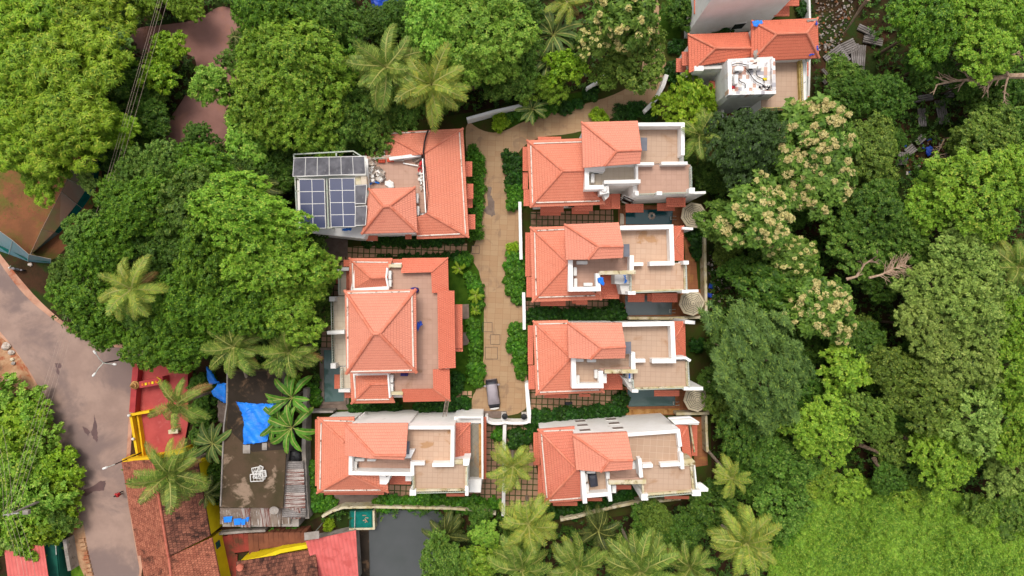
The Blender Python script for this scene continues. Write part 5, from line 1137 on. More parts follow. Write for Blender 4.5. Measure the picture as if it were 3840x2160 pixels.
# brick steps of the left verge
st = root('brick_steps', 'worn brick verge steps beside the road at the lower left', 'steps', P(*kL(910, 1000), 0))
for i in range(9):
    c = P(*kL(880 + i * 11, 930 + i * 46), .12); mb = MB(); mb.box(c, (.75, .42, .2), .12); obj('step', mb, 'clay' if False else 'brickold' if 'brickold' in M else 'sand', st)

# ================================================================ small things
def bevbox(me_name, dims, bev=.04):
    bm = bmesh.new(); bmesh.ops.create_cube(bm, size=1); bmesh.ops.scale(bm, vec=dims, verts=bm.verts); bmesh.ops.translate(bm, vec=(0, 0, dims[2] / 2), verts=bm.verts)
    bmesh.ops.bevel(bm, geom=bm.edges[:], offset=bev, segments=2, affect='EDGES'); me = bpy.data.meshes.new(me_name); bm.to_mesh(me); bm.free(); return me
AC = {}
def ac(k, x0, y0, x1, y1, zf, label):
    if not AC:
        AC['b'] = bevbox('ac_body', (.9, .34, .62)); AC['b'].materials.append(M['acwhite'])
        mb = MB(); 
        for r0 in (.24, .16, .08): mb.tube([Vector((-.15, -.172 - .012, .31)) , Vector((-.15, -.172, .31))], [r0 - .02, r0], 18)
        AC['g'] = mb.mesh('fan_grille'); AC['g'].materials.append(M['darkgrey'])
        mb = MB(); mb.box((0, 0, -.04), (.05, .38, .08)); AC['f'] = mb.mesh('foot'); AC['f'].materials.append(M['metal'])
    c = P(*k((x0 + x1) / 2, (y0 + y1) / 2), zf + .7); a, b = P(*k(x0, y0), zf + .7), P(*k(x1, y1), zf + .7); w, d = abs(b.x - a.x), abs(b.y - a.y)
    rz = 0 if w > d else math.pi / 2
    r_ = root('air_conditioner', label, 'air conditioner', Vector((c.x, c.y, zf + .08)), 'outdoor air conditioner units on the roof terraces', rz, (max(w, d) / .9, min(w, d) / .34, 1))
    part('casing', AC['b'], r_); part('fan_grille', AC['g'], r_)
    for s in (-.3, .3): part('foot', AC['f'], r_, mw=Matrix.Translation((s, 0, 0)))
for a in ((k1, 1070, 660, 1185, 712, 7.3, 'air conditioner against the roof on the small cream terrace of the top right-row villa'), (k1, 1048, 718, 1086, 815, 7.3, 'air conditioner along the parapet of the small cream terrace of the top right-row villa'),
    (k2, 895, 567, 1012, 605, 7.3, 'air conditioner nearest the upper roof on the second right villa terrace'), (k2, 862, 635, 897, 728, 7.3, 'air conditioner along the left parapet of the second right villa, upper of two'), (k2, 866, 755, 901, 850, 7.3, 'air conditioner along the left parapet of the second right villa, lower of two'), (k2, 970, 802, 1066, 838, 7.3, 'air conditioner along the bottom parapet left of the crumpled blue cover'),
    (k3, 880, 562, 970, 592, 7.3, 'air conditioner in the corner under the upper roof of the third right villa'), (k3, 1008, 566, 1104, 597, 7.3, 'air conditioner half under the upper roof edge of the third right villa'), (k3, 1086, 678, 1121, 770, 7.3, 'air conditioner beside the white chimney of the third right villa'), (k3, 892, 738, 926, 832, 7.3, 'air conditioner along the left parapet of the third right villa'),
    (k4, 1002, 768, 1096, 790, 7.3, 'air conditioner above the black covered bundle, under the roof edge'), (k4, 976, 795, 1012, 880, 7.3, 'air conditioner left of the black covered bundle, upper one'), (k4, 982, 905, 1026, 1010, 7.3, 'air conditioner left of the black covered bundle, lower one'),
    (kC, 670, 635, 770, 667, 7.3, 'air conditioner in the corner of the narrow terrace of the lower left villa'), (kC, 800, 645, 893, 667, 7.3, 'air conditioner partly under the roof edge of the lower left villa'), (kC, 655, 668, 690, 755, 7.3, 'upright-looking air conditioner at the left end of the narrow lower left terrace'),
    (kB, 735, 238, 760, 304, 6.4, 'topmost air conditioner beside the upper small roof of the large left villa'), (kB, 738, 307, 761, 363, 6.4, 'air conditioner just above the pyramid roof of the large left villa'), (kB, 750, 1048, 775, 1108, 6.4, 'air conditioner just below the pyramid roof of the large left villa'), (kB, 750, 1117, 775, 1175, 6.4, 'lowest air conditioner beside the lower small roof of the large left villa'),
    (kA, 1350, 785, 1374, 872, 6.5, 'air conditioner between the two roofs of the solar villa, upper one'), (kA, 1357, 900, 1381, 985, 6.5, 'air conditioner between the two roofs of the solar villa, lower one'),
    (kT, 1075, 755, 1175, 802, 8.7, 'air conditioner on the broken-tile tower terrace, upper left of the three'), (kT, 1232, 727, 1325, 775, 8.7, 'air conditioner on the broken-tile tower terrace beside the roof'), (kT, 1070, 842, 1114, 950, 8.7, 'air conditioner along the left edge of the broken-tile tower terrace')):
    ac(*a)
# covered car
c = P(*kB(1550, 1188), 0); r_ = root('covered_car', 'small car under a mauve grey cover parked at the end of the driveway', 'car', c, rz=R(7))
prof = [(-1.95, .62, .35, .80), (-1.9, .70, .55, .9), (-1.35, .80, .85, 1.0), (-.85, .82, 1.2, .92), (-.35, .82, 1.5, .78), (.6, .82, 1.52, .78), (1.4, .81, 1.45, .76), (1.8, .78, 1.15, .85), (1.92, .72, .7, .95)]
V, F = [], []; ns = 14
for (y, hw, zt, sq) in prof:
    for i in range(ns + 1):
        t = math.pi * i / ns; cx, sx = math.cos(t), math.sin(t)
        x = hw * (abs(cx) ** .45) * (1 if cx > 0 else -1) * (1 - (1 - sq) * sx); V.append((x, y, .18 + (zt - .18) * (sx ** .45) + random.uniform(-.012, .012)))
for j in range(len(prof) - 1):
    for i in range(ns): a = j * (ns + 1) + i; F.append((a, a + 1, a + ns + 2, a + ns + 1))
me = bpy.data.meshes.new('car_cover'); me.from_pydata(V, [], F + [tuple(range(ns, -1, -1)), tuple(range((len(prof) - 1) * (ns + 1), len(prof) * (ns + 1)))]); me.materials.append(M['carcover']); me.materials.append(M['blackcover']); me.polygons.foreach_set('material_index', [1 if (f_ % ns in (0, 1, ns - 2, ns - 1) or f_ // ns in (1, 6, 7)) and f_ < ns * (len(prof) - 1) else 0 for f_ in range(len(F) + 2)]); me.polygons.foreach_set('use_smooth', [True] * len(me.polygons)); part('car_cover', me, r_)  # dark faces put the cover's side shading and window tone into its colour
mb = MB()
for i in range(8): 
    a, b = -.6 + i * .15, -.45 + i * .15; mb.face([(a, -2.12 + .25 * a * a, .3), (b, -2.12 + .25 * b * b, .3), (b, -2.1 + .25 * b * b, .62), (a, -2.1 + .25 * a * a, .62)]); mb.face([(a, -2.1 + .25 * a * a, .62), (b, -2.1 + .25 * b * b, .62), (b, -1.85, .68), (a, -1.85, .68)])
part('bumper', mb.mesh('bumper'), r_).data.materials.append(M['acwhite'])
for s in (-1, 1):
    mb = MB(); mb.blob((s * .9, 1.2, .98), .17, 8, 5, .1, (1.2, .8, .8)); o = part('wing_mirror', mb.mesh('wing_mirror', smooth=True), r_); o.data.materials.append(M['carcover'])
    for y in (-1.25, 1.2):
        mb = MB(); mb.tube([(s * .62, y, .29), (s * .8, y, .29)], .29, 14); o = part('wheel', mb.mesh('wheel'), r_); o.data.materials.append(M['tyre'])
# bamboo ladder
a, b = P(*kB(1172, 1368), .3), P(*kB(1200, 1238), 6.4); r_ = root('ladder', 'thin wooden ladder leaning between the large left villa roof and the north wall below', 'ladder', a)
b2 = P(*kB(1196, 1236), 6.0); a2 = P(*kB(1174, 1372), 7.2); sd = Vector((.22, .03, 0))
for s in (-1, 1): mb = MB(); mb.bar(a2 + sd * s, b2 + sd * s, .07); obj('rail', mb, 'wood', r_)
for i in range(13): mb = MB(); p = a2.lerp(b2, (i + .5) / 13); mb.bar(p - sd, p + sd, .05); obj('rung', mb, 'wood', r_)
# lamps
def lamp(name, label, k, top, ends, z):
    c = P(*k(*top), z); r_ = root(name, label, 'street lamp', Vector((c.x, c.y, 0)))
    mb = MB(); mb.tube([Vector((c.x, c.y, 0)), c], [.11, .07], 8); obj('pole', mb, 'black', r_)
    for e in ends:
        q = P(*k(*e), z + .35); mb = MB(); mb.tube([c, c.lerp(q, .5) + Vector((0, 0, .12)), q], .045, 6); o = obj('arm', mb, 'metal', r_); d = (q - c).normalized()
        mb = MB(); mb.tube([q - d * .1, q + d * .12, q + d * .42, q + d * .5], [.06, .15, .13, .05], 8); obj('lamp_head', mb, 'acwhite', o, True)
lamp('street_lamp', 'three-armed street lamp standing over the road bend by the red court', kW, (865, 470), [(803, 393), (945, 480), (796, 556)], 6.0)
lamp('street_lamp', 'single-armed street lamp leaning over the road by the yellow tiled eave', kL, (1235, 118), [(1148, 150)], 6.0)
lamp('street_lamp', 'thin lamp pole above the solar rack', kA, (400, 445) , [(390, 340)], 6.5) if False else None
# electricity pole and wires
zp = 8.0; c = P(*kL(112, 655), zp); r_ = root('electricity_pole', 'concrete electricity pole with crossarm among the lower left bushes', 'utility pole', Vector((c.x, c.y, 0)))
mb = MB(); mb.tube([Vector((c.x, c.y, 0)), c + Vector((0, 0, .3))], [.2, .13], 8); obj('pole', mb, 'concrete', r_)
pA, pB = P(*kL(45, 660), zp), P(*kL(205, 640), zp); mb = MB(); mb.bar(pA, pB, .12); obj('crossarm', mb, 'metal', r_)
arms = [pA.lerp(pB, t) for t in (.05, .32, .65, .95)]
for p in arms: mb = MB(); mb.cyl(p, .07, .25, 8, .04); obj('insulator', mb, 'acwhite', r_)
mb = MB(); mb.box(P(*kL(285, 630), 6.5), (.7, .5, .4)); obj('switch_box', mb, 'concrete', r_)
def wirep(a, b, lb, sag=.6, grp='overhead electric wires'):
    mb = MB(); mb.tube([a.lerp(b, i / 10) - Vector((0, 0, sag * 4 * (i / 10) * (1 - i / 10))) for i in range(11)], .015, 4)
    tag(obj('electric_wire', mb, 'wire', None, loc=a), lb, 'wire', grp)
top = [(413, -10), (417, -10), (424, -10), (436, -10)]
for i, p in enumerate(arms): wirep(p + Vector((0, 0, .25)), P(*D(*[(404, -25), (409, -25), (416, -25), (428, -25)][i]), 9), 'overhead wire crossing the road bend towards the top edge', .4, 'wires across the road bend')
for i, p in enumerate(arms): wirep(p + Vector((0, 0, .25)), P(*kL(*[(215, 1380), (265, 1380), (300, 1380), (390, 1380)][i]), 8), 'overhead wire running over the pinkish red shed', .3, 'wires over the red shed')
for i, p in enumerate(arms[:3]): wirep(p + Vector((0, 0, .25)), P(*kL(*[(-40, -40), (-20, -140), (20, -300)][i]), 8), 'overhead wire running to the left edge above the bushes', .3, 'wires to the left edge')
# motorcycle
c = P(*kY(135, 740), 0); r_ = root('motorcycle', 'grey motorcycle parked on the soil between the road and the net fence', 'motorcycle', c, rz=R(168))
def mpart(n, mb, m, sm=False): o = part(n, mb.mesh(n, smooth=sm), r_); o.data.materials.append(M[m]); return o
for x in (-.65, .65): mb = MB(); mb.tube([(x, -.06, .3), (x, .06, .3)], .3, 16); mpart('wheel', mb, 'tyre')
mb = MB(); mb.bar((-.6, 0, .4), (.55, 0, .5), .16, .3); mpart('frame', mb, 'darkgrey'); mb = MB(); mb.blob((.2, 0, .82), .22, 10, 6, 0, (1.3, .8, .7)); mpart('fuel_tank', mb, 'moto', True)
mb = MB(); mb.blob((-.35, 0, .8), .24, 10, 6, 0, (1.7, .75, .4)); mpart('seat', mb, 'black', True); mb = MB(); mb.blob((-.75, 0, .72), .16, 8, 5, 0, (1.4, .8, .5)); mpart('mudguard', mb, 'moto', True)
mb = MB(); mb.tube([(.4, -.36, .98), (.5, -.12, 1.02), (.5, .12, 1.02), (.4, .36, .98)], .025, 6); mpart('handlebar', mb, 'metal'); mb = MB(); mb.blob((.68, 0, .85), .12, 8, 5, 0); mpart('headlight', mb, 'acwhite', True)
for s in (-.05, .05): mb = MB(); mb.tube([(.65, s * 1.6, .3), (.5, s * 1.6, 1.0)], .03, 6); mpart('fork', mb, 'metal')
# person
c = P(*kL(1325, 412), 0); r_ = bpy.data.meshes.new('person')
J = [(0, 0, .95), (0, 0, 1.15), (0, 0, 1.38), (0, 0, 1.5), (.03, 0, 1.62), (.02, 0, 1.72), (.0, .1, .9), (.06, .1, .5), (.0, .1, .06), (.14, .1, .03), (.0, -.1, .9), (-.1, -.1, .5), (-.28, -.1, .08), (-.16, -.1, .03), (0, .19, 1.4), (-.06, .26, 1.15), (.08, .27, .95), (.15, .27, .9), (0, -.19, 1.4), (.08, -.27, 1.17), (.26, -.25, 1.05), (.33, -.24, 1.03)]
E = [(0, 1), (1, 2), (2, 3), (3, 4), (4, 5), (0, 6), (6, 7), (7, 8), (8, 9), (0, 10), (10, 11), (11, 12), (12, 13), (2, 14), (14, 15), (15, 16), (16, 17), (2, 18), (18, 19), (19, 20), (20, 21)]
rad = [.13, .13, .15, .06, .1, .09, .09, .065, .045, .04, .09, .065, .045, .04, .065, .045, .035, .03, .065, .045, .035, .03]
r_.from_pydata(J, E, []); o = bpy.data.objects.new('person', r_); COL.objects.link(o); o.location = c; o.rotation_euler = (0, 0, R(35))
bpy.context.view_layer.objects.active = o; md = o.modifiers.new('skin', 'SKIN'); 
for i, v in enumerate(r_.skin_vertices[0].data): v.radius = (rad[i], rad[i]); v.use_root = (i == 0)
o.modifiers.new('sub', 'SUBSURF').levels = 2; o.modifiers['sub'].render_levels = 2; r_.materials.append(M['skin'])
tag(o, 'person in a red shirt walking along the road edge by the tiled house', 'person'); WL[o.name] = c
def cl(n, mb, m): q = part(n, mb.mesh(n, smooth=True), o); q.data.materials.append(M[m]); return q
mb = MB(); mb.tube([(0, 0, .88), (0, 0, 1.1), (0, 0, 1.3), (0, 0, 1.42), (0, 0, 1.46)], [.2, .19, .2, .19, .1], 12); cl('shirt', mb, 'red')
for s, kx in ((1, (-.06, .26, 1.15)), (-1, (.08, -.27, 1.17))): mb = MB(); mb.tube([(0, s * .13, 1.42), (0, s * .2, 1.39), kx], [.1, .1, .075], 8); cl('sleeve', mb, 'red')
for s, kn, ft in ((1, (.06, .1, .5), (.0, .1, .12)), (-1, (-.1, -.1, .5), (-.27, -.1, .13))): mb = MB(); mb.tube([(0, s * .09, .96), kn, ft], [.13, .09, .07], 8); cl('trouser_leg', mb, 'cloth')
mb = MB(); mb.blob((0, 0, 1.7), .125, 10, 6, .04, (1, .95, 1)); cl('hair', mb, 'black')
# covered bundle, cloths and clutter on the terraces
def cover(name, label, cat, k, pts, zb, zt, mat):
    q = [P(*k(x, y), zt) for x, y in pts]; c = sum(q, Vector((0, 0, 0))) / len(q); mb = MB(); n = len(q); lv = ((zb, 1.04), (zb + (zt - zb) * .7, 1.0), (zt, .86), (zt + .06, .4))
    rg = [[Vector((c.x + (p.x - c.x) * s * random.uniform(.97, 1.03), c.y + (p.y - c.y) * s * random.uniform(.97, 1.03), z)) for p in q] for z, s in lv]
    for a, b in zip(rg, rg[1:]):
        for i in range(n): mb.face([a[i], a[(i + 1) % n], b[(i + 1) % n], b[i]] if (q[1] - q[0]).cross(q[2] - q[1]).z > 0 else [a[(i + 1) % n], a[i], b[i], b[(i + 1) % n]])
    mb.face(rg[-1] if (q[1] - q[0]).cross(q[2] - q[1]).z > 0 else rg[-1][::-1]); return tag(obj(name, mb, mat, None, loc=Vector((c.x, c.y, zb))), label, cat)
cover('covered_bundle', 'black covered bundle on the small terrace of the lower right villa', 'bundle', k4, [(1022, 806), (1065, 800), (1110, 797), (1122, 860), (1130, 930), (1090, 940), (1045, 945), (1032, 880)], 7.32, 8.2, 'blackcover')
cover('covered_bundle', 'dark purple heap at the upper right corner of the pyramid roof', 'bundle', kB, [(905, 372), (935, 366), (965, 372), (970, 395), (955, 412), (930, 405)], 6.4, 7.0, 'purple')
cover('covered_bundle', 'purple box-shaped bundle below the pyramid roof', 'bundle', kB, [(830, 1034), (888, 1036), (884, 1058), (829, 1058)], 6.4, 6.9, 'purple')
cloth('cloth', 'crumpled blue and white cloth at the right edge of the pyramid roof', 'cloth', kB, [(960, 628), (980, 650), (978, 622), (998, 640), (1003, 660), (985, 668), (968, 716), (957, 690)], 7.6, 'tarp2', .3, seedv=6)
cloth('tarpaulin', 'crumpled blue cover on the parapet corner of the second right villa', 'tarpaulin', k2, [(1120, 755), (1150, 740), (1185, 745), (1192, 780), (1201, 810), (1185, 832), (1155, 820), (1128, 795)], 8.9, 'tarp', .4, bumps=.2, seedv=7)
cloth('tarpaulin', 'blue plastic strip on the stair cover of the second right villa', 'tarpaulin', k2, [(1400, 718), (1420, 722), (1418, 760), (1436, 780), (1425, 800), (1402, 812), (1412, 770)], 7.2, 'tarp', .1, seedv=8)
cloth('tarpaulin', 'small blue sheet in the white stair box of the third right villa', 'tarpaulin', k3, [(1458, 716), (1470, 716), (1472, 772), (1458, 772)], 7.5, 'tarp', .1, seedv=9)
for i, (pts, m, lb) in enumerate((([(1270, 240), (1320, 228), (1385, 232), (1390, 262), (1340, 280), (1325, 300), (1290, 290)], 'tarp', 'blue tarpaulin patch at the upper left corner of the patched roof'), ([(1990, 240), (2008, 236), (2008, 290), (1985, 275)], 'tarp2', 'small blue patch at the upper right corner of the patched roof'), ([(1998, 518), (2014, 516), (2016, 575), (1998, 565)], 'tarp2', 'small blue patch low on the right edge of the patched roof'), ([(1925, 605), (1985, 596), (1980, 612), (1935, 628), (1918, 632)], 'tarp2', 'thin blue strip near the lower right corner of the patched roof'), ([(1890, 222), (2000, 213), (2004, 235), (1895, 246)], 'concrete', 'grey sheet patch along the top edge of the patched roof'), ([(1283, 575), (1330, 558), (1348, 625), (1305, 660), (1290, 650)], 'concrete', 'grey metal sheet patch at the lower left of the patched roof'))):
    cloth('roof_patch', lb, 'patch', kT, pts, [8.95, 8.85, 8.6, 8.55, 8.85, 8.8][i], m, .02, bumps=.03, seedv=20 + i)
mb = MB(); c = P(*kB(990, 1225), 6.6); mb.box(c, (.45, .3, .2)); tag(obj('roof_gap_box', mb, 'darkgrey', None, loc=c), 'dark hole with a small box in the lower terrace roof of the large left villa', 'box') if False else None
# clutter on the solar villa terrace
def heap(name, label, cat, k, poly, z, n, s0, s1, mats, hmax=.5, kind=None, grp=None):
    q = [k(x, y) for x, y in poly]; xs = [p[0] for p in q]; ys = [p[1] for p in q]; Bs = {m: MB() for m in mats}; pts = 0
    c = P(sum(xs) / len(xs), sum(ys) / len(ys), z)
    while pts < n:
        x, y = random.uniform(min(xs), max(xs)), random.uniform(min(ys), max(ys)); ins = False
        for i in range(len(q)):
            (xa, ya), (xb, yb) = q[i], q[i - 1]
            if (ya > y) != (yb > y) and x < (xb - xa) * (y - ya) / (yb - ya) + xa: ins = not ins
        if not ins: continue
        p = P(x, y, z); s = random.uniform(s0, s1); ax = Matrix.Rotation(random.uniform(0, 6.3), 3, 'Z') @ Matrix.Rotation(random.uniform(-.7, .7), 3, 'X')
        Bs[random.choice(mats)].box(p + Vector((0, 0, random.uniform(.02, hmax))), (s * random.uniform(.6, 1.6), s * random.uniform(.5, 1), s * random.uniform(.2, .6)), ax=ax); pts += 1
    bs = [(m, b) for m, b in Bs.items() if b.v]; o = None
    me = None
    allb = MB(); idx = []
    for i, (m, b) in enumerate(bs):
        off = len(allb.v); allb.v += b.v; allb.f += [[v + off for v in f] for f in b.f]; allb.uv += b.uv; idx += [i] * len(b.f)
    me = allb.mesh(name, c); [me.materials.append(M[m]) for m, b in bs]; me.polygons.foreach_set('material_index', idx)
    o = bpy.data.objects.new(name, me); COL.objects.link(o); o.location = c; return tag(o, label, cat, grp, kind)
heap('rubble', 'heap of pale building rubble on the solar villa terrace', 'rubble', kA, [(900, 480), (980, 475), (1040, 560), (1075, 610), (1050, 680), (990, 690), (920, 680), (905, 600)], 6.55, 170, .15, .5, ['paper', 'stone', 'paper', 'wood', 'concrete', 'acwhite'], .5, 'stuff')
heap('rubble', 'line of white debris along the inner roof edge of the solar villa', 'rubble', kA, [(1375, 610), (1425, 600), (1432, 745), (1400, 755), (1385, 690)], 6.55, 50, .12, .36, ['paper', 'acwhite', 'concrete'], .35, 'stuff')
cloth('sack', 'flat white sack on the solar villa terrace below the rubble heap', 'sack', kA, [(1060, 675), (1110, 660), (1150, 690), (1156, 730), (1110, 738), (1070, 712)], 6.8, 'acwhite', .2, bumps=.12, seedv=31)
cloth('tarpaulin', 'crumpled blue tarpaulin under the rubble heap of the solar villa', 'tarpaulin', kA, [(922, 675), (950, 670), (1000, 665), (1020, 650), (1018, 695), (960, 690), (930, 706)], 6.75, 'tarp', .15, seedv=32)
cloth('tarpaulin', 'blue tarpaulin piece on the ledge below the solar rack', 'tarpaulin', kA, [(682, 1102), (765, 1098), (766, 1118), (684, 1124)], 6.2, 'tarp', .1, seedv=33)
mb = MB(); c = P(*kA(1396, 576), 6.6)
for i in range(5): mb.tube([c + Vector(((.28 + .04 * math.sin(i)) * math.cos(a), (.22 + .03 * i) * math.sin(a), .05 + i * .06)) for a in [j * .7 for j in range(10)]], .045, 5)
tag(obj('rope_coil', mb, 'red', None, True, loc=c), 'coil of red rope on the solar villa terrace', 'rope'); cloth('red_cloth', 'crumpled red cloth near the planks on the solar villa terrace', 'cloth', kA, [(1385, 500), (1412, 480), (1415, 505), (1395, 540), (1378, 535)], 6.9, 'red', .2, seedv=34)
for i, (a, b, m, lb) in enumerate((((1235, 512), (1370, 535), 'acwhite', 'white pipe lying on the solar villa terrace'), ((1320, 490), (1400, 450), 'wood', 'longest grey plank propped in the corner of the solar villa terrace'), ((1340, 505), (1408, 462), 'wood', 'short grey plank in the corner of the solar villa terrace'), ((1155, 488), (1245, 485), 'concrete', 'pale slab under the white ledge of the solar villa terrace'))):
    mb = MB(); mb.bar(P(*kA(*a), 6.65 + i * .04), P(*kA(*b), 6.8 + i * .1), .22 if m != 'acwhite' else .14, .08); tag(obj('plank' if m == 'wood' else 'pipe' if i == 0 else 'slab', mb, m, None, loc=P(*kA(*a), 6.6)), lb, 'plank' if m == 'wood' else 'pipe' if i == 0 else 'slab')
for x, y, lb in ((1045, 496, 'red brick stack left of the white ledge, outer one'), (1125, 489, 'red brick stack touching the white ledge')):
    c = P(*kA(x, y), 6.55)
    mb = MB()
    for i in range(3):
        for j in range(2): mb.box(c + Vector((-.28 + i * .28, 0, .08 + j * .15)), (.26, .38, .14))
    tag(obj('brick_stack', mb, 'brick', None, loc=c), lb, 'bricks')
mb = MB(); a = [P(*kA(*p), z) for p, z in (((1462, 215), 6.3), ((1445, 260), 6.8), ((1430, 320), 7.6), ((1418, 420), 8.2), ((1440, 560), 8.15), ((1462, 780), 8.1), ((1450, 950), 8.15))]; mb.tube(a[:4], .1, 6); mb.tube(a[3:], .04, 6)
tag(obj('cable', mb, 'cable', None, True, loc=a[0]), 'black cable bundle draped over the solar villa roof', 'cable')
mb = MB(); a = [P(*kC(*p), 8.6) for p in ((665, 230), (700, 200), (790, 130))]; mb.tube([a[0] - Vector((0, 0, 2)), a[1] - Vector((0, 0, 3)), P(*kC(790, 130), .5)], .09, 6); tag(obj('drain_pipe', mb, 'acwhite', None, True, loc=a[0]), 'white drain pipe on the north wall of the lower left villa', 'pipe')
# clutter on the tower
for i, (a, b) in enumerate((((1040, 735), (1325, 715)), ((1180, 780), (1420, 1000)), ((1300, 800), (1400, 930)), ((1120, 880), (1200, 990)))):
    mb = MB(); p, q = P(*kT(*a), 8.95), P(*kT(*b), 8.95); n = Vector((-(q - p).y, (q - p).x, 0)).normalized(); mb.tube([p.lerp(q, t) + n * .15 * math.sin(t * 7 + i) for t in [j / 10 for j in range(11)]], .05, 5)
    tag(obj('cable', mb, 'cable', None, True, loc=p), ['black cable along the roof side of the tower terrace', 'long black cable running diagonally over the tower terrace', 'black cable by the yellow tile of the tower terrace', 'short black cable in front of the left air conditioner on the tower terrace'][i], 'cable')
cover('box', 'yellow square sheet on the tower terrace', 'sheet', kT, [(1392, 880), (1438, 880), (1438, 910), (1394, 910)], 8.72, 8.8, 'yellow2'); cover('box', 'red square sheet on the tower terrace', 'sheet', kT, [(1040, 970), (1076, 970), (1076, 1002), (1042, 1002)], 8.72, 8.8, 'red')
cover('box', 'white square box on the tower terrace beside the upper air conditioners', 'box', kT, [(1335, 745), (1380, 745), (1380, 780), (1336, 780)], 8.72, 9.2, 'acwhite'); heap('scrap', 'dark scrap and a pale bowl in the corner of the tower terrace', 'scrap', kT, [(1350, 985), (1440, 975), (1500, 975), (1500, 1020), (1440, 1025), (1360, 1000)], 8.72, 24, .12, .4, ['darkgrey', 'concrete', 'acwhite'], .25, 'stuff')
c = P(*k1(1190, 905), 7.5); r_ = root('water_tank', 'white square tank with a drum lid on the corner of the top right-row villa', 'water tank', c)
mb = MB(); mb.prism([P(*k1(x, y), 8.2) for x, y in ((1140, 850), (1238, 845), (1243, 925), (1142, 945))], 6.6, True); obj('tank_body', mb, 'acwhite', r_); mb = MB(); mb.cyl(P(*k1(1188, 890), 8.2), .42, .18, 16, .3); obj('lid', mb, 'acwhite', r_); mb = MB(); mb.prism([P(*k1(x, y), 7.6) for x, y in ((1170, 930), (1245, 925), (1240, 965), (1205, 1000))], 6.0, True); obj('base', mb, 'whitegrey', r_)
cover('panel', 'dark square inspection cover among the pavers above the lowest hedge', 'cover', k3, [(768, 1025), (848, 1022), (850, 1100), (775, 1102)], .06, .16, 'darkgrey')
cover('panel', 'dark square inspection cover in the hedge of the grey pool garden', 'cover', k2, [(885, 1095), (962, 1092), (964, 1150), (888, 1152)], .06, .16, 'darkgrey')
# net fences at the left
def fence(label, k, base, topl, zt, mat, k2_=None, lower=None):
    b = [P(*k(*p), 0) for p in base]; t = [P(*k(*p), zt) for p in topl]; r_ = root('net_fence', label, 'fence', b[0]); mb = MB()
    for i in range(len(b) - 1): mb.face([b[i], b[i + 1], t[i + 1], t[i]])
    obj('net', mb, mat, r_); mb = MB()
    for i in range(len(b) - 1): 
        f = .28; mb.face([b[i] + Vector((.02, .02, 0)), b[i + 1] + Vector((.02, .02, 0)), b[i + 1].lerp(t[i + 1], f) + Vector((.02, .02, 0)), b[i].lerp(t[i], f) + Vector((.02, .02, 0))])
    obj('skirt', mb, 'teal', r_)
    for p, q in zip(b, t): mb = MB(); mb.tube([p, q], .04, 6); obj('post', mb, 'metal', r_)
    mb = MB(); mb.tube(t, .02, 5); obj('top_rope', mb, 'wire', r_)
fence('tall grey net fence with a dark teal skirt beside the red soil yard', kY, [(225, 632), (400, 500), (560, 330), (650, 200), (690, 0)], [(205, 640), (282, 472), (415, 215), (455, 130), (500, 0)], 4.0, 'netgrey')
fence('low pale blue net fence with a teal band above the motorcycle', kY, [(345, 702), (190, 690), (60, 640), (-60, 600)], [(345, 672), (195, 640), (85, 545), (-60, 440)], 3.0, 'netblue')
# rubble yard at the upper right
heap('rubble', 'pale litter scattered over the bare ground beside the patched-roof villa', 'rubble', kU, [(310, 0), (640, 0), (600, 150), (520, 330), (420, 420), (340, 380), (330, 120)], .02, 240, .1, .32, ['stone', 'wood', 'soil', 'soildark', 'soil', 'greydeck', 'mossdark', 'concrete', 'asbestos', 'wood', 'bark', 'concrete'], .12, 'stuff')
heap('rubble', 'litter and blue scraps behind the estate wall by the grey pool', 'rubble', kE, [(275, 1010), (420, 1080), (440, 1200), (380, 1330), (280, 1330)], .02, 150, .08, .3, ['paper', 'stone', 'wood', 'soil', 'bark', 'wood', 'soil'], .15, 'stuff')
heap('rubble', 'dark litter in the forest hollow', 'rubble', kU, [(980, 1150), (1250, 1050), (1480, 1150), (1350, 1300), (1000, 1400)], .02, 60, .12, .4, ['wood', 'paper', 'soil', 'tarp2'], .2, 'stuff')
def plank(label, k, a, b, w, mat='asbestos', z=.3, name='corrugated_sheet', cat='corrugated sheet'):
    p, q = P(*k(*a), z), P(*k(*b), z + .15); d = (q - p).normalized(); s = Vector((-d.y, d.x, 0)) * w / 2; n = max(3, int(w / .14)); mb = MB()
    for i in range(n):
        a0, a1 = -1 + 2 * i / n, -1 + 2 * (i + 1) / n; z0, z1 = (.04 if i % 2 else -.04), (.04 if (i + 1) % 2 else -.04)
        f = [p + s * a0 + Vector((0, 0, z0)), p + s * a1 + Vector((0, 0, z1)), q + s * a1 + Vector((0, 0, z1)), q + s * a0 + Vector((0, 0, z0))]; mb.face(f[::-1]); mb.face([v - Vector((0, 0, .02)) for v in f])
    tag(obj(name, mb, mat, None, loc=p), label, cat)
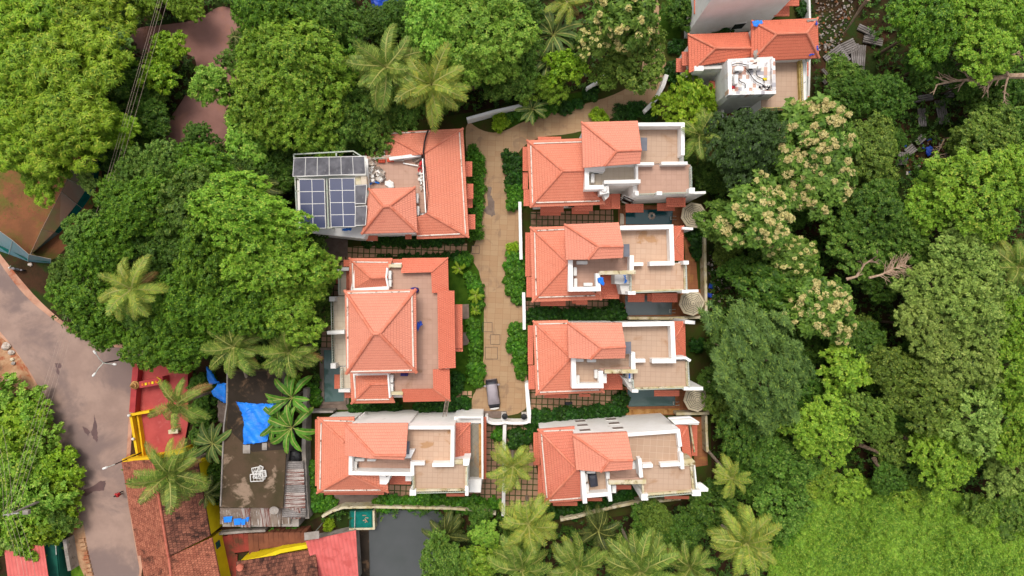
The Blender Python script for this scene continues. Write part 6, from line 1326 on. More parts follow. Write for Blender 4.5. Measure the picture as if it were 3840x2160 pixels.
for i, (a, b, w, lb) in enumerate((((430, 500), (560, 400), 2.6, 'fan-shaped weathered sheet stack beside the litter, leftmost'), ((520, 400), (640, 340), 1.8, 'weathered sheet on top of the leftmost stack'), ((630, 340), (650, 510), 1.2, 'upright-lying weathered sheet with dark blue streaks'), ((690, 350), (680, 510), 1.0, 'long weathered sheet at the right of the stack'), ((660, 205), (800, 270), .9, 'mossy sheet lying above the sheet stack'), ((700, 300), (850, 330), 1.0, 'mossy sheet half under the dark tree'), ((690, 500), (700, 590), .6, 'narrow sheet strip below the stack'), ((380, 535), (418, 580), .4, 'short pale plank above another on the bare soil'), ((385, 615), (420, 665), .45, 'short pale plank below another on the bare soil'),
    ((1290, 775), (1330, 960), 1.3, 'long corrugated sheet standing out in the dark forest gap'), ((1150, 840), (1160, 980), 1.0, 'corrugated sheet left of the long one in the forest gap'), ((1060, 780), (1240, 750), .9, 'corrugated sheet lying crosswise above the forest gap'), ((1325, 700), (1400, 690), 2.2, 'ribbed bright sheet by the bare branch'), ((1000, 1280), (1010, 1180), 1.3, 'upright corrugated sheets in the lower hollow'), ((1040, 1190), (1100, 1140), 1.2, 'tilted corrugated sheet above the lower hollow'), ((1110, 1110), (1170, 1060), 1.0, 'corrugated sheet end under the dark tree'))): plank(lb, kU, a, b, w, z=.25 + .08 * (i % 4))
cloth('tarpaulin', 'small blue plastic sheet in the dark forest hollow', 'tarpaulin', kU, [(1190, 1150), (1215, 1130), (1235, 1150), (1230, 1200), (1205, 1215), (1192, 1190)], .5, 'tarp2', .2, seedv=41)
for i, (x, y, s, lb) in enumerate(((300, 1225, 40, 'blue plastic heap behind the estate wall, upper of two'), (290, 1285, 34, 'blue plastic heap behind the estate wall, lower of two'))): cloth('tarpaulin', lb, 'tarpaulin', kE, [(x - s / 2, y - s / 2), (x + s / 2, y - s / 3), (x + s / 3, y + s / 2), (x - s / 2, y + s / 3)], .5, 'tarp2', .2, seedv=43 + i)
cloth('tarpaulin', 'ragged dark blue tarpaulin between the palms at the top edge', 'tarpaulin', kN, [(1370, -20), (1690, -20), (1640, 100), (1670, 210), (1560, 230), (1470, 200), (1410, 120)], 3.0, 'tarp2', .5, bumps=.3, seedv=45)
def branch(name, label, cat, k, pts, r0, zs=(3, 3), mat='deadwood', tw=0, tl=1.0):
    q = [P(*k(*p), zs[0] + (zs[1] - zs[0]) * i / (len(pts) - 1)) for i, p in enumerate(pts)]; n = len(q); mb = MB(); mb.tube(q, [r0 * (1 - .7 * i / (n - 1)) for i in range(n)], 7)
    for _ in range(tw):
        t = random.uniform(.25, 1) * (n - 1); i = min(int(t), n - 2); p = q[i].lerp(q[i + 1], t - i); d = (q[i + 1] - q[i]).normalized(); a = random.choice((-1, 1)) * random.uniform(.5, 1.2)
        d2 = Matrix.Rotation(a, 3, 'Z') @ d + Vector((0, 0, random.uniform(-.1, .4))); L = tl * random.uniform(.4, 1); m = p + d2 * L * .5 + Vector((random.uniform(-.1, .1), random.uniform(-.1, .1), 0)); mb.tube([p, m, p + d2 * L + Vector((0, 0, .1))], [r0 * .4, r0 * .25, r0 * .1], 5)
        e = Matrix.Rotation(random.choice((-.7, .7)), 3, 'Z') @ d2; mb.tube([m, m + e * L * .5], [r0 * .2, r0 * .07], 4)
    return tag(obj(name, mb, mat, None, True, loc=Vector((q[0].x, q[0].y, 0))), label, cat)
branch('bare_branch', 'bare fallen tree reaching in from the upper right edge', 'dead tree', kU, [(1960, 590), (1820, 590), (1720, 610), (1600, 645), (1500, 620), (1400, 630), (1260, 660)], .34, (9, 6), tw=16, tl=2.4)
branch('bare_branch', 'bare upright twigs above the fallen tree at the right edge', 'dead tree', kU, [(1830, 590), (1790, 520), (1850, 460), (1880, 410), (1930, 390)], .16, (9, 9), tw=12, tl=1.6); branch('bare_branch', 'bare twig hanging below the fallen tree at the right edge', 'dead tree', kU, [(1820, 600), (1800, 680), (1790, 760), (1810, 820)], .12, (9, 8), tw=8, tl=1.0)
branch('log', 'brown log curving above the bare fallen tree', 'log', kU, [(1655, 490), (1560, 490), (1480, 530), (1410, 590)], .26, (5, 4), 'bark'); branch('dead_tree', 'pale leaning trunk over the litter beside the patched roof', 'dead tree', kU, [(740, -10), (680, 60), (610, 170), (545, 270)], .25, (8, 1), tw=4, tl=1.2)
branch('bare_branch', 'thin forked branch over the dark hollow', 'dead tree', kU, [(1380, 1070), (1330, 1075), (1280, 1180), (1210, 1240), (1215, 1300)], .12, (4, 1), tw=6, tl=1.6); branch('bare_branch', 'thin pale branch from the hollow to the right', 'dead tree', kU, [(1215, 1245), (1300, 1200), (1440, 1175)], .1, (3, 3.4), tw=5, tl=1)
branch('dry_frond', 'dry brown palm frond in the middle of the forest', 'dead frond', kE, [(1340, 1170), (1420, 1150), (1500, 1110), (1580, 1080)], .16, (9, 9), tw=46, tl=1.9); branch('bare_branch', 'bare brown branch beside the dry frond', 'dead tree', kE, [(1190, 1180), (1260, 1160), (1310, 1080), (1400, 1020)], .2, (8, 9), tw=8, tl=1.3)
for i, (pts, lb) in enumerate(((((1030, 740), (1120, 775), (1165, 805)), 'short brown log among the lower right forest, upper one'), (((1115, 815), (1130, 850), (1175, 885)), 'short brown log among the lower right forest, lower one'), (((1270, 700), (1340, 740)), 'brown branch stub at the dark gap of the lower right forest'))): branch('log', lb, 'log', kS, list(pts), .3, (4, 3.5), 'bark')
for i, (x, y, s, lb) in enumerate(((40, 1265, 34, 'largest pale pinkish boulder on the sandy verge'), (75, 1305, 26, 'pale boulder below the largest on the sandy verge'), (82, 1355, 16, 'pale yellow stone on the sandy verge'), (90, 1380, 15, 'grey-white stone below the yellow stone on the verge'), (205, 710, 18, 'whitish block beside the motorcycle'))):
    mb = MB(); c = P(*kY(x, y), .15); mb.blob(c, s * .0145, 9, 6, .22, (1.2, 1, .6)); tag(obj('boulder', mb, ['stone', 'stone', 'yellow2' if False else 'canvas', 'concrete', 'stone'][i], None, loc=c), lb, 'stone')
cloth('plastic_sheet', 'pale yellow plastic sheet on the sandy verge above the bushes', 'plastic sheet', kW, [(45, 615), (75, 592), (105, 610), (98, 648), (60, 640)], .4, 'canvas', .15, seedv=51)
wall('verge_wall', 'weathered concrete wall beside the grass strip at the lower left', kL, [(690, 925), (720, 1120), (745, 1260)], 1.4, .45, 'concrete')
# ================================================================ vegetation meshes
def unit(v): return v / np.maximum(np.linalg.norm(v, axis=-1, keepdims=True), 1e-9)
def tangents(A):
    r = np.where(np.abs(A[:, 2:3]) < .9, np.array([[0, 0, 1.]]), np.array([[1., 0, 0]]))
    t1 = unit(np.cross(r, A)); return t1, np.cross(A, t1)
def quads(B, Dv, Nv, L, W, droop=0.0, wide=.5):
    Sd = np.cross(Nv, Dv); n = len(B); L = np.broadcast_to(np.asarray(L).reshape(-1, 1), (n, 1)); W = np.broadcast_to(np.asarray(W).reshape(-1, 1), (n, 1))
    mid = B + Dv * L * wide; dz = np.array([[0, 0, 1.]]) * L * droop
    V = np.stack([B, mid + Sd * W / 2, B + Dv * L - dz, mid - Sd * W / 2], 1).reshape(-1, 3)
    return V
def clusters(C, A, k, L, W, rng, tilt=(-.1, .6), droop=.1, wide=.5):
    t1, t2 = tangents(A); out = []; ph0 = rng.uniform(0, 6.28, len(C)); sc = rng.uniform(.75, 1.25, len(C))
    for j in range(k):
        ph = ph0 + 6.283 * j / k + rng.uniform(-.3, .3, len(C)); ti = rng.uniform(*tilt, len(C))
        d = (t1 * np.cos(ph)[:, None] + t2 * np.sin(ph)[:, None]) * np.cos(ti)[:, None] + A * np.sin(ti)[:, None]
        nn = unit(A - d * np.sum(A * d, 1, keepdims=True))
        out.append(quads(C, d, nn, L * sc * rng.uniform(.8, 1.15, len(C)), W * sc, droop, wide))
    return np.concatenate(out)
def lobes(Rr, n, r0, r1, squash, rng, spread=.74):
    i = np.arange(n) + .5; ph = i * 2.39996 + rng.uniform(0, 6); z = 1 - 1.12 * i / n
    rad = np.sqrt(np.clip(1 - z * z, 0, 1)); mod = 1 + .14 * np.sin(3 * ph * 1.0 + rng.uniform(0, 6)) + rng.uniform(-.36, .3, n)
    P0 = np.stack([rad * np.cos(ph) * mod, rad * np.sin(ph) * mod, z * squash * rng.uniform(.55, 1.15, n)], 1) * Rr * spread
    return P0, rng.uniform(r0, r1, n)
def crown_pts(Rr, n, r0, r1, squash, tsp, rng, spread=.8, up=-.3, tr=.36, q=7):
    """tufts of leaf clusters over the upper side of every lobe, with gaps between the tufts"""
    Pc, rl = lobes(Rr, n, r0, r1, squash, rng, spread); T, TD = [], []
    for p, r in zip(Pc, rl):
        m = max(4, int(6.283 * r * r / (tsp * tsp) * 1.15)); d = unit(rng.normal(size=(m * 2, 3))); d = d[d[:, 2] > up][:m]
        rr = r * rng.uniform(.3, 1.2, len(d)) ** .8; t = p + d * rr[:, None] * np.array([1, 1, .85])
        dist = np.linalg.norm((t[:, None, :] - Pc[None]) / np.array([1, 1, .85]), axis=2) / rl[None]
        ok = np.sort(dist, 1)[:, 0] > .5; T.append(t[ok]); TD.append(d[ok])
    T = np.concatenate(T); TD = unit(np.concatenate(TD) + np.array([[0, 0, .8]]) + rng.normal(size=(sum(map(len, TD)), 3)) * .2)
    o = unit(rng.normal(size=(len(T), q, 3)) + TD[:, None, :] * .9); ts = (tr * rng.uniform(.6, 1.3, len(T)))[:, None, None]
    C = (T[:, None, :] + o * ts * rng.uniform(.4, 1, (len(T), q, 1)) * np.array([1, 1, .8])).reshape(-1, 3)
    A = unit((o * .8 + TD[:, None, :] * .7).reshape(-1, 3) + rng.normal(size=C.shape) * .2)
    return C, A, Pc, rl
def qmesh(name, V, mat):
    return npmesh(name, V, np.arange(len(V)).reshape(-1, 4), [mat])
CR = {}
def crowns():
    def add(key, name, Rr, n, r0, r1, sq, tsp, k, L, W, mat, nv, tilt=(-.1, .6), droop=.1, wide=.5, spread=.82, flowers=0):
        for v in range(nv):
            rng = np.random.default_rng(abs(hash((key, v))) % 99991 if False else (sum(map(ord, key)) * 31 + v * 7))
            C, A, Pc, rl = crown_pts(Rr, n, r0, r1, sq, tsp, rng, spread, tr=tsp * .64, q=7 if Rr > 1 else 4)
            me = qmesh(name, clusters(C, A, k, L, W, rng, tilt, droop, wide), mat); fm = None
            if flowers:
                top = rng.permutation(len(C))[:]; top = top[A[top][:, 2] > .45][:flowers]; FC = []; 
                for t in top:
                    m = 46; o = unit(rng.normal(size=(m, 3))) * np.array([.42, .42, .26]) * rng.uniform(.5, 1.15) * rng.uniform(.75, 1.05, (m, 1)); FC.append(C[t] + np.array([0, 0, .3]) + o)
                FC = np.concatenate(FC); FA = unit(rng.normal(size=FC.shape) + np.array([[0, 0, 1.2]]))
                fm = qmesh('blossom', clusters(FC, FA, 3, .17, .15, rng), 'flower')
            CR.setdefault(key, []).append((me, fm, Rr, Pc, rl))
    add('ros', 'crown', 5, 34, .7, 1.75, .74, .6, 5, .34, .16, 'mango', 4)
    add('rosS', 'crown', 2.2, 16, .5, .95, .8, .5, 5, .32, .15, 'mango', 3)
    add('pin', 'crown', 5, 40, .65, 1.6, .64, .64, 7, .46, .13, 'lime', 3, (-.5, .3), .25)
    add('fine', 'crown', 5, 44, .5, 1.45, .72, .6, 5, .32, .19, 'pale', 4, (-.3, .7), .1, spread=.8)
    add('fineS', 'crown', 2.2, 22, .35, .8, .8, .5, 5, .27, .17, 'yg', 3, (-.3, .7), .1, spread=.8)
    add('big', 'crown', 4.5, 40, .6, 1.2, .7, .8, 4, .62, .36, 'teak', 3, (-.35, .4), .2, .45, spread=.78)
    add('bigf', 'crown', 4.5, 40, .6, 1.2, .7, .8, 4, .62, .36, 'teak', 3, (-.35, .4), .2, .45, spread=.78, flowers=110)
    add('star', 'crown', 5, 60, .55, 1.15, .66, .66, 9, .42, .09, 'blue', 2, (-.2, .6), .12, spread=.8)
    add('hedge', 'foliage', .85, 9, .3, .5, .8, .36, 5, .34, .24, 'hedge', 4, (-.4, .3), .2, .5)
    add('croton', 'foliage', .9, 9, .3, .45, .8, .34, 6, .36, .12, 'hedgelime', 2, (0, .8), .15, .5)
crowns()
TR = {}
def trunkmesh(key, idx, hc):
    """tapered trunk with limbs into the lobes; crown centre at height hc in crown units"""
    kk = (key, idx, round(hc, 1))
    if kk not in TR:
        me, fm, Rr, Pc, rl = CR[key][idx]; mb = MB(); rr = random.Random(len(TR))
        fork = Vector((rr.uniform(-.15, .15), rr.uniform(-.15, .15), hc - Rr * .45))
        mb.tube([(0, 0, -.1), (rr.uniform(-.1, .1), 0, fork.z * .5), fork], [Rr * .06, Rr * .048, Rr * .04], 8)
        for i in range(0, len(Pc), 4 if Rr > 3 else 5):
            t = Vector(Pc[i]) * .95 + Vector((0, 0, hc)); m = fork.lerp(t, .5) + Vector((rr.uniform(-.2, .2), rr.uniform(-.2, .2), rr.uniform(0, .3))) * Rr * .2
            mb.tube([fork, m, t], [Rr * .03, Rr * .02, Rr * .008], 5)
        m2 = mb.mesh('trunk', smooth=True); m2.materials.append(M['bark']); TR[kk] = m2
    return TR[kk]
TC = [0]
def tree(key, mat, x, y, rpx, h, label, name='tree', cat='tree', group=None, k=D, sz=1.0, idx=None, fl=None):
    """crown seen at photo position x,y with radius rpx (in that crop's pixels); h = height of the crown centre"""
    TC[0] += 1; i = (TC[0] if idx is None else idx) % len(CR[key]); me, fm, Rr, Pc, rl = CR[key][i]
    c = P(*k(x, y), h); a, b = k(0, 0), k(1, 0); rm = rpx * (b[0] - a[0]) / S * (H - h) / H; s = rm / Rr / 1.12
    rz = random.uniform(0, 6.28); r_ = root(name, label, cat, Vector((c.x, c.y, 0)), group, rz)
    hc = h / s; sc = Matrix.Diagonal((s, s, s, 1))
    part('trunk', trunkmesh(key, i, hc), r_, mw=sc)
    ax, ay = random.uniform(.82, 1.22), random.uniform(.82, 1.22); o = part('crown', me, r_, [mat], Matrix.Translation((0, 0, h)) @ Matrix.Diagonal((s * ax, s * ay, s * sz, 1)))
    if fm is not None:
        part('blossom', fm, r_, [fl or 'flower'], Matrix.Translation((0, 0, h)) @ Matrix.Diagonal((s * ax, s * ay, s * sz, 1)))
    return r_
def shrub(key, mat, c, s, label, group, name='shrub'):
    TC[0] += 1; i = TC[0] % len(CR[key]); me = CR[key][i][0]
    r_ = root(name, label, 'shrub', Vector((c.x, c.y, c.z)), group, random.uniform(0, 6.28))
    part('foliage', me, r_, [mat], Matrix.Translation((0, 0, .45 * s)) @ Matrix.Diagonal((s, s, s, 1)))
def hedge(key, mat, k, line, w, sp, label, group, s=1.0, z=0.0):
    """shrubs along a line of crop points, w wide and sp apart (metres)"""
    q = [P(*k(*p), .6) for p in line]; s *= .9; w = max(.2, w * .68 - 1.0 * s)
    for a, b in zip(q, q[1:]):
        L = (b - a).length; d = (b - a) / max(L, .01); n = Vector((-d.y, d.x, 0)); m = max(1, int(L / sp)); rows = max(1, int(round(w / sp)))
        for i in range(m):
            for j in range(rows):
                p = a + d * (i + .5 + random.uniform(-.25, .25)) * L / m + n * ((j + .5) / rows - .5 + random.uniform(-.12, .12)) * w
                shrub(key, mat, Vector((p.x, p.y, z)), s * random.uniform(.8, 1.2), label, group)
# ---- palms
def frond(a0, a1, seed, L=1.0):
    rng = np.random.default_rng(seed); n = 14; p = np.zeros(3); pts = [p.copy()]; side = rng.uniform(-.8, .8)
    for i in range(n):
        t = i / n; a = a0 + (a1 - a0) * t ** .8; yaw = side * t * t
        p = p + np.array([math.cos(a) * math.cos(yaw), math.cos(a) * math.sin(yaw), math.sin(a)]) / n; pts.append(p.copy())
    pts = np.array(pts); V, F, mi = [], [], []
    for i in range(n):                                           # rachis: a narrow three-sided strip
        w0, w1 = .016 * (1 - i / n) + .004, .016 * (1 - (i + 1) / n) + .004; b = len(V)
        V += [pts[i] + [0, w0, .004], pts[i] - [0, w0, -.004], pts[i + 1] - [0, w1, -.004], pts[i + 1] + [0, w1, .004]]; F.append([b, b + 1, b + 2, b + 3]); mi.append(1)
    nl = 40
    for s in (-1, 1):
        for j in range(nl):
            t = .1 + .9 * (j + rng.uniform(-.2, .2)) / nl; t = min(max(t, 0), .999); f = t * n; i = int(f); q = pts[i] + (pts[i + 1] - pts[i]) * (f - i)
            tg = unit((pts[i + 1] - pts[i])[None])[0]; sd = unit(np.cross([0, 0, 1.], tg)[None])[0] * s; up = np.cross(tg, sd) * s
            ll = .27 * (math.sin(math.pi * (.12 + .82 * t)) ** .7) * rng.uniform(.85, 1.1); fw = .45 + .5 * t
            d1 = unit((sd * 1 + tg * fw + np.array([0, 0, -.12]))[None])[0]; d2 = unit((d1 * .8 + np.array([0, 0, -1.15 * rng.uniform(.6, 1.3)]) + tg * .2)[None])[0]
            m = q + d1 * ll * .55; e = m + d2 * ll * .5; w = .0095; wv = tg * w
            b = len(V); V += [q - wv * .6, q + wv * .6, m + wv, m - wv]; F.append([b, b + 1, b + 2, b + 3]); mi.append(0)
            b = len(V); V += [m - wv, m + wv, e + wv * .2, e - wv * .2]; F.append([b, b + 1, b + 2, b + 3]); mi.append(0)
    return npmesh('frond', np.array(V), np.array(F), ['palm', 'rachis'], mi=mi)
FR = {lv: [frond(a0, a1, sd) for sd in (1, 2, 3, 4)] for lv, (a0, a1) in enumerate(((1.25, .35), (.85, -.35), (.45, -.75), (.0, -1.0)))}
def palm(x, y, rpx, h, label, k=D, mat='palm', base=None, n=21, droop=0, group=None, nuts=False, dense=1):
    c = P(*k(x, y), h); a, b = k(0, 0), k(1, 0); L = rpx * (b[0] - a[0]) / S * (H - h) / H * 1.0
    bp = Vector((c.x, c.y, 0)) if base is None else P(*k(*base), 0)
    r_ = root('palm_tree', label, 'palm', bp, group); off = c - bp; rz0 = random.uniform(0, 6.28)
    mb = MB(); q = [Vector((off.x * (t ** .8), off.y * (t ** .8), h * t)) for t in [i / 9 for i in range(10)]]
    mb.tube(q, [.21 - .07 * i / 9 + (.015 if i % 2 else 0) for i in range(10)], 8); me = mb.mesh('trunk', smooth=True); me.materials.append(M['palmbark']); part('trunk', me, r_)
    tl = Matrix.Rotation(random.uniform(-.22, .22), 4, 'X') @ Matrix.Rotation(random.uniform(-.22, .22), 4, 'Y')
    for i in range(n):
        lv = 0 if i < n * .14 else 1 if i < n * .42 else 2 if i < n * .8 else 3
        me = FR[lv][random.randrange(4)]; s = L * random.uniform(.8, 1.12) * (1.0, 1.0, 1.02, .95)[lv]
        mw = Matrix.Translation(off + Vector((0, 0, random.uniform(-.15, .1)))) @ tl @ Matrix.Rotation(rz0 + i * 2.39996 + random.uniform(-.4, .4), 4, 'Z') @ Matrix.Rotation(random.uniform(-.25, .3) , 4, 'Y') @ Matrix.Rotation(random.uniform(-.3, .3), 4, 'X') @ Matrix.Diagonal((s, s, s, 1))
        m = mat if not (lv == 3 and mat not in ('palmdark', 'hedgelime')) else random.choice(['palmyel', mat, 'deadfrond'])
        part('frond', me, r_, [m, 'rachis'], mw)
    if nuts:
        mb = MB()
        for i in range(9): mb.blob(off + Vector((random.uniform(-.4, .4), random.uniform(-.7, .1), random.uniform(-.6, -.1))), .16, 7, 5, .05)
        me = mb.mesh('coconuts', smooth=True); me.materials.append(M['orange']); part('coconuts', me, r_)
    return r_
# ---- banana
def bleaf(seed):
    rng = np.random.default_rng(seed); n = 12; V, F, mi = [], [], []; p = np.zeros(3); pts = [p.copy()]
    for i in range(n):
        a = .9 - 1.7 * (i / n); p = p + np.array([math.cos(a), 0.06 * math.sin(i + seed), math.sin(a)]) / n; pts.append(p.copy())
    wd = lambda t: .115 * math.sin(math.pi * min(1, max(0, (t - .12) / .9))) ** .55 if t > .13 else .006
    for s in (-1, 1):
        for i in range(n):
            t0, t1 = i / n, (i + 1) / n; w0, w1 = wd(t0), wd(t1)
            if t1 > .97: w1 = .01
            if rng.random() < .25: w0 *= rng.uniform(.6, .9)
            b = len(V); up = np.array([0, 0, .05]); V += [pts[i], pts[i + 1], pts[i + 1] + np.array([0, s * w1, 0]) + up * w1 * 4, pts[i] + np.array([0, s * w0, 0]) + up * w0 * 4]
            F.append([b, b + 1, b + 2, b + 3] if s < 0 else [b + 3, b + 2, b + 1, b]); mi.append(0)
    for i in range(n):
        b = len(V); w = .014; z = np.array([0, 0, .012]); V += [pts[i] + z - [0, w, 0], pts[i + 1] + z - [0, w * .8, 0], pts[i + 1] + z + [0, w * .8, 0], pts[i] + z + [0, w, 0]]; F.append([b, b + 1, b + 2, b + 3]); mi.append(1)
    return npmesh('leaf', np.array(V), np.array(F), ['banana', 'rachis'], mi=mi)
BL = [bleaf(i) for i in range(4)]
def banana(x, y, rpx, h, label, k=D, mat='banana', n=9):
    c = P(*k(x, y), h); a, b = k(0, 0), k(1, 0); L = rpx * (b[0] - a[0]) / S * (H - h) / H * 1.25; r_ = root('banana_plant', label, 'banana plant', Vector((c.x, c.y, 0)))
    mb = MB(); mb.tube([(0, 0, 0), (.03, 0, h * .6), (0, 0, h)], [.17, .13, .08], 8); me = mb.mesh('stem', smooth=True); me.materials.append(M['palmbark']); part('stem', me, r_)
    r0 = random.uniform(0, 6)
    for i in range(n):
        s = L * random.uniform(.75, 1.05); part('leaf', BL[i % 4], r_, [mat, 'rachis'], Matrix.Translation((0, 0, h - .05)) @ Matrix.Rotation(r0 + i * 2.39996, 4, 'Z') @ Matrix.Rotation(random.uniform(-.25, .45), 4, 'Y') @ Matrix.Rotation(random.uniform(-.3, .3), 4, 'X') @ Matrix.Diagonal((s, s, s, 1)))
# ---- scattered ground growth
def inpoly(X, Y, poly):
    r = np.zeros(len(X), bool); j = len(poly) - 1
    for i in range(len(poly)):
        (xi, yi), (xj, yj) = poly[i], poly[j]
        r ^= ((yi > Y) != (yj > Y)) & (X < (xj - xi) * (Y - yi) / (yj - yi + 1e-9) + xi); j = i
    return r
EXC = [EST, RSH, [(325, 70), (420, 62), (500, 50), (555, 10), (600, 30), (640, 120), (620, 280), (560, 380), (350, 385), (430, 310), (480, 220), (500, 150), (460, 130), (330, 130)],
       [(-40, 410), (200, 390), (250, 400), (265, 450), (190, 600), (335, 690), (330, 760), (120, 790), (-40, 640)], [(540, 925), (790, 925), (790, 1330), (540, 1330)], [(315, 890), (560, 890), (560, 1460), (330, 1460)], [(545, 1320), (1100, 1290), (1085, 1460), (545, 1460)],
       [(0, 840), (60, 900), (90, 960), (60, 1000), (0, 960)], [(0, 1370), (215, 1370), (220, 1460), (0, 1460)], [(2045, 0), (2150, 0), (2200, 150), (2180, 230), (2060, 260)]]
VINE = [(1930, 1480), (1950, 1330), (2020, 1230), (2120, 1200), (2250, 1215), (2400, 1240), (2500, 1260), (2620, 1230), (2620, 1480)]
def scatter(name, label, cat, polys, n, k, L, W, z0, z1, mat, seed, exc=(), hfun=None, bounds=(-60, -40, 2640, 1490)):
    rng = np.random.default_rng(seed); X = rng.uniform(bounds[0], bounds[2], n); Y = rng.uniform(bounds[1], bounds[3], n)
    ok = np.ones(n, bool)
    if polys: ok &= np.any([inpoly(X, Y, p) for p in polys], axis=0)
    for e in exc: ok &= ~inpoly(X, Y, e)
    X, Y = X[ok] * 1.49068, Y[ok] * 1.49068
    wx, wy = (X - 1920) / S, (1080 - Y) / S; z = rng.uniform(z0, z1, len(X)) ** 1.0
    if hfun is not None: z = z + hfun(wx, wy); kf = (H - z) / H; wx, wy = wx * kf, wy * kf
    C = np.stack([wx, wy, z], 1); A = unit(np.array([[0, 0, 1.]]) + rng.normal(size=C.shape) * .45)
    me = qmesh(name, clusters(C, A, k, L, W, rng, (-.3, .6), .15), mat); return tag(npobj(name, me), label, cat, None, 'stuff')
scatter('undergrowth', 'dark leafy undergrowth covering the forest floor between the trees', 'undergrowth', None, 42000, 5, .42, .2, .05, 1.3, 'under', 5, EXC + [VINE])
_G = [np.random.default_rng(70 + i).uniform(-1, 1, (256, 256)) for i in range(4)]
def vnoise(x, y, i):
    xi, yi = np.floor(x).astype(int), np.floor(y).astype(int); fx, fy = x - xi, y - yi; fx, fy = fx * fx * (3 - 2 * fx), fy * fy * (3 - 2 * fy); g = _G[i]; w = lambda a, b: g[a % 256, b % 256]
    return (w(xi, yi) * (1 - fx) + w(xi + 1, yi) * fx) * (1 - fy) + (w(xi, yi + 1) * (1 - fx) + w(xi + 1, yi + 1) * fx) * fy
hv = lambda x, y: 1.4 + 0.8 * vnoise(x / 5 + 9, y / 6 + 9, 0) + 0.4 * vnoise(x / 2.1 + 5, y / 2.1 + 5, 1) + .38 * vnoise(x / .8, y / .8, 2) + .2 * vnoise(x / .4, y / .4, 3)
def vinesheet():
    xs = np.linspace(-2, 40, 70); V, F = [], []
    gx, gy = np.meshgrid(np.linspace(14, 52, 90), np.linspace(-30, -2, 66)); ok = np.zeros(gx.shape, bool)
    px, py = (gx.ravel() * S + 1920) / 1.49068, (1080 - gy.ravel() * S) / 1.49068; ins = inpoly(px, py, VINE).reshape(gx.shape)
    z = hv(gx, gy) - .45; kf = (H - z) / H; V = np.stack([gx * kf, gy * kf, np.where(ins, z, .05)], -1).reshape(-1, 3); F = []
    for i in range(gx.shape[0] - 1):
        for j in range(gx.shape[1] - 1):
            if ins[i, j] or ins[i + 1, j + 1]: F.append([i * 90 + j, i * 90 + j + 1, (i + 1) * 90 + j + 1, (i + 1) * 90 + j])
    o = npobj('creeper_mound', npmesh('creeper_mound', V, np.array(F), ['creeperbase'], True)); tag(o, 'mound under the bright creeper at the lower right, coloured dark for the shaded gaps', 'mound', None, 'stuff')
M['creeperbase'] = mnoise('creeper_gap_shade', sr(56, 92, 24), sr(40, 72, 18), 1, .95, .1)  # dark green base: the shade between the creeper leaves as plain colour
vinesheet()
scatter('creeper_cover', 'bright green creeper blanketing the lower right corner', 'creeper', [VINE], 260000, 4, .27, .11, -.35, .4, 'grassy', 9, (), hv, (1900, 1180, 2640, 1490))
M['weed'] = mleaf('weed_leaf', sr(84, 116, 40), sr(120, 148, 60), trans=.2)
scatter('weeds', 'sparse weeds on the red soil yard', 'weeds', [[(-40, 420), (60, 440), (120, 520), (60, 560), (-40, 560)], [(150, 410), (220, 400), (140, 560), (110, 600)]], 60000, 3, .12, .05, 0, .06, 'weed', 12)
# ================================================================ planting
# left, yellow-green
for x, y, r, h, lb in ((70, 50, 120, 8, 'yellow-green feathery tree in the top left corner'), (235, 45, 115, 7.5, 'yellow-green feathery tree at the top edge beside the corner one'), (60, 190, 125, 9, 'yellow-green feathery tree against the left edge, second from the top'), (185, 195, 125, 9, 'large yellow-green tree left of the wires, level with the side road'), (45, 330, 120, 9, 'yellow-green tree at the left edge above the red soil yard'), (165, 320, 125, 9.5, 'tall yellow-green tree in the middle of the left grove'), (270, 320, 85, 7, 'yellow-green tree at the right edge of the left grove'), (110, 410, 75, 6.5, 'yellow-green tree hanging over the red soil yard')): tree('pin', 'lime', x, y, r, h, lb, sz=.8)
tree('fine', 'blue', 275, 95, 48, 8, 'small grey-green tree among the yellow-green ones by the wires'); tree('ros', 'mango2', 380, -18, 70, 3, 'low green tree along the top edge above the side road'); tree('ros', 'mango2', 470, 5, 50, 3.5, 'low shrubby tree at the top edge right of the wires')
tree('fineS', 'yg', 425, 135, 48, 4, 'yellowish green shrub tree on the verge inside the side road bend'); tree('fineS', 'lime', 400, 190, 50, 4, 'fresh green bush below the yellowish shrub by the side road'); tree('fineS', 'mango2', 303, 160, 45, 3.5, 'mid green bush under the wires'); tree('rosS', 'dark', 320, 230, 60, 3, 'dark bush under the wires beside the grove'); tree('rosS', 'mango3', 370, 278, 48, 2.6, 'dark green bush on the bank above the lower side road'); tree('rosS', 'dark', 370, 320, 50, 2.6, 'dark bush on the bank near the net fence'); tree('rosS', 'mango3', 405, 240, 26, 2.6, 'rounded bush at the side road edge'); tree('rosS', 'dark', 310, 370, 50, 2.5, 'low dark bush above the teal fence end')
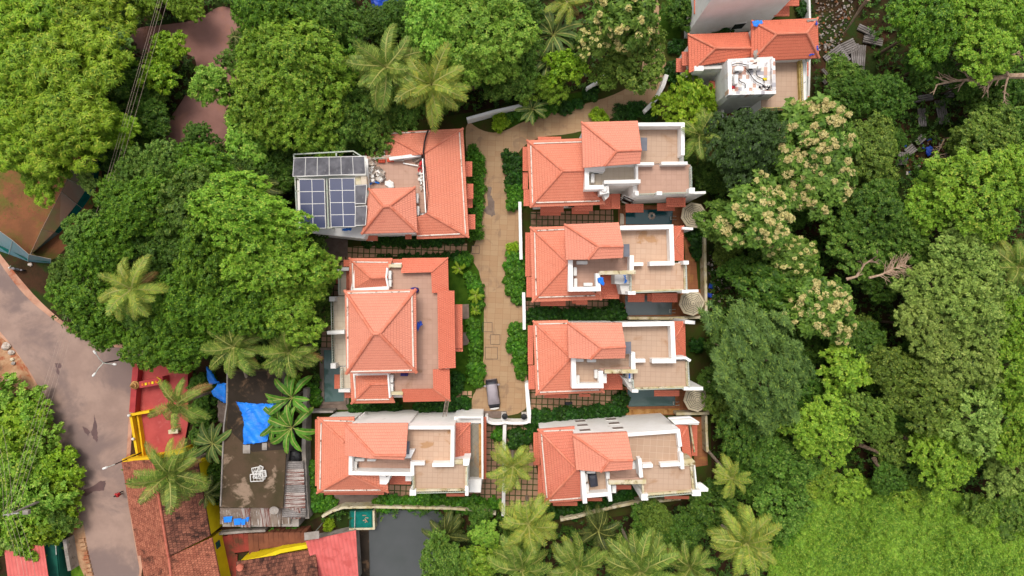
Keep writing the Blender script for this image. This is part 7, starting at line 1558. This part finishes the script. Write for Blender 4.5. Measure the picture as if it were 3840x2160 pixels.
# upper centre
for x, y, r, h, m, lb in ((650, 40, 72, 8, 'mango', 'round green tree at the top edge right of the side road'), (730, 45, 85, 8.5, 'mango', 'round green tree at the top edge between the side road and the palms'), (840, 60, 80, 7.5, 'mango3', 'deep green tree left of the upper palm crown'), (668, 145, 78, 9, 'mango2', 'fresh green tree overhanging the side road bend'), (765, 160, 110, 10.5, 'mango2', 'big fresh green tree in the middle of the upper grove'), (668, 265, 98, 9.5, 'mango2', 'big green tree beside the side road, lower part of the upper grove'), (780, 270, 95, 9.5, 'mango2', 'bright-topped tree above the solar panels'), (850, 190, 60, 8, 'mango', 'green tree tucked left of the two upper palms'), (870, 290, 75, 7, 'mango3', 'deep green tree above the solar rack'), (795, 335, 68, 8, 'mango2', 'round crown right beside the solar collectors'), (940, 300, 75, 6, 'mango3', 'dark tree above the U-shaped roof'), (1010, 285, 60, 5, 'mango3', 'dark tree below the upper palms'), (890, 350, 45, 4.5, 'dark', 'low dark tree between collectors and U-shaped roof'), (720, 370, 60, 5, 'dark', 'dark tree left of the solar collectors')): tree('ros', m, x, y, r, h, lb)
tree('big', 'bright', 620, 350, 66, 7, 'tree with large pale leaves by the lower end of the side road'); tree('rosS', 'bright', 525, 218, 50, 7, 'small bright tree leaning out over the side road'); tree('rosS', 'mango3', 590, 240, 34, 5, 'small dark tree beside the bright one over the side road'); tree('ros', 'dark', 700, 420, 60, 5, 'dark tree between the half-hidden palm and the solar rack')
for x, y, r, h, lb in ((1110, 60, 95, 9, 'bright green tree right of the upper palms at the top'), (1215, 70, 105, 10, 'large bright green tree at the top centre'), (1180, 165, 75, 8.5, 'bright green tree crown hanging below the large bright one'), (1250, 150, 60, 8, 'bright green crown at the right of the bright group')): tree('ros', 'bright', x, y, r, h, lb)
for x, y, r, h, m, lb in ((1300, 45, 65, 6, 'dark', 'dark tree at the top edge right of the bright group'), (1310, 150, 60, 6, 'mango3', 'dark green tree left of the dull banana plants'), (1290, 200, 55, 5, 'mango3', 'dark green tree above the white curving wall'), (1240, 212, 40, 4, 'dark', 'dark low tree near the left end of the curving wall'), (1010, 50, 55, 5, 'dark', 'dark tree behind the ragged blue tarpaulin')): tree('ros', m, x, y, r, h, lb)
tree('fineS', 'yg', 1425, 175, 58, 5, 'yellow-green tree with ragged leaves below the flowering tree'); tree('star', 'mango2', 1392, 222, 50, 4, 'spiky green tree at the driveway edge'); tree('fineS', 'mango2', 1342, 222, 42, 3.6, 'mid green bush between curving wall and spiky tree'); tree('fine', 'olive', 1602, 148, 78, 6, 'airy olive tree shading the upper driveway'); tree('fine', 'olive', 1520, 188, 46, 4.5, 'olive bushy tree at the driveway corner below the flowering tree')
tree('bigf', 'teak', 1570, 55, 112, 9, 'big tree with cream blossom at the top, over the driveway'); tree('bigf', 'teak', 1500, 100, 55, 8, 'smaller blossom-covered crown left of the big one at the top'); tree('fineS', 'lime', 1735, 245, 64, 4, 'rounded yellow-green tree in front of the tower villa'); tree('fineS', 'yg', 1690, 270, 40, 3, 'small yellow-green bush below the curved cream wall')
tree('rosS', 'dark', 1700, 30, 40, 2.4, 'dark bush by the top edge villa')
# left centre dark mass
for x, y, r, h, m, lb in ((505, 355, 48, 6, 'dark', 'dark small tree at the mouth of the lower side road'), (430, 440, 80, 8.5, 'mango3', 'dull green tree below the side road end'), (345, 440, 64, 7, 'mango3', 'dull green tree right of the net fence top'), (520, 440, 85, 8, 'mango', 'round tree right of the dull green pair'), (305, 500, 60, 7.5, 'mango', 'tree overhanging the net fence'), (370, 530, 95, 10, 'mango', 'big tree in the middle left, right of the net fence'), (480, 520, 90, 10, 'mango3', 'deep green tree in the heart of the left wood'), (620, 540, 115, 12, 'mango2', 'tallest fresh green tree left of the solar villa'), (540, 640, 100, 11, 'mango', 'broad tree between the tall fresh one and the lone palm'), (680, 640, 110, 11, 'mango2', 'broad fresh tree beside the large left villa'), (770, 690, 72, 8.5, 'mango2', 'tree touching the large left villa terrace'), (222, 595, 62, 8, 'mango3', 'tree at the corner of the red soil yard'), (270, 620, 75, 8.5, 'mango', 'tree just above the lone palm'), (430, 640, 80, 9, 'dark', 'dark tree right of the lone palm'), (182, 700, 58, 7, 'mango3', 'tree edging the road near the motorcycle'), (230, 760, 75, 7.5, 'mango', 'tree at the road bend below the lone palm'), (270, 830, 65, 7, 'mango', 'tree reaching over the road bend'), (370, 800, 65, 7, 'dark', 'dark tree at the bottom of the left wood'), (400, 860, 70, 7, 'mango', 'tree overhanging the red temple court'), (480, 760, 90, 9.5, 'mango', 'tree between the lone palm and the two lower palms'), (480, 860, 75, 8, 'mango', 'tree left of the lower palms, above the red court'), (610, 760, 90, 10, 'mango', 'tree above the two lower palms'), (730, 780, 80, 9, 'mango2', 'tree left of the narrow pool'), (560, 720, 70, 8, 'mango3', 'deep green tree in the lower heart of the left wood'), (330, 590, 60, 8, 'dark', 'dark gap-filling tree above the lone palm'), (600, 440, 55, 7, 'dark', 'dark tree beside the half-hidden palm')): tree('ros', m, x, y, r, h, lb)
tree('fineS', 'pale', 225, 455, 28, 6, 'pale twiggy shrub top by the teal fence'); tree('fineS', 'lime', 165, 735, 24, 2, 'lime green bush at the road edge below the motorcycle')
# lower left bushes
for x, y, r, h, ky, m, lb in ((30, 1000, 55, 2.5, 'fineS', 'bright', 'bright bush at the left edge below the sandy verge'), (90, 1040, 50, 2.2, 'rosS', 'mango2', 'green bush near the road edge, top of the lower left thicket'), (40, 1090, 60, 3.5, 'fineS', 'yg', 'yellow-green bush at the left edge of the lower thicket'), (115, 1110, 50, 2.6, 'fineS', 'bright', 'bright bush beside the road in the lower thicket'), (60, 1170, 60, 3.5, 'rosS', 'mango2', 'round green bush in the middle of the lower thicket'), (140, 1170, 45, 2.2, 'fineS', 'yg', 'lime bush by the road above the utility pole level'), (20, 1230, 55, 4, 'fineS', 'mango2', 'loose green bush near the utility pole'), (100, 1240, 60, 4, 'fineS', 'bright', 'bright loose bush right of the utility pole'), (160, 1245, 40, 2, 'rosS', 'yg', 'yellowish bush right at the road edge'), (165, 1305, 38, 2.4, 'rosS', 'mango3', 'darker bush above the grass strip'), (60, 1320, 60, 4, 'fineS', 'mango2', 'feathery bush above the pinkish red shed'), (125, 1330, 45, 3, 'fineS', 'yg', 'light bush at the green shelter'), (15, 1340, 45, 4, 'fineS', 'pale', 'pale bush at the left edge above the red shed')): tree(ky, m, x, y, r * 1.1, h * .6, lb, name='bush', cat='bush')
# palms
palm(972, 170, 112, 11, 'upper left palm of the pair at the top, with orange coconuts', nuts=True, n=25); palm(1085, 215, 108, 11, 'lower right palm of the pair at the top', n=25, mat='palmyel'); palm(333, 727, 88, 13, 'lone palm in the middle of the left wood', mat='palmyel'); palm(590, 872, 88, 9, 'palm leaning over the mossy roof, trunk on the roof side', base=(632, 1012), mat='palm', n=25); palm(727, 884, 82, 8, 'palm left of the narrow pool', mat='palm', n=25)
palm(448, 1015, 86, 8, 'palm spreading over the red temple court', mat='palm', n=15); palm(428, 1192, 98, 8, 'palm over the old tiled house', n=25, mat='palm'); palm(660, 470, 75, 6, 'half-hidden palm beside the solar rack', mat='palmdark', n=14); palm(1760, 340, 72, 8, 'palm hanging over the top right-row terrace', mat='palm', n=16); palm(1290, 1172, 72, 7, 'palm between the two lowest villas', mat='palmyel'); palm(1330, 1318, 86, 9, 'palm below the dividing wall', mat='palmyel', n=25); palm(1312, 1432, 92, 9, 'palm cut by the bottom edge under the dividing wall palms', n=25)
palm(1450, 1425, 82, 8, 'palm at the bottom edge, second from the pond side', n=25, mat='palm'); palm(1610, 1436, 108, 9, 'large palm at the bottom edge below the curved wall', n=25, mat='palm', base=(1565, 1330)); palm(1735, 1425, 80, 7, 'palm at the bottom edge beside the rightmost lower palm', n=18, mat='palm'); palm(1878, 1366, 96, 10, 'rightmost palm of the bottom row with a long leaning trunk', n=25, base=(1748, 1278), mat='palmyel'); palm(1842, 1203, 62, 8, 'small palm with a leaning trunk right of the lowest villa', n=16, base=(1770, 1120), mat='palmyel'); palm(2560, 672, 76, 9, 'palm at the right edge of the forest', n=18, mat='palm'); palm(1505, 1335, 66, 4.5, 'dull palm in shadow below the curved wall', n=13, mat='palmdark'); palm(1425, 5, 62, 6, 'palm top at the upper edge above the dull bananas', n=12, mat='palmyel'); palm(1120, 1345, 60, 3, 'bushy dark palm at the pond edge', n=25, mat='palmdark'); palm(520, 1240, 45, 3, 'small palm between the yellow wall and the mossy roof', n=12, mat='palmdark'); palm(590, 92, 26, 5, 'grey-green palm tip at the side road edge', n=10, mat='palmdark')
palm(1287, 222, 62, 1.3, 'lime green fan palm in the upper garden of the large left villa', k=kB, mat='hedgelime', n=14); palm(1415, 430, 68, 1.5, 'larger lime green fan palm by the driveway, below the upper one', k=kB, mat='hedgelime', n=14); palm(1415, 545, 48, 1.0, 'small lime green fan palm near the porch steps', k=kB, mat='hedgelime', n=12)
# bananas
for x, y, r, lb, m, h in ((1390, 90, 70, 'upper dull banana plant left of the flowering tree', 'bananadull', 4), (1385, 155, 62, 'lower dull banana plant with ragged leaves', 'bananadull', 3.6), (1340, 275, 45, 'small banana plant by the curving wall', 'bananadull', 2.6), (735, 1000, 62, 'upper banana plant beside the blue tarpaulin', 'banana', 4), (735, 1075, 68, 'lower banana plant beside the blue tarpaulin', 'banana', 4), (700, 1055, 50, 'banana plant tucked left of the lower one', 'banana', 3.5), (535, 1115, 58, 'banana plant in the dark gap left of the mossy roof', 'bananadull', 3)): banana(x, y, r, h, lb, mat=m, n=11)
# right forest
for ky, m, x, y, r, h, lb in (('ros', 'darker', 1870, 375, 105, 9, 'blackish green tree beside the top right-row terrace'), ('bigf', 'teak', 2035, 355, 105, 9, 'blossoming big-leaved tree below the tower villa'), ('bigf', 'teak', 2065, 460, 85, 8.5, 'blossoming big-leaved tree, second below the tower villa'), ('bigf', 'teak', 1905, 545, 100, 10, 'most heavily blossoming tree right of the first parasol'), ('big', 'teak', 1810, 560, 65, 6.5, 'big-leaved tree covering half of the first parasol'), ('bigf', 'teak', 1985, 650, 62, 6.5, 'small blossoming tree below the heavy one'), ('bigf', 'teak', 2060, 775, 98, 8, 'blossoming tree right of the estate, above the blue-green tree'), ('big', 'dark', 1930, 730, 70, 6, 'dark big-leaved tree behind the grey pool parasol'), ('big', 'mango3', 2010, 680, 55, 6, 'mid green big-leaved tree between the blossoming ones'),
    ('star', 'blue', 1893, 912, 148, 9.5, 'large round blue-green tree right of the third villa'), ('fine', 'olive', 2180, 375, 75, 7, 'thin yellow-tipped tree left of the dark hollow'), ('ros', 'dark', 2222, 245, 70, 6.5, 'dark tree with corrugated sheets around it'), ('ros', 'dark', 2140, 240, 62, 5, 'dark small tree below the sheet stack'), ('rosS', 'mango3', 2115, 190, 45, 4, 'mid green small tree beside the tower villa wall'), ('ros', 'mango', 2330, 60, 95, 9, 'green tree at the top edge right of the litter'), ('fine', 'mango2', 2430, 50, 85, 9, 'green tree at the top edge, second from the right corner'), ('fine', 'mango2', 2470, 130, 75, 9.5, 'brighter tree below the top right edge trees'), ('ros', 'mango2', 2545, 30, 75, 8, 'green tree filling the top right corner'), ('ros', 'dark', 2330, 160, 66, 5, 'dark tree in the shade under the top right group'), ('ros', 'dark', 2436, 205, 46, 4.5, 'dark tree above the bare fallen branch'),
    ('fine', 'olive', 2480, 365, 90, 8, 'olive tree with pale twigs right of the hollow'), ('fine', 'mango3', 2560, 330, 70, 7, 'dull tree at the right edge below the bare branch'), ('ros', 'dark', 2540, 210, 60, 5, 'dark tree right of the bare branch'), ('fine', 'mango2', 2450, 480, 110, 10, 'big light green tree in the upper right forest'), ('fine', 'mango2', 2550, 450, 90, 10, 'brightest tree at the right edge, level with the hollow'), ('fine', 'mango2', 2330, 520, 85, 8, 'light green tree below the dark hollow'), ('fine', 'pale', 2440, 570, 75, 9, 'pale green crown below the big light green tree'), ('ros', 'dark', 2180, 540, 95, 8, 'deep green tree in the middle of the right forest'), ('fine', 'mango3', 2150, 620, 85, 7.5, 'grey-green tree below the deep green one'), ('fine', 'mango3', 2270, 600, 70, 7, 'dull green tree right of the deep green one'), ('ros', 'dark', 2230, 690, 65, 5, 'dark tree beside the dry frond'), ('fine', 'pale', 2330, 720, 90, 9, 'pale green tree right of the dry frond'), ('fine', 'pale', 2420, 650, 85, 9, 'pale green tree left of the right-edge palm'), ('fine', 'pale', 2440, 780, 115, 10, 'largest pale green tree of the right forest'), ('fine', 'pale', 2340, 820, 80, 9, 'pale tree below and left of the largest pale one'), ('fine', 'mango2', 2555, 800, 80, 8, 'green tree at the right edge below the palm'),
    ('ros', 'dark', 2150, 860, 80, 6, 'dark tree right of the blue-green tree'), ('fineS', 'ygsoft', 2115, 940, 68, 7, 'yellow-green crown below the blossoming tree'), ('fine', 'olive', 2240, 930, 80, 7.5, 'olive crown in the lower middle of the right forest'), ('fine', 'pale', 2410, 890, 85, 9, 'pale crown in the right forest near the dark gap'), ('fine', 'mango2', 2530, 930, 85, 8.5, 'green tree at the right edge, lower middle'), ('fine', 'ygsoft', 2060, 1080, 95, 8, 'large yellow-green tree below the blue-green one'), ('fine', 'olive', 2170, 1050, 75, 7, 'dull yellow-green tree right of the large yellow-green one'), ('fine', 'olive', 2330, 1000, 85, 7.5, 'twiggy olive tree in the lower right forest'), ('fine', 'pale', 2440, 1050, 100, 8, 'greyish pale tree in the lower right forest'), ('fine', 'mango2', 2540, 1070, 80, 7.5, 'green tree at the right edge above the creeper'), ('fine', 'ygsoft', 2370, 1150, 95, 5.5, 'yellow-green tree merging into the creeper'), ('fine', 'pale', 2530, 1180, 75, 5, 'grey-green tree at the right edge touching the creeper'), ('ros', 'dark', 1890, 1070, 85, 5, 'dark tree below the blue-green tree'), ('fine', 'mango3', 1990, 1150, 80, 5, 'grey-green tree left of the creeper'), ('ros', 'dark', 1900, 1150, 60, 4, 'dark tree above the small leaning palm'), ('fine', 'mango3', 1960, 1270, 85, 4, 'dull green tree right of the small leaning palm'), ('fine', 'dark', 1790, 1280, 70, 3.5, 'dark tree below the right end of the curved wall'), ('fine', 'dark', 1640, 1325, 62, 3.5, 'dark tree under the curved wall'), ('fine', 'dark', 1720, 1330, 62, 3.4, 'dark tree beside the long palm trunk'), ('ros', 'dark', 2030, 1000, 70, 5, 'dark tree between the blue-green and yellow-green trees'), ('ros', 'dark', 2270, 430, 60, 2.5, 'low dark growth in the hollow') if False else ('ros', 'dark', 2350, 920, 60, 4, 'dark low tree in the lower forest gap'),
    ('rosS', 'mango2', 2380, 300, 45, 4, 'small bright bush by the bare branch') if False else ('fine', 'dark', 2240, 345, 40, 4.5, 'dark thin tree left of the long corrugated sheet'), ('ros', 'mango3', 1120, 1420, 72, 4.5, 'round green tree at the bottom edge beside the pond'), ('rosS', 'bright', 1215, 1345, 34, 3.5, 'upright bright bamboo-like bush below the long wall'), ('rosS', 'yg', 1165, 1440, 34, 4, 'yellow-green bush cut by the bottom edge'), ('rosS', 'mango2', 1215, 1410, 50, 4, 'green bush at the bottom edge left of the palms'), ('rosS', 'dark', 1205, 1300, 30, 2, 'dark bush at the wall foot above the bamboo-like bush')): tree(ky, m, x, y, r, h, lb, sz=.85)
for x, y, r, m, lb in ((2010, 1235, 46, 'ygsoft', 'loose yellow-green bush at the left end of the creeper'), (2075, 1205, 40, 'mango2', 'green bush at the upper left edge of the creeper'), (2140, 1225, 44, 'ygsoft', 'light bush on the upper edge of the creeper'), (2215, 1215, 38, 'mango', 'mid green bush on the upper edge of the creeper'), (2290, 1240, 50, 'ygsoft', 'yellowish bush half sunk in the creeper below the forest edge'), (2460, 1275, 44, 'olive', 'olive bush in the creeper near the right edge'), (2555, 1290, 52, 'mango3', 'dull bush in the creeper at the right edge'), (1965, 1340, 48, 'mango', 'green bush at the left edge of the creeper')): tree('fineS', m, x, y, r, 2.0, lb, name='bush', cat='bush', sz=.7)
# understorey that fills the wood
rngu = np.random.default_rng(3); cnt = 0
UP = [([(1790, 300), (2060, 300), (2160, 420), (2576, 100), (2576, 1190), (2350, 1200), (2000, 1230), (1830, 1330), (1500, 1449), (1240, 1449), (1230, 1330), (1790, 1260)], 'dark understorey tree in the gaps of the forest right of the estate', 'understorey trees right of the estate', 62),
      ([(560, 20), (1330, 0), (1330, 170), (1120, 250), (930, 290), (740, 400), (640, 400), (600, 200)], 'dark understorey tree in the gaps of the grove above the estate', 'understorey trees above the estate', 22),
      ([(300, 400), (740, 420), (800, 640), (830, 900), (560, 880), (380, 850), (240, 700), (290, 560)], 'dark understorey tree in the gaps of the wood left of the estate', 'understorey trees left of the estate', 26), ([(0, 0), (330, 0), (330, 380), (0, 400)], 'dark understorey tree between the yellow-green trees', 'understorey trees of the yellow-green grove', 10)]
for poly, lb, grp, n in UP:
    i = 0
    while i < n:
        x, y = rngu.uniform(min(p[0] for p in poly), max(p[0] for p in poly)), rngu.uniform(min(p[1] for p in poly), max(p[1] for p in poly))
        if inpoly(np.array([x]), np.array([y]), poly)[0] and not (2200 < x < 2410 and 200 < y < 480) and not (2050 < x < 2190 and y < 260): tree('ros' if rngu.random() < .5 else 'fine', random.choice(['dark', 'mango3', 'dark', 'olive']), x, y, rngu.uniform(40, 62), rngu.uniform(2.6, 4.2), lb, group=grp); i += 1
# hedges and garden shrubs
hedge('hedge', 'hedgedark', k1, [(230, 520), (215, 800)], 4.0, 1.05, 'broad dark leafy shrub between the driveway and the first right villa', 'shrubs by the first right villa'); hedge('hedge', 'hedge', k1, [(225, 820), (240, 1080)], 3.4, 1.0, 'speckled green shrub below the broad-leaved ones by the first right villa', 'lower shrubs by the first right villa', .85)
hedge('croton', 'hedgelime', k2, [(205, 400), (235, 470)], 1.6, .8, 'lime green shrub at the top of the middle driveway hedge', 'lime shrubs of the middle driveway hedge'); hedge('hedge', 'hedge', k2, [(240, 500), (240, 930)], 4.0, 1.0, 'round-leaved shrub of the middle driveway hedge', 'shrubs of the middle driveway hedge'); hedge('hedge', 'hedge', k2, [(262, 970), (262, 1030)], .9, .8, 'shrub at the lower tip of the middle driveway hedge', 'tip shrubs of the middle driveway hedge', .7)
hedge('hedge', 'hedge', k3, [(260, 200), (265, 480)], 4.0, 1.0, 'round-leaved shrub of the lowest driveway hedge, upper part', 'upper shrubs of the lowest driveway hedge'); hedge('hedge', 'hedge', k3, [(285, 500), (305, 800)], 3.0, 1.0, 'round-leaved shrub of the lowest driveway hedge, lower part', 'lower shrubs of the lowest driveway hedge', .9)
hedge('croton', 'hedge', kA, [(1860, 370), (1905, 560), (1905, 900), (1880, 1180)], 2.2, .95, 'narrow-leaved shrub between the driveway and the solar villa', 'shrubs by the solar villa')

hedge('hedge', 'hedge', kB, [(1330, 270), (1420, 330), (1430, 560)], 2.4, 1.0, 'leafy shrub in the upper driveway border of the large left villa', 'upper border shrubs of the large left villa', .9); hedge('hedge', 'hedge', kB, [(1400, 620), (1410, 800), (1400, 960), (1430, 1130)], 3.0, 1.0, 'leafy shrub in the lower driveway border of the large left villa', 'lower border shrubs of the large left villa'); hedge('hedge', 'hedgedark', kB, [(1270, 1060), (1270, 1180)], 2.4, 1.0, 'dark shrub on the lawn below the porch of the large left villa', 'lawn shrubs of the large left villa'); hedge('hedge', 'hedge', kB, [(1310, 150), (1340, 170)], 1.0, .9, 'dark shrub at the top corner of the lawn by the driveway', 'corner shrubs of the lawn'); hedge('hedge', 'hedgedark', kB, [(1200, 1270), (1370, 1265)], 2.2, 1.0, 'shrub beside the ladder foot', 'shrubs beside the ladder'); hedge('hedge', 'hedgedark', kB, [(440, 1300), (800, 1295)], 1.8, .95, 'dark shrub along the wall under the lower small roof', 'shrubs under the lower small roof', .9); hedge('hedge', 'hedgedark', kB, [(960, 1290), (1180, 1280)], 1.8, 1.0, 'dark shrub along the wall left of the ladder', 'shrubs left of the ladder', .9)
hedge('hedge', 'hedgedark', kA, [(900, 1225), (1800, 1205)], 1.0, 1.0, 'dark shrub between the solar villa and the paver strip', 'shrubs below the solar villa', .75); hedge('hedge', 'hedgedark', kA, [(1000, 1375), (1820, 1350)], .7, 1.1, 'low dark shrub on the lower side of the paver strip', 'low shrubs by the paver strip', .6)
hedge('hedge', 'hedgedark', k2, [(370, 1150), (850, 1150), (1400, 1140)], 2.6, 1.05, 'dark shrub in the hedge above the third right villa', 'hedge above the third right villa'); hedge('hedge', 'hedgedark', k2, [(1290, 1010), (1340, 1090)], 2.0, 1.0, 'tall dark shrub beside the grey pool', 'tall shrubs beside the grey pool', 1.25); hedge('hedge', 'hedgedark', k3, [(420, 1230), (700, 1170), (1050, 1130), (1440, 1110)], 3.0, 1.05, 'dark shrub in the hedge along the bare north wall', 'hedge along the bare north wall'); hedge('hedge', 'hedgedark', k3, [(1350, 900), (1380, 1030)], 2.0, 1.0, 'dark shrub at the end of the grey-green pool', 'shrubs at the grey-green pool', 1.15)
hedge('hedge', 'hedgedark', k4, [(600, 1240), (830, 1190), (1150, 1120), (1480, 1030)], 2.6, 1.05, 'dark shrub along the curved wall of the lower right villa', 'shrubs along the curved wall'); hedge('hedge', 'hedgedark', k4, [(1400, 950), (1480, 1010)], 2.0, 1.0, 'dark shrub under the terrace of the lower right villa', 'shrubs under the lower right terrace'); hedge('hedge', 'hedge', kC, [(900, 1120), (1500, 1110), (2220, 1140)], 2.6, 1.0, 'leafy shrub along the long stained wall', 'shrubs along the long stained wall'); hedge('hedge', 'hedge', kC, [(170, 720), (190, 980), (300, 1200)], 2.4, 1.05, 'leafy shrub beside the grey concrete wall', 'shrubs beside the grey concrete wall'); hedge('hedge', 'hedge', kC, [(330, 1120), (460, 1150)], 2.4, 1.05, 'leafy shrub at the bend of the stained wall', 'shrubs at the bend of the stained wall', 1.1)
hedge('hedge', 'hedge', kG, [(140, 1260), (420, 1200), (700, 1160)], 2.6, 1.1, 'round-leaved shrub under the curving white wall', 'shrubs under the curving white wall'); hedge('croton', 'hedgelime', kG, [(60, 1300), (80, 1400)], 1.6, 1.0, 'bright lime shrub at the driveway bend', 'lime shrubs at the driveway bend', 1.1); hedge('croton', 'hedgelime', kG, [(1080, 1280), (1200, 1270)], 1.0, 1.0, 'lime shrub at the roof edge of the first right villa', 'lime shrubs by the first right villa'); hedge('croton', 'hedgedark', kG, [(1350, 1230), (1620, 1190)], 1.4, .9, 'spiky dark shrub by the end of the curved cream wall', 'spiky shrubs by the curved wall'); hedge('hedge', 'hedgedark', kG, [(1000, 1010), (1150, 1000)], 2.0, 1.0, 'dark shrub at the driveway under the spiky tree', 'dark shrubs at the driveway'); hedge('hedge', 'hedgedark', kG, [(700, 1190), (960, 1120)], 1.6, 1.0, 'dark shrub between the round-leaved shrubs and the driveway', 'dark edge shrubs at the driveway', .9)
hedge('hedge', 'hedgedark', kT, [(530, 130), (620, 330)], 3.4, 1.2, 'dark broad shrub at the left corner of the top edge villa', 'shrubs left of the top edge villa', 1.3); hedge('hedge', 'hedgedark', kT, [(760, 310), (980, 300)], 2.6, 1.2, 'dark shrub between the top edge villa and the patched roof', 'shrubs between the top villas', 1.2); hedge('hedge', 'hedgedark', kT, [(380, 700), (420, 1000)], 2.6, 1.1, 'dark shrub left of the tower villa', 'shrubs left of the tower villa'); hedge('hedge', 'hedgedark', kT, [(1830, 60), (1870, 160)], 2.0, 1.0, 'dark shrub right of the top edge villa', 'shrubs right of the top edge villa'); hedge('croton', 'hedgedark', kT, [(400, 500), (440, 560)], 1.4, 1.0, 'spiky shrub in the garden of the tower villa', 'spiky shrub of the tower villa', 1.2); hedge('croton', 'hedgedark', kT, [(100, 1330), (160, 1340)], 1.2, 1.0, 'fern-like shrub by the white terrace wall', 'fern-like shrub by the terrace wall', 1.1)
hedge('hedge', 'hedge', kM, [(800, 520), (940, 540), (1080, 500)], 2.6, .9, 'small-leaved round bush on the brown steps', 'bushes on the brown steps', .8); hedge('croton', 'hedgelime', kM, [(1325, 470), (1400, 420)], .8, 1.0, 'yellowish weed clump above the salmon roof', 'weed clumps above the salmon roof', .7); hedge('hedge', 'hedge', kP, [(545, 340), (550, 420)], 1.2, 1.0, 'shrub left of the dividing wall', 'shrubs left of the dividing wall', .9); hedge('hedge', 'hedgedark', kP, [(690, 400), (720, 430)], 1.6, 1.0, 'dark round shrub right of the dividing wall', 'shrubs right of the dividing wall', 1.2); hedge('hedge', 'hedgedark', kP, [(785, 240), (800, 380)], 1.2, .9, 'dark shrub at the gate end of the right wall', 'shrubs at the gate end', .8)
hedge('rosS', 'mango2', kF, [(1260, 350), (1450, 400)], 3, 2.0, 'light green bush between the narrow pool and the palm', 'bushes left of the narrow pool', .8); hedge('hedge', 'hedge', kF, [(1590, 380), (1620, 560)], 2, 1.1, 'shrub at the edge of the narrow pool', 'shrubs at the narrow pool'); hedge('rosS', 'dark', kF, [(700, 300), (760, 500), (740, 900)], 3, 2.4, 'dark bush in the gap between the red court and the mossy roof', 'bushes left of the mossy roof', .9); hedge('rosS', 'dark', kF, [(820, 1000), (830, 1300)], 2, 2.2, 'dark bush between the yellow wall and the mossy roof', 'bushes by the yellow wall', .8); hedge('hedge', 'hedgedark', k2, [(2150, 250), (2220, 560)], 2.4, 1.2, 'dark fern-like shrub inside the right estate wall', 'shrubs inside the right estate wall'); hedge('hedge', 'hedgedark', k3, [(2170, 300), (2210, 480)], 2.2, 1.2, 'dark shrub inside the wall right of the third villa', 'shrubs right of the third villa')

# ================================================================ camera and light
cam = bpy.data.cameras.new('camera'); co = bpy.data.objects.new('camera', cam); COL.objects.link(co); co.location = (0, 0, H)
cam.sensor_width = 36; cam.lens = S * H / 3840 * 36; cam.clip_end = 1000; SC.camera = co
W = bpy.data.worlds.new('World'); SC.world = W; W.use_nodes = True; wt = W.node_tree; bg = wt.nodes['Background']
sky = wt.nodes.new('ShaderNodeTexSky'); sky.sky_type = 'NISHITA'; sky.sun_disc = False
EL, AZ = 62, 345
sky.sun_elevation = R(EL); sky.sun_rotation = R(AZ); sky.dust_density = 4; sky.air_density = 1.0
hs = wt.nodes.new('ShaderNodeHueSaturation'); hs.inputs['Saturation'].default_value = .25; wt.links.new(sky.outputs[0], hs.inputs['Color']); wt.links.new(hs.outputs[0], bg.inputs[0]); bg.inputs[1].default_value = .15
sl = bpy.data.lights.new('sun', 'SUN'); sl.energy = 1.1; sl.angle = R(20); sl.color = (1, .93, .82); so = bpy.data.objects.new('sun', sl); COL.objects.link(so)
dv = Vector((math.sin(R(AZ)) * math.cos(R(EL)), math.cos(R(AZ)) * math.cos(R(EL)), math.sin(R(EL)))); so.rotation_euler = dv.to_track_quat('Z', 'Y').to_euler(); so.location = dv * 60
SC.view_settings.view_transform = 'Standard'; SC.view_settings.look = 'None'; SC.view_settings.exposure = 0.55; SC.view_settings.gamma = 1
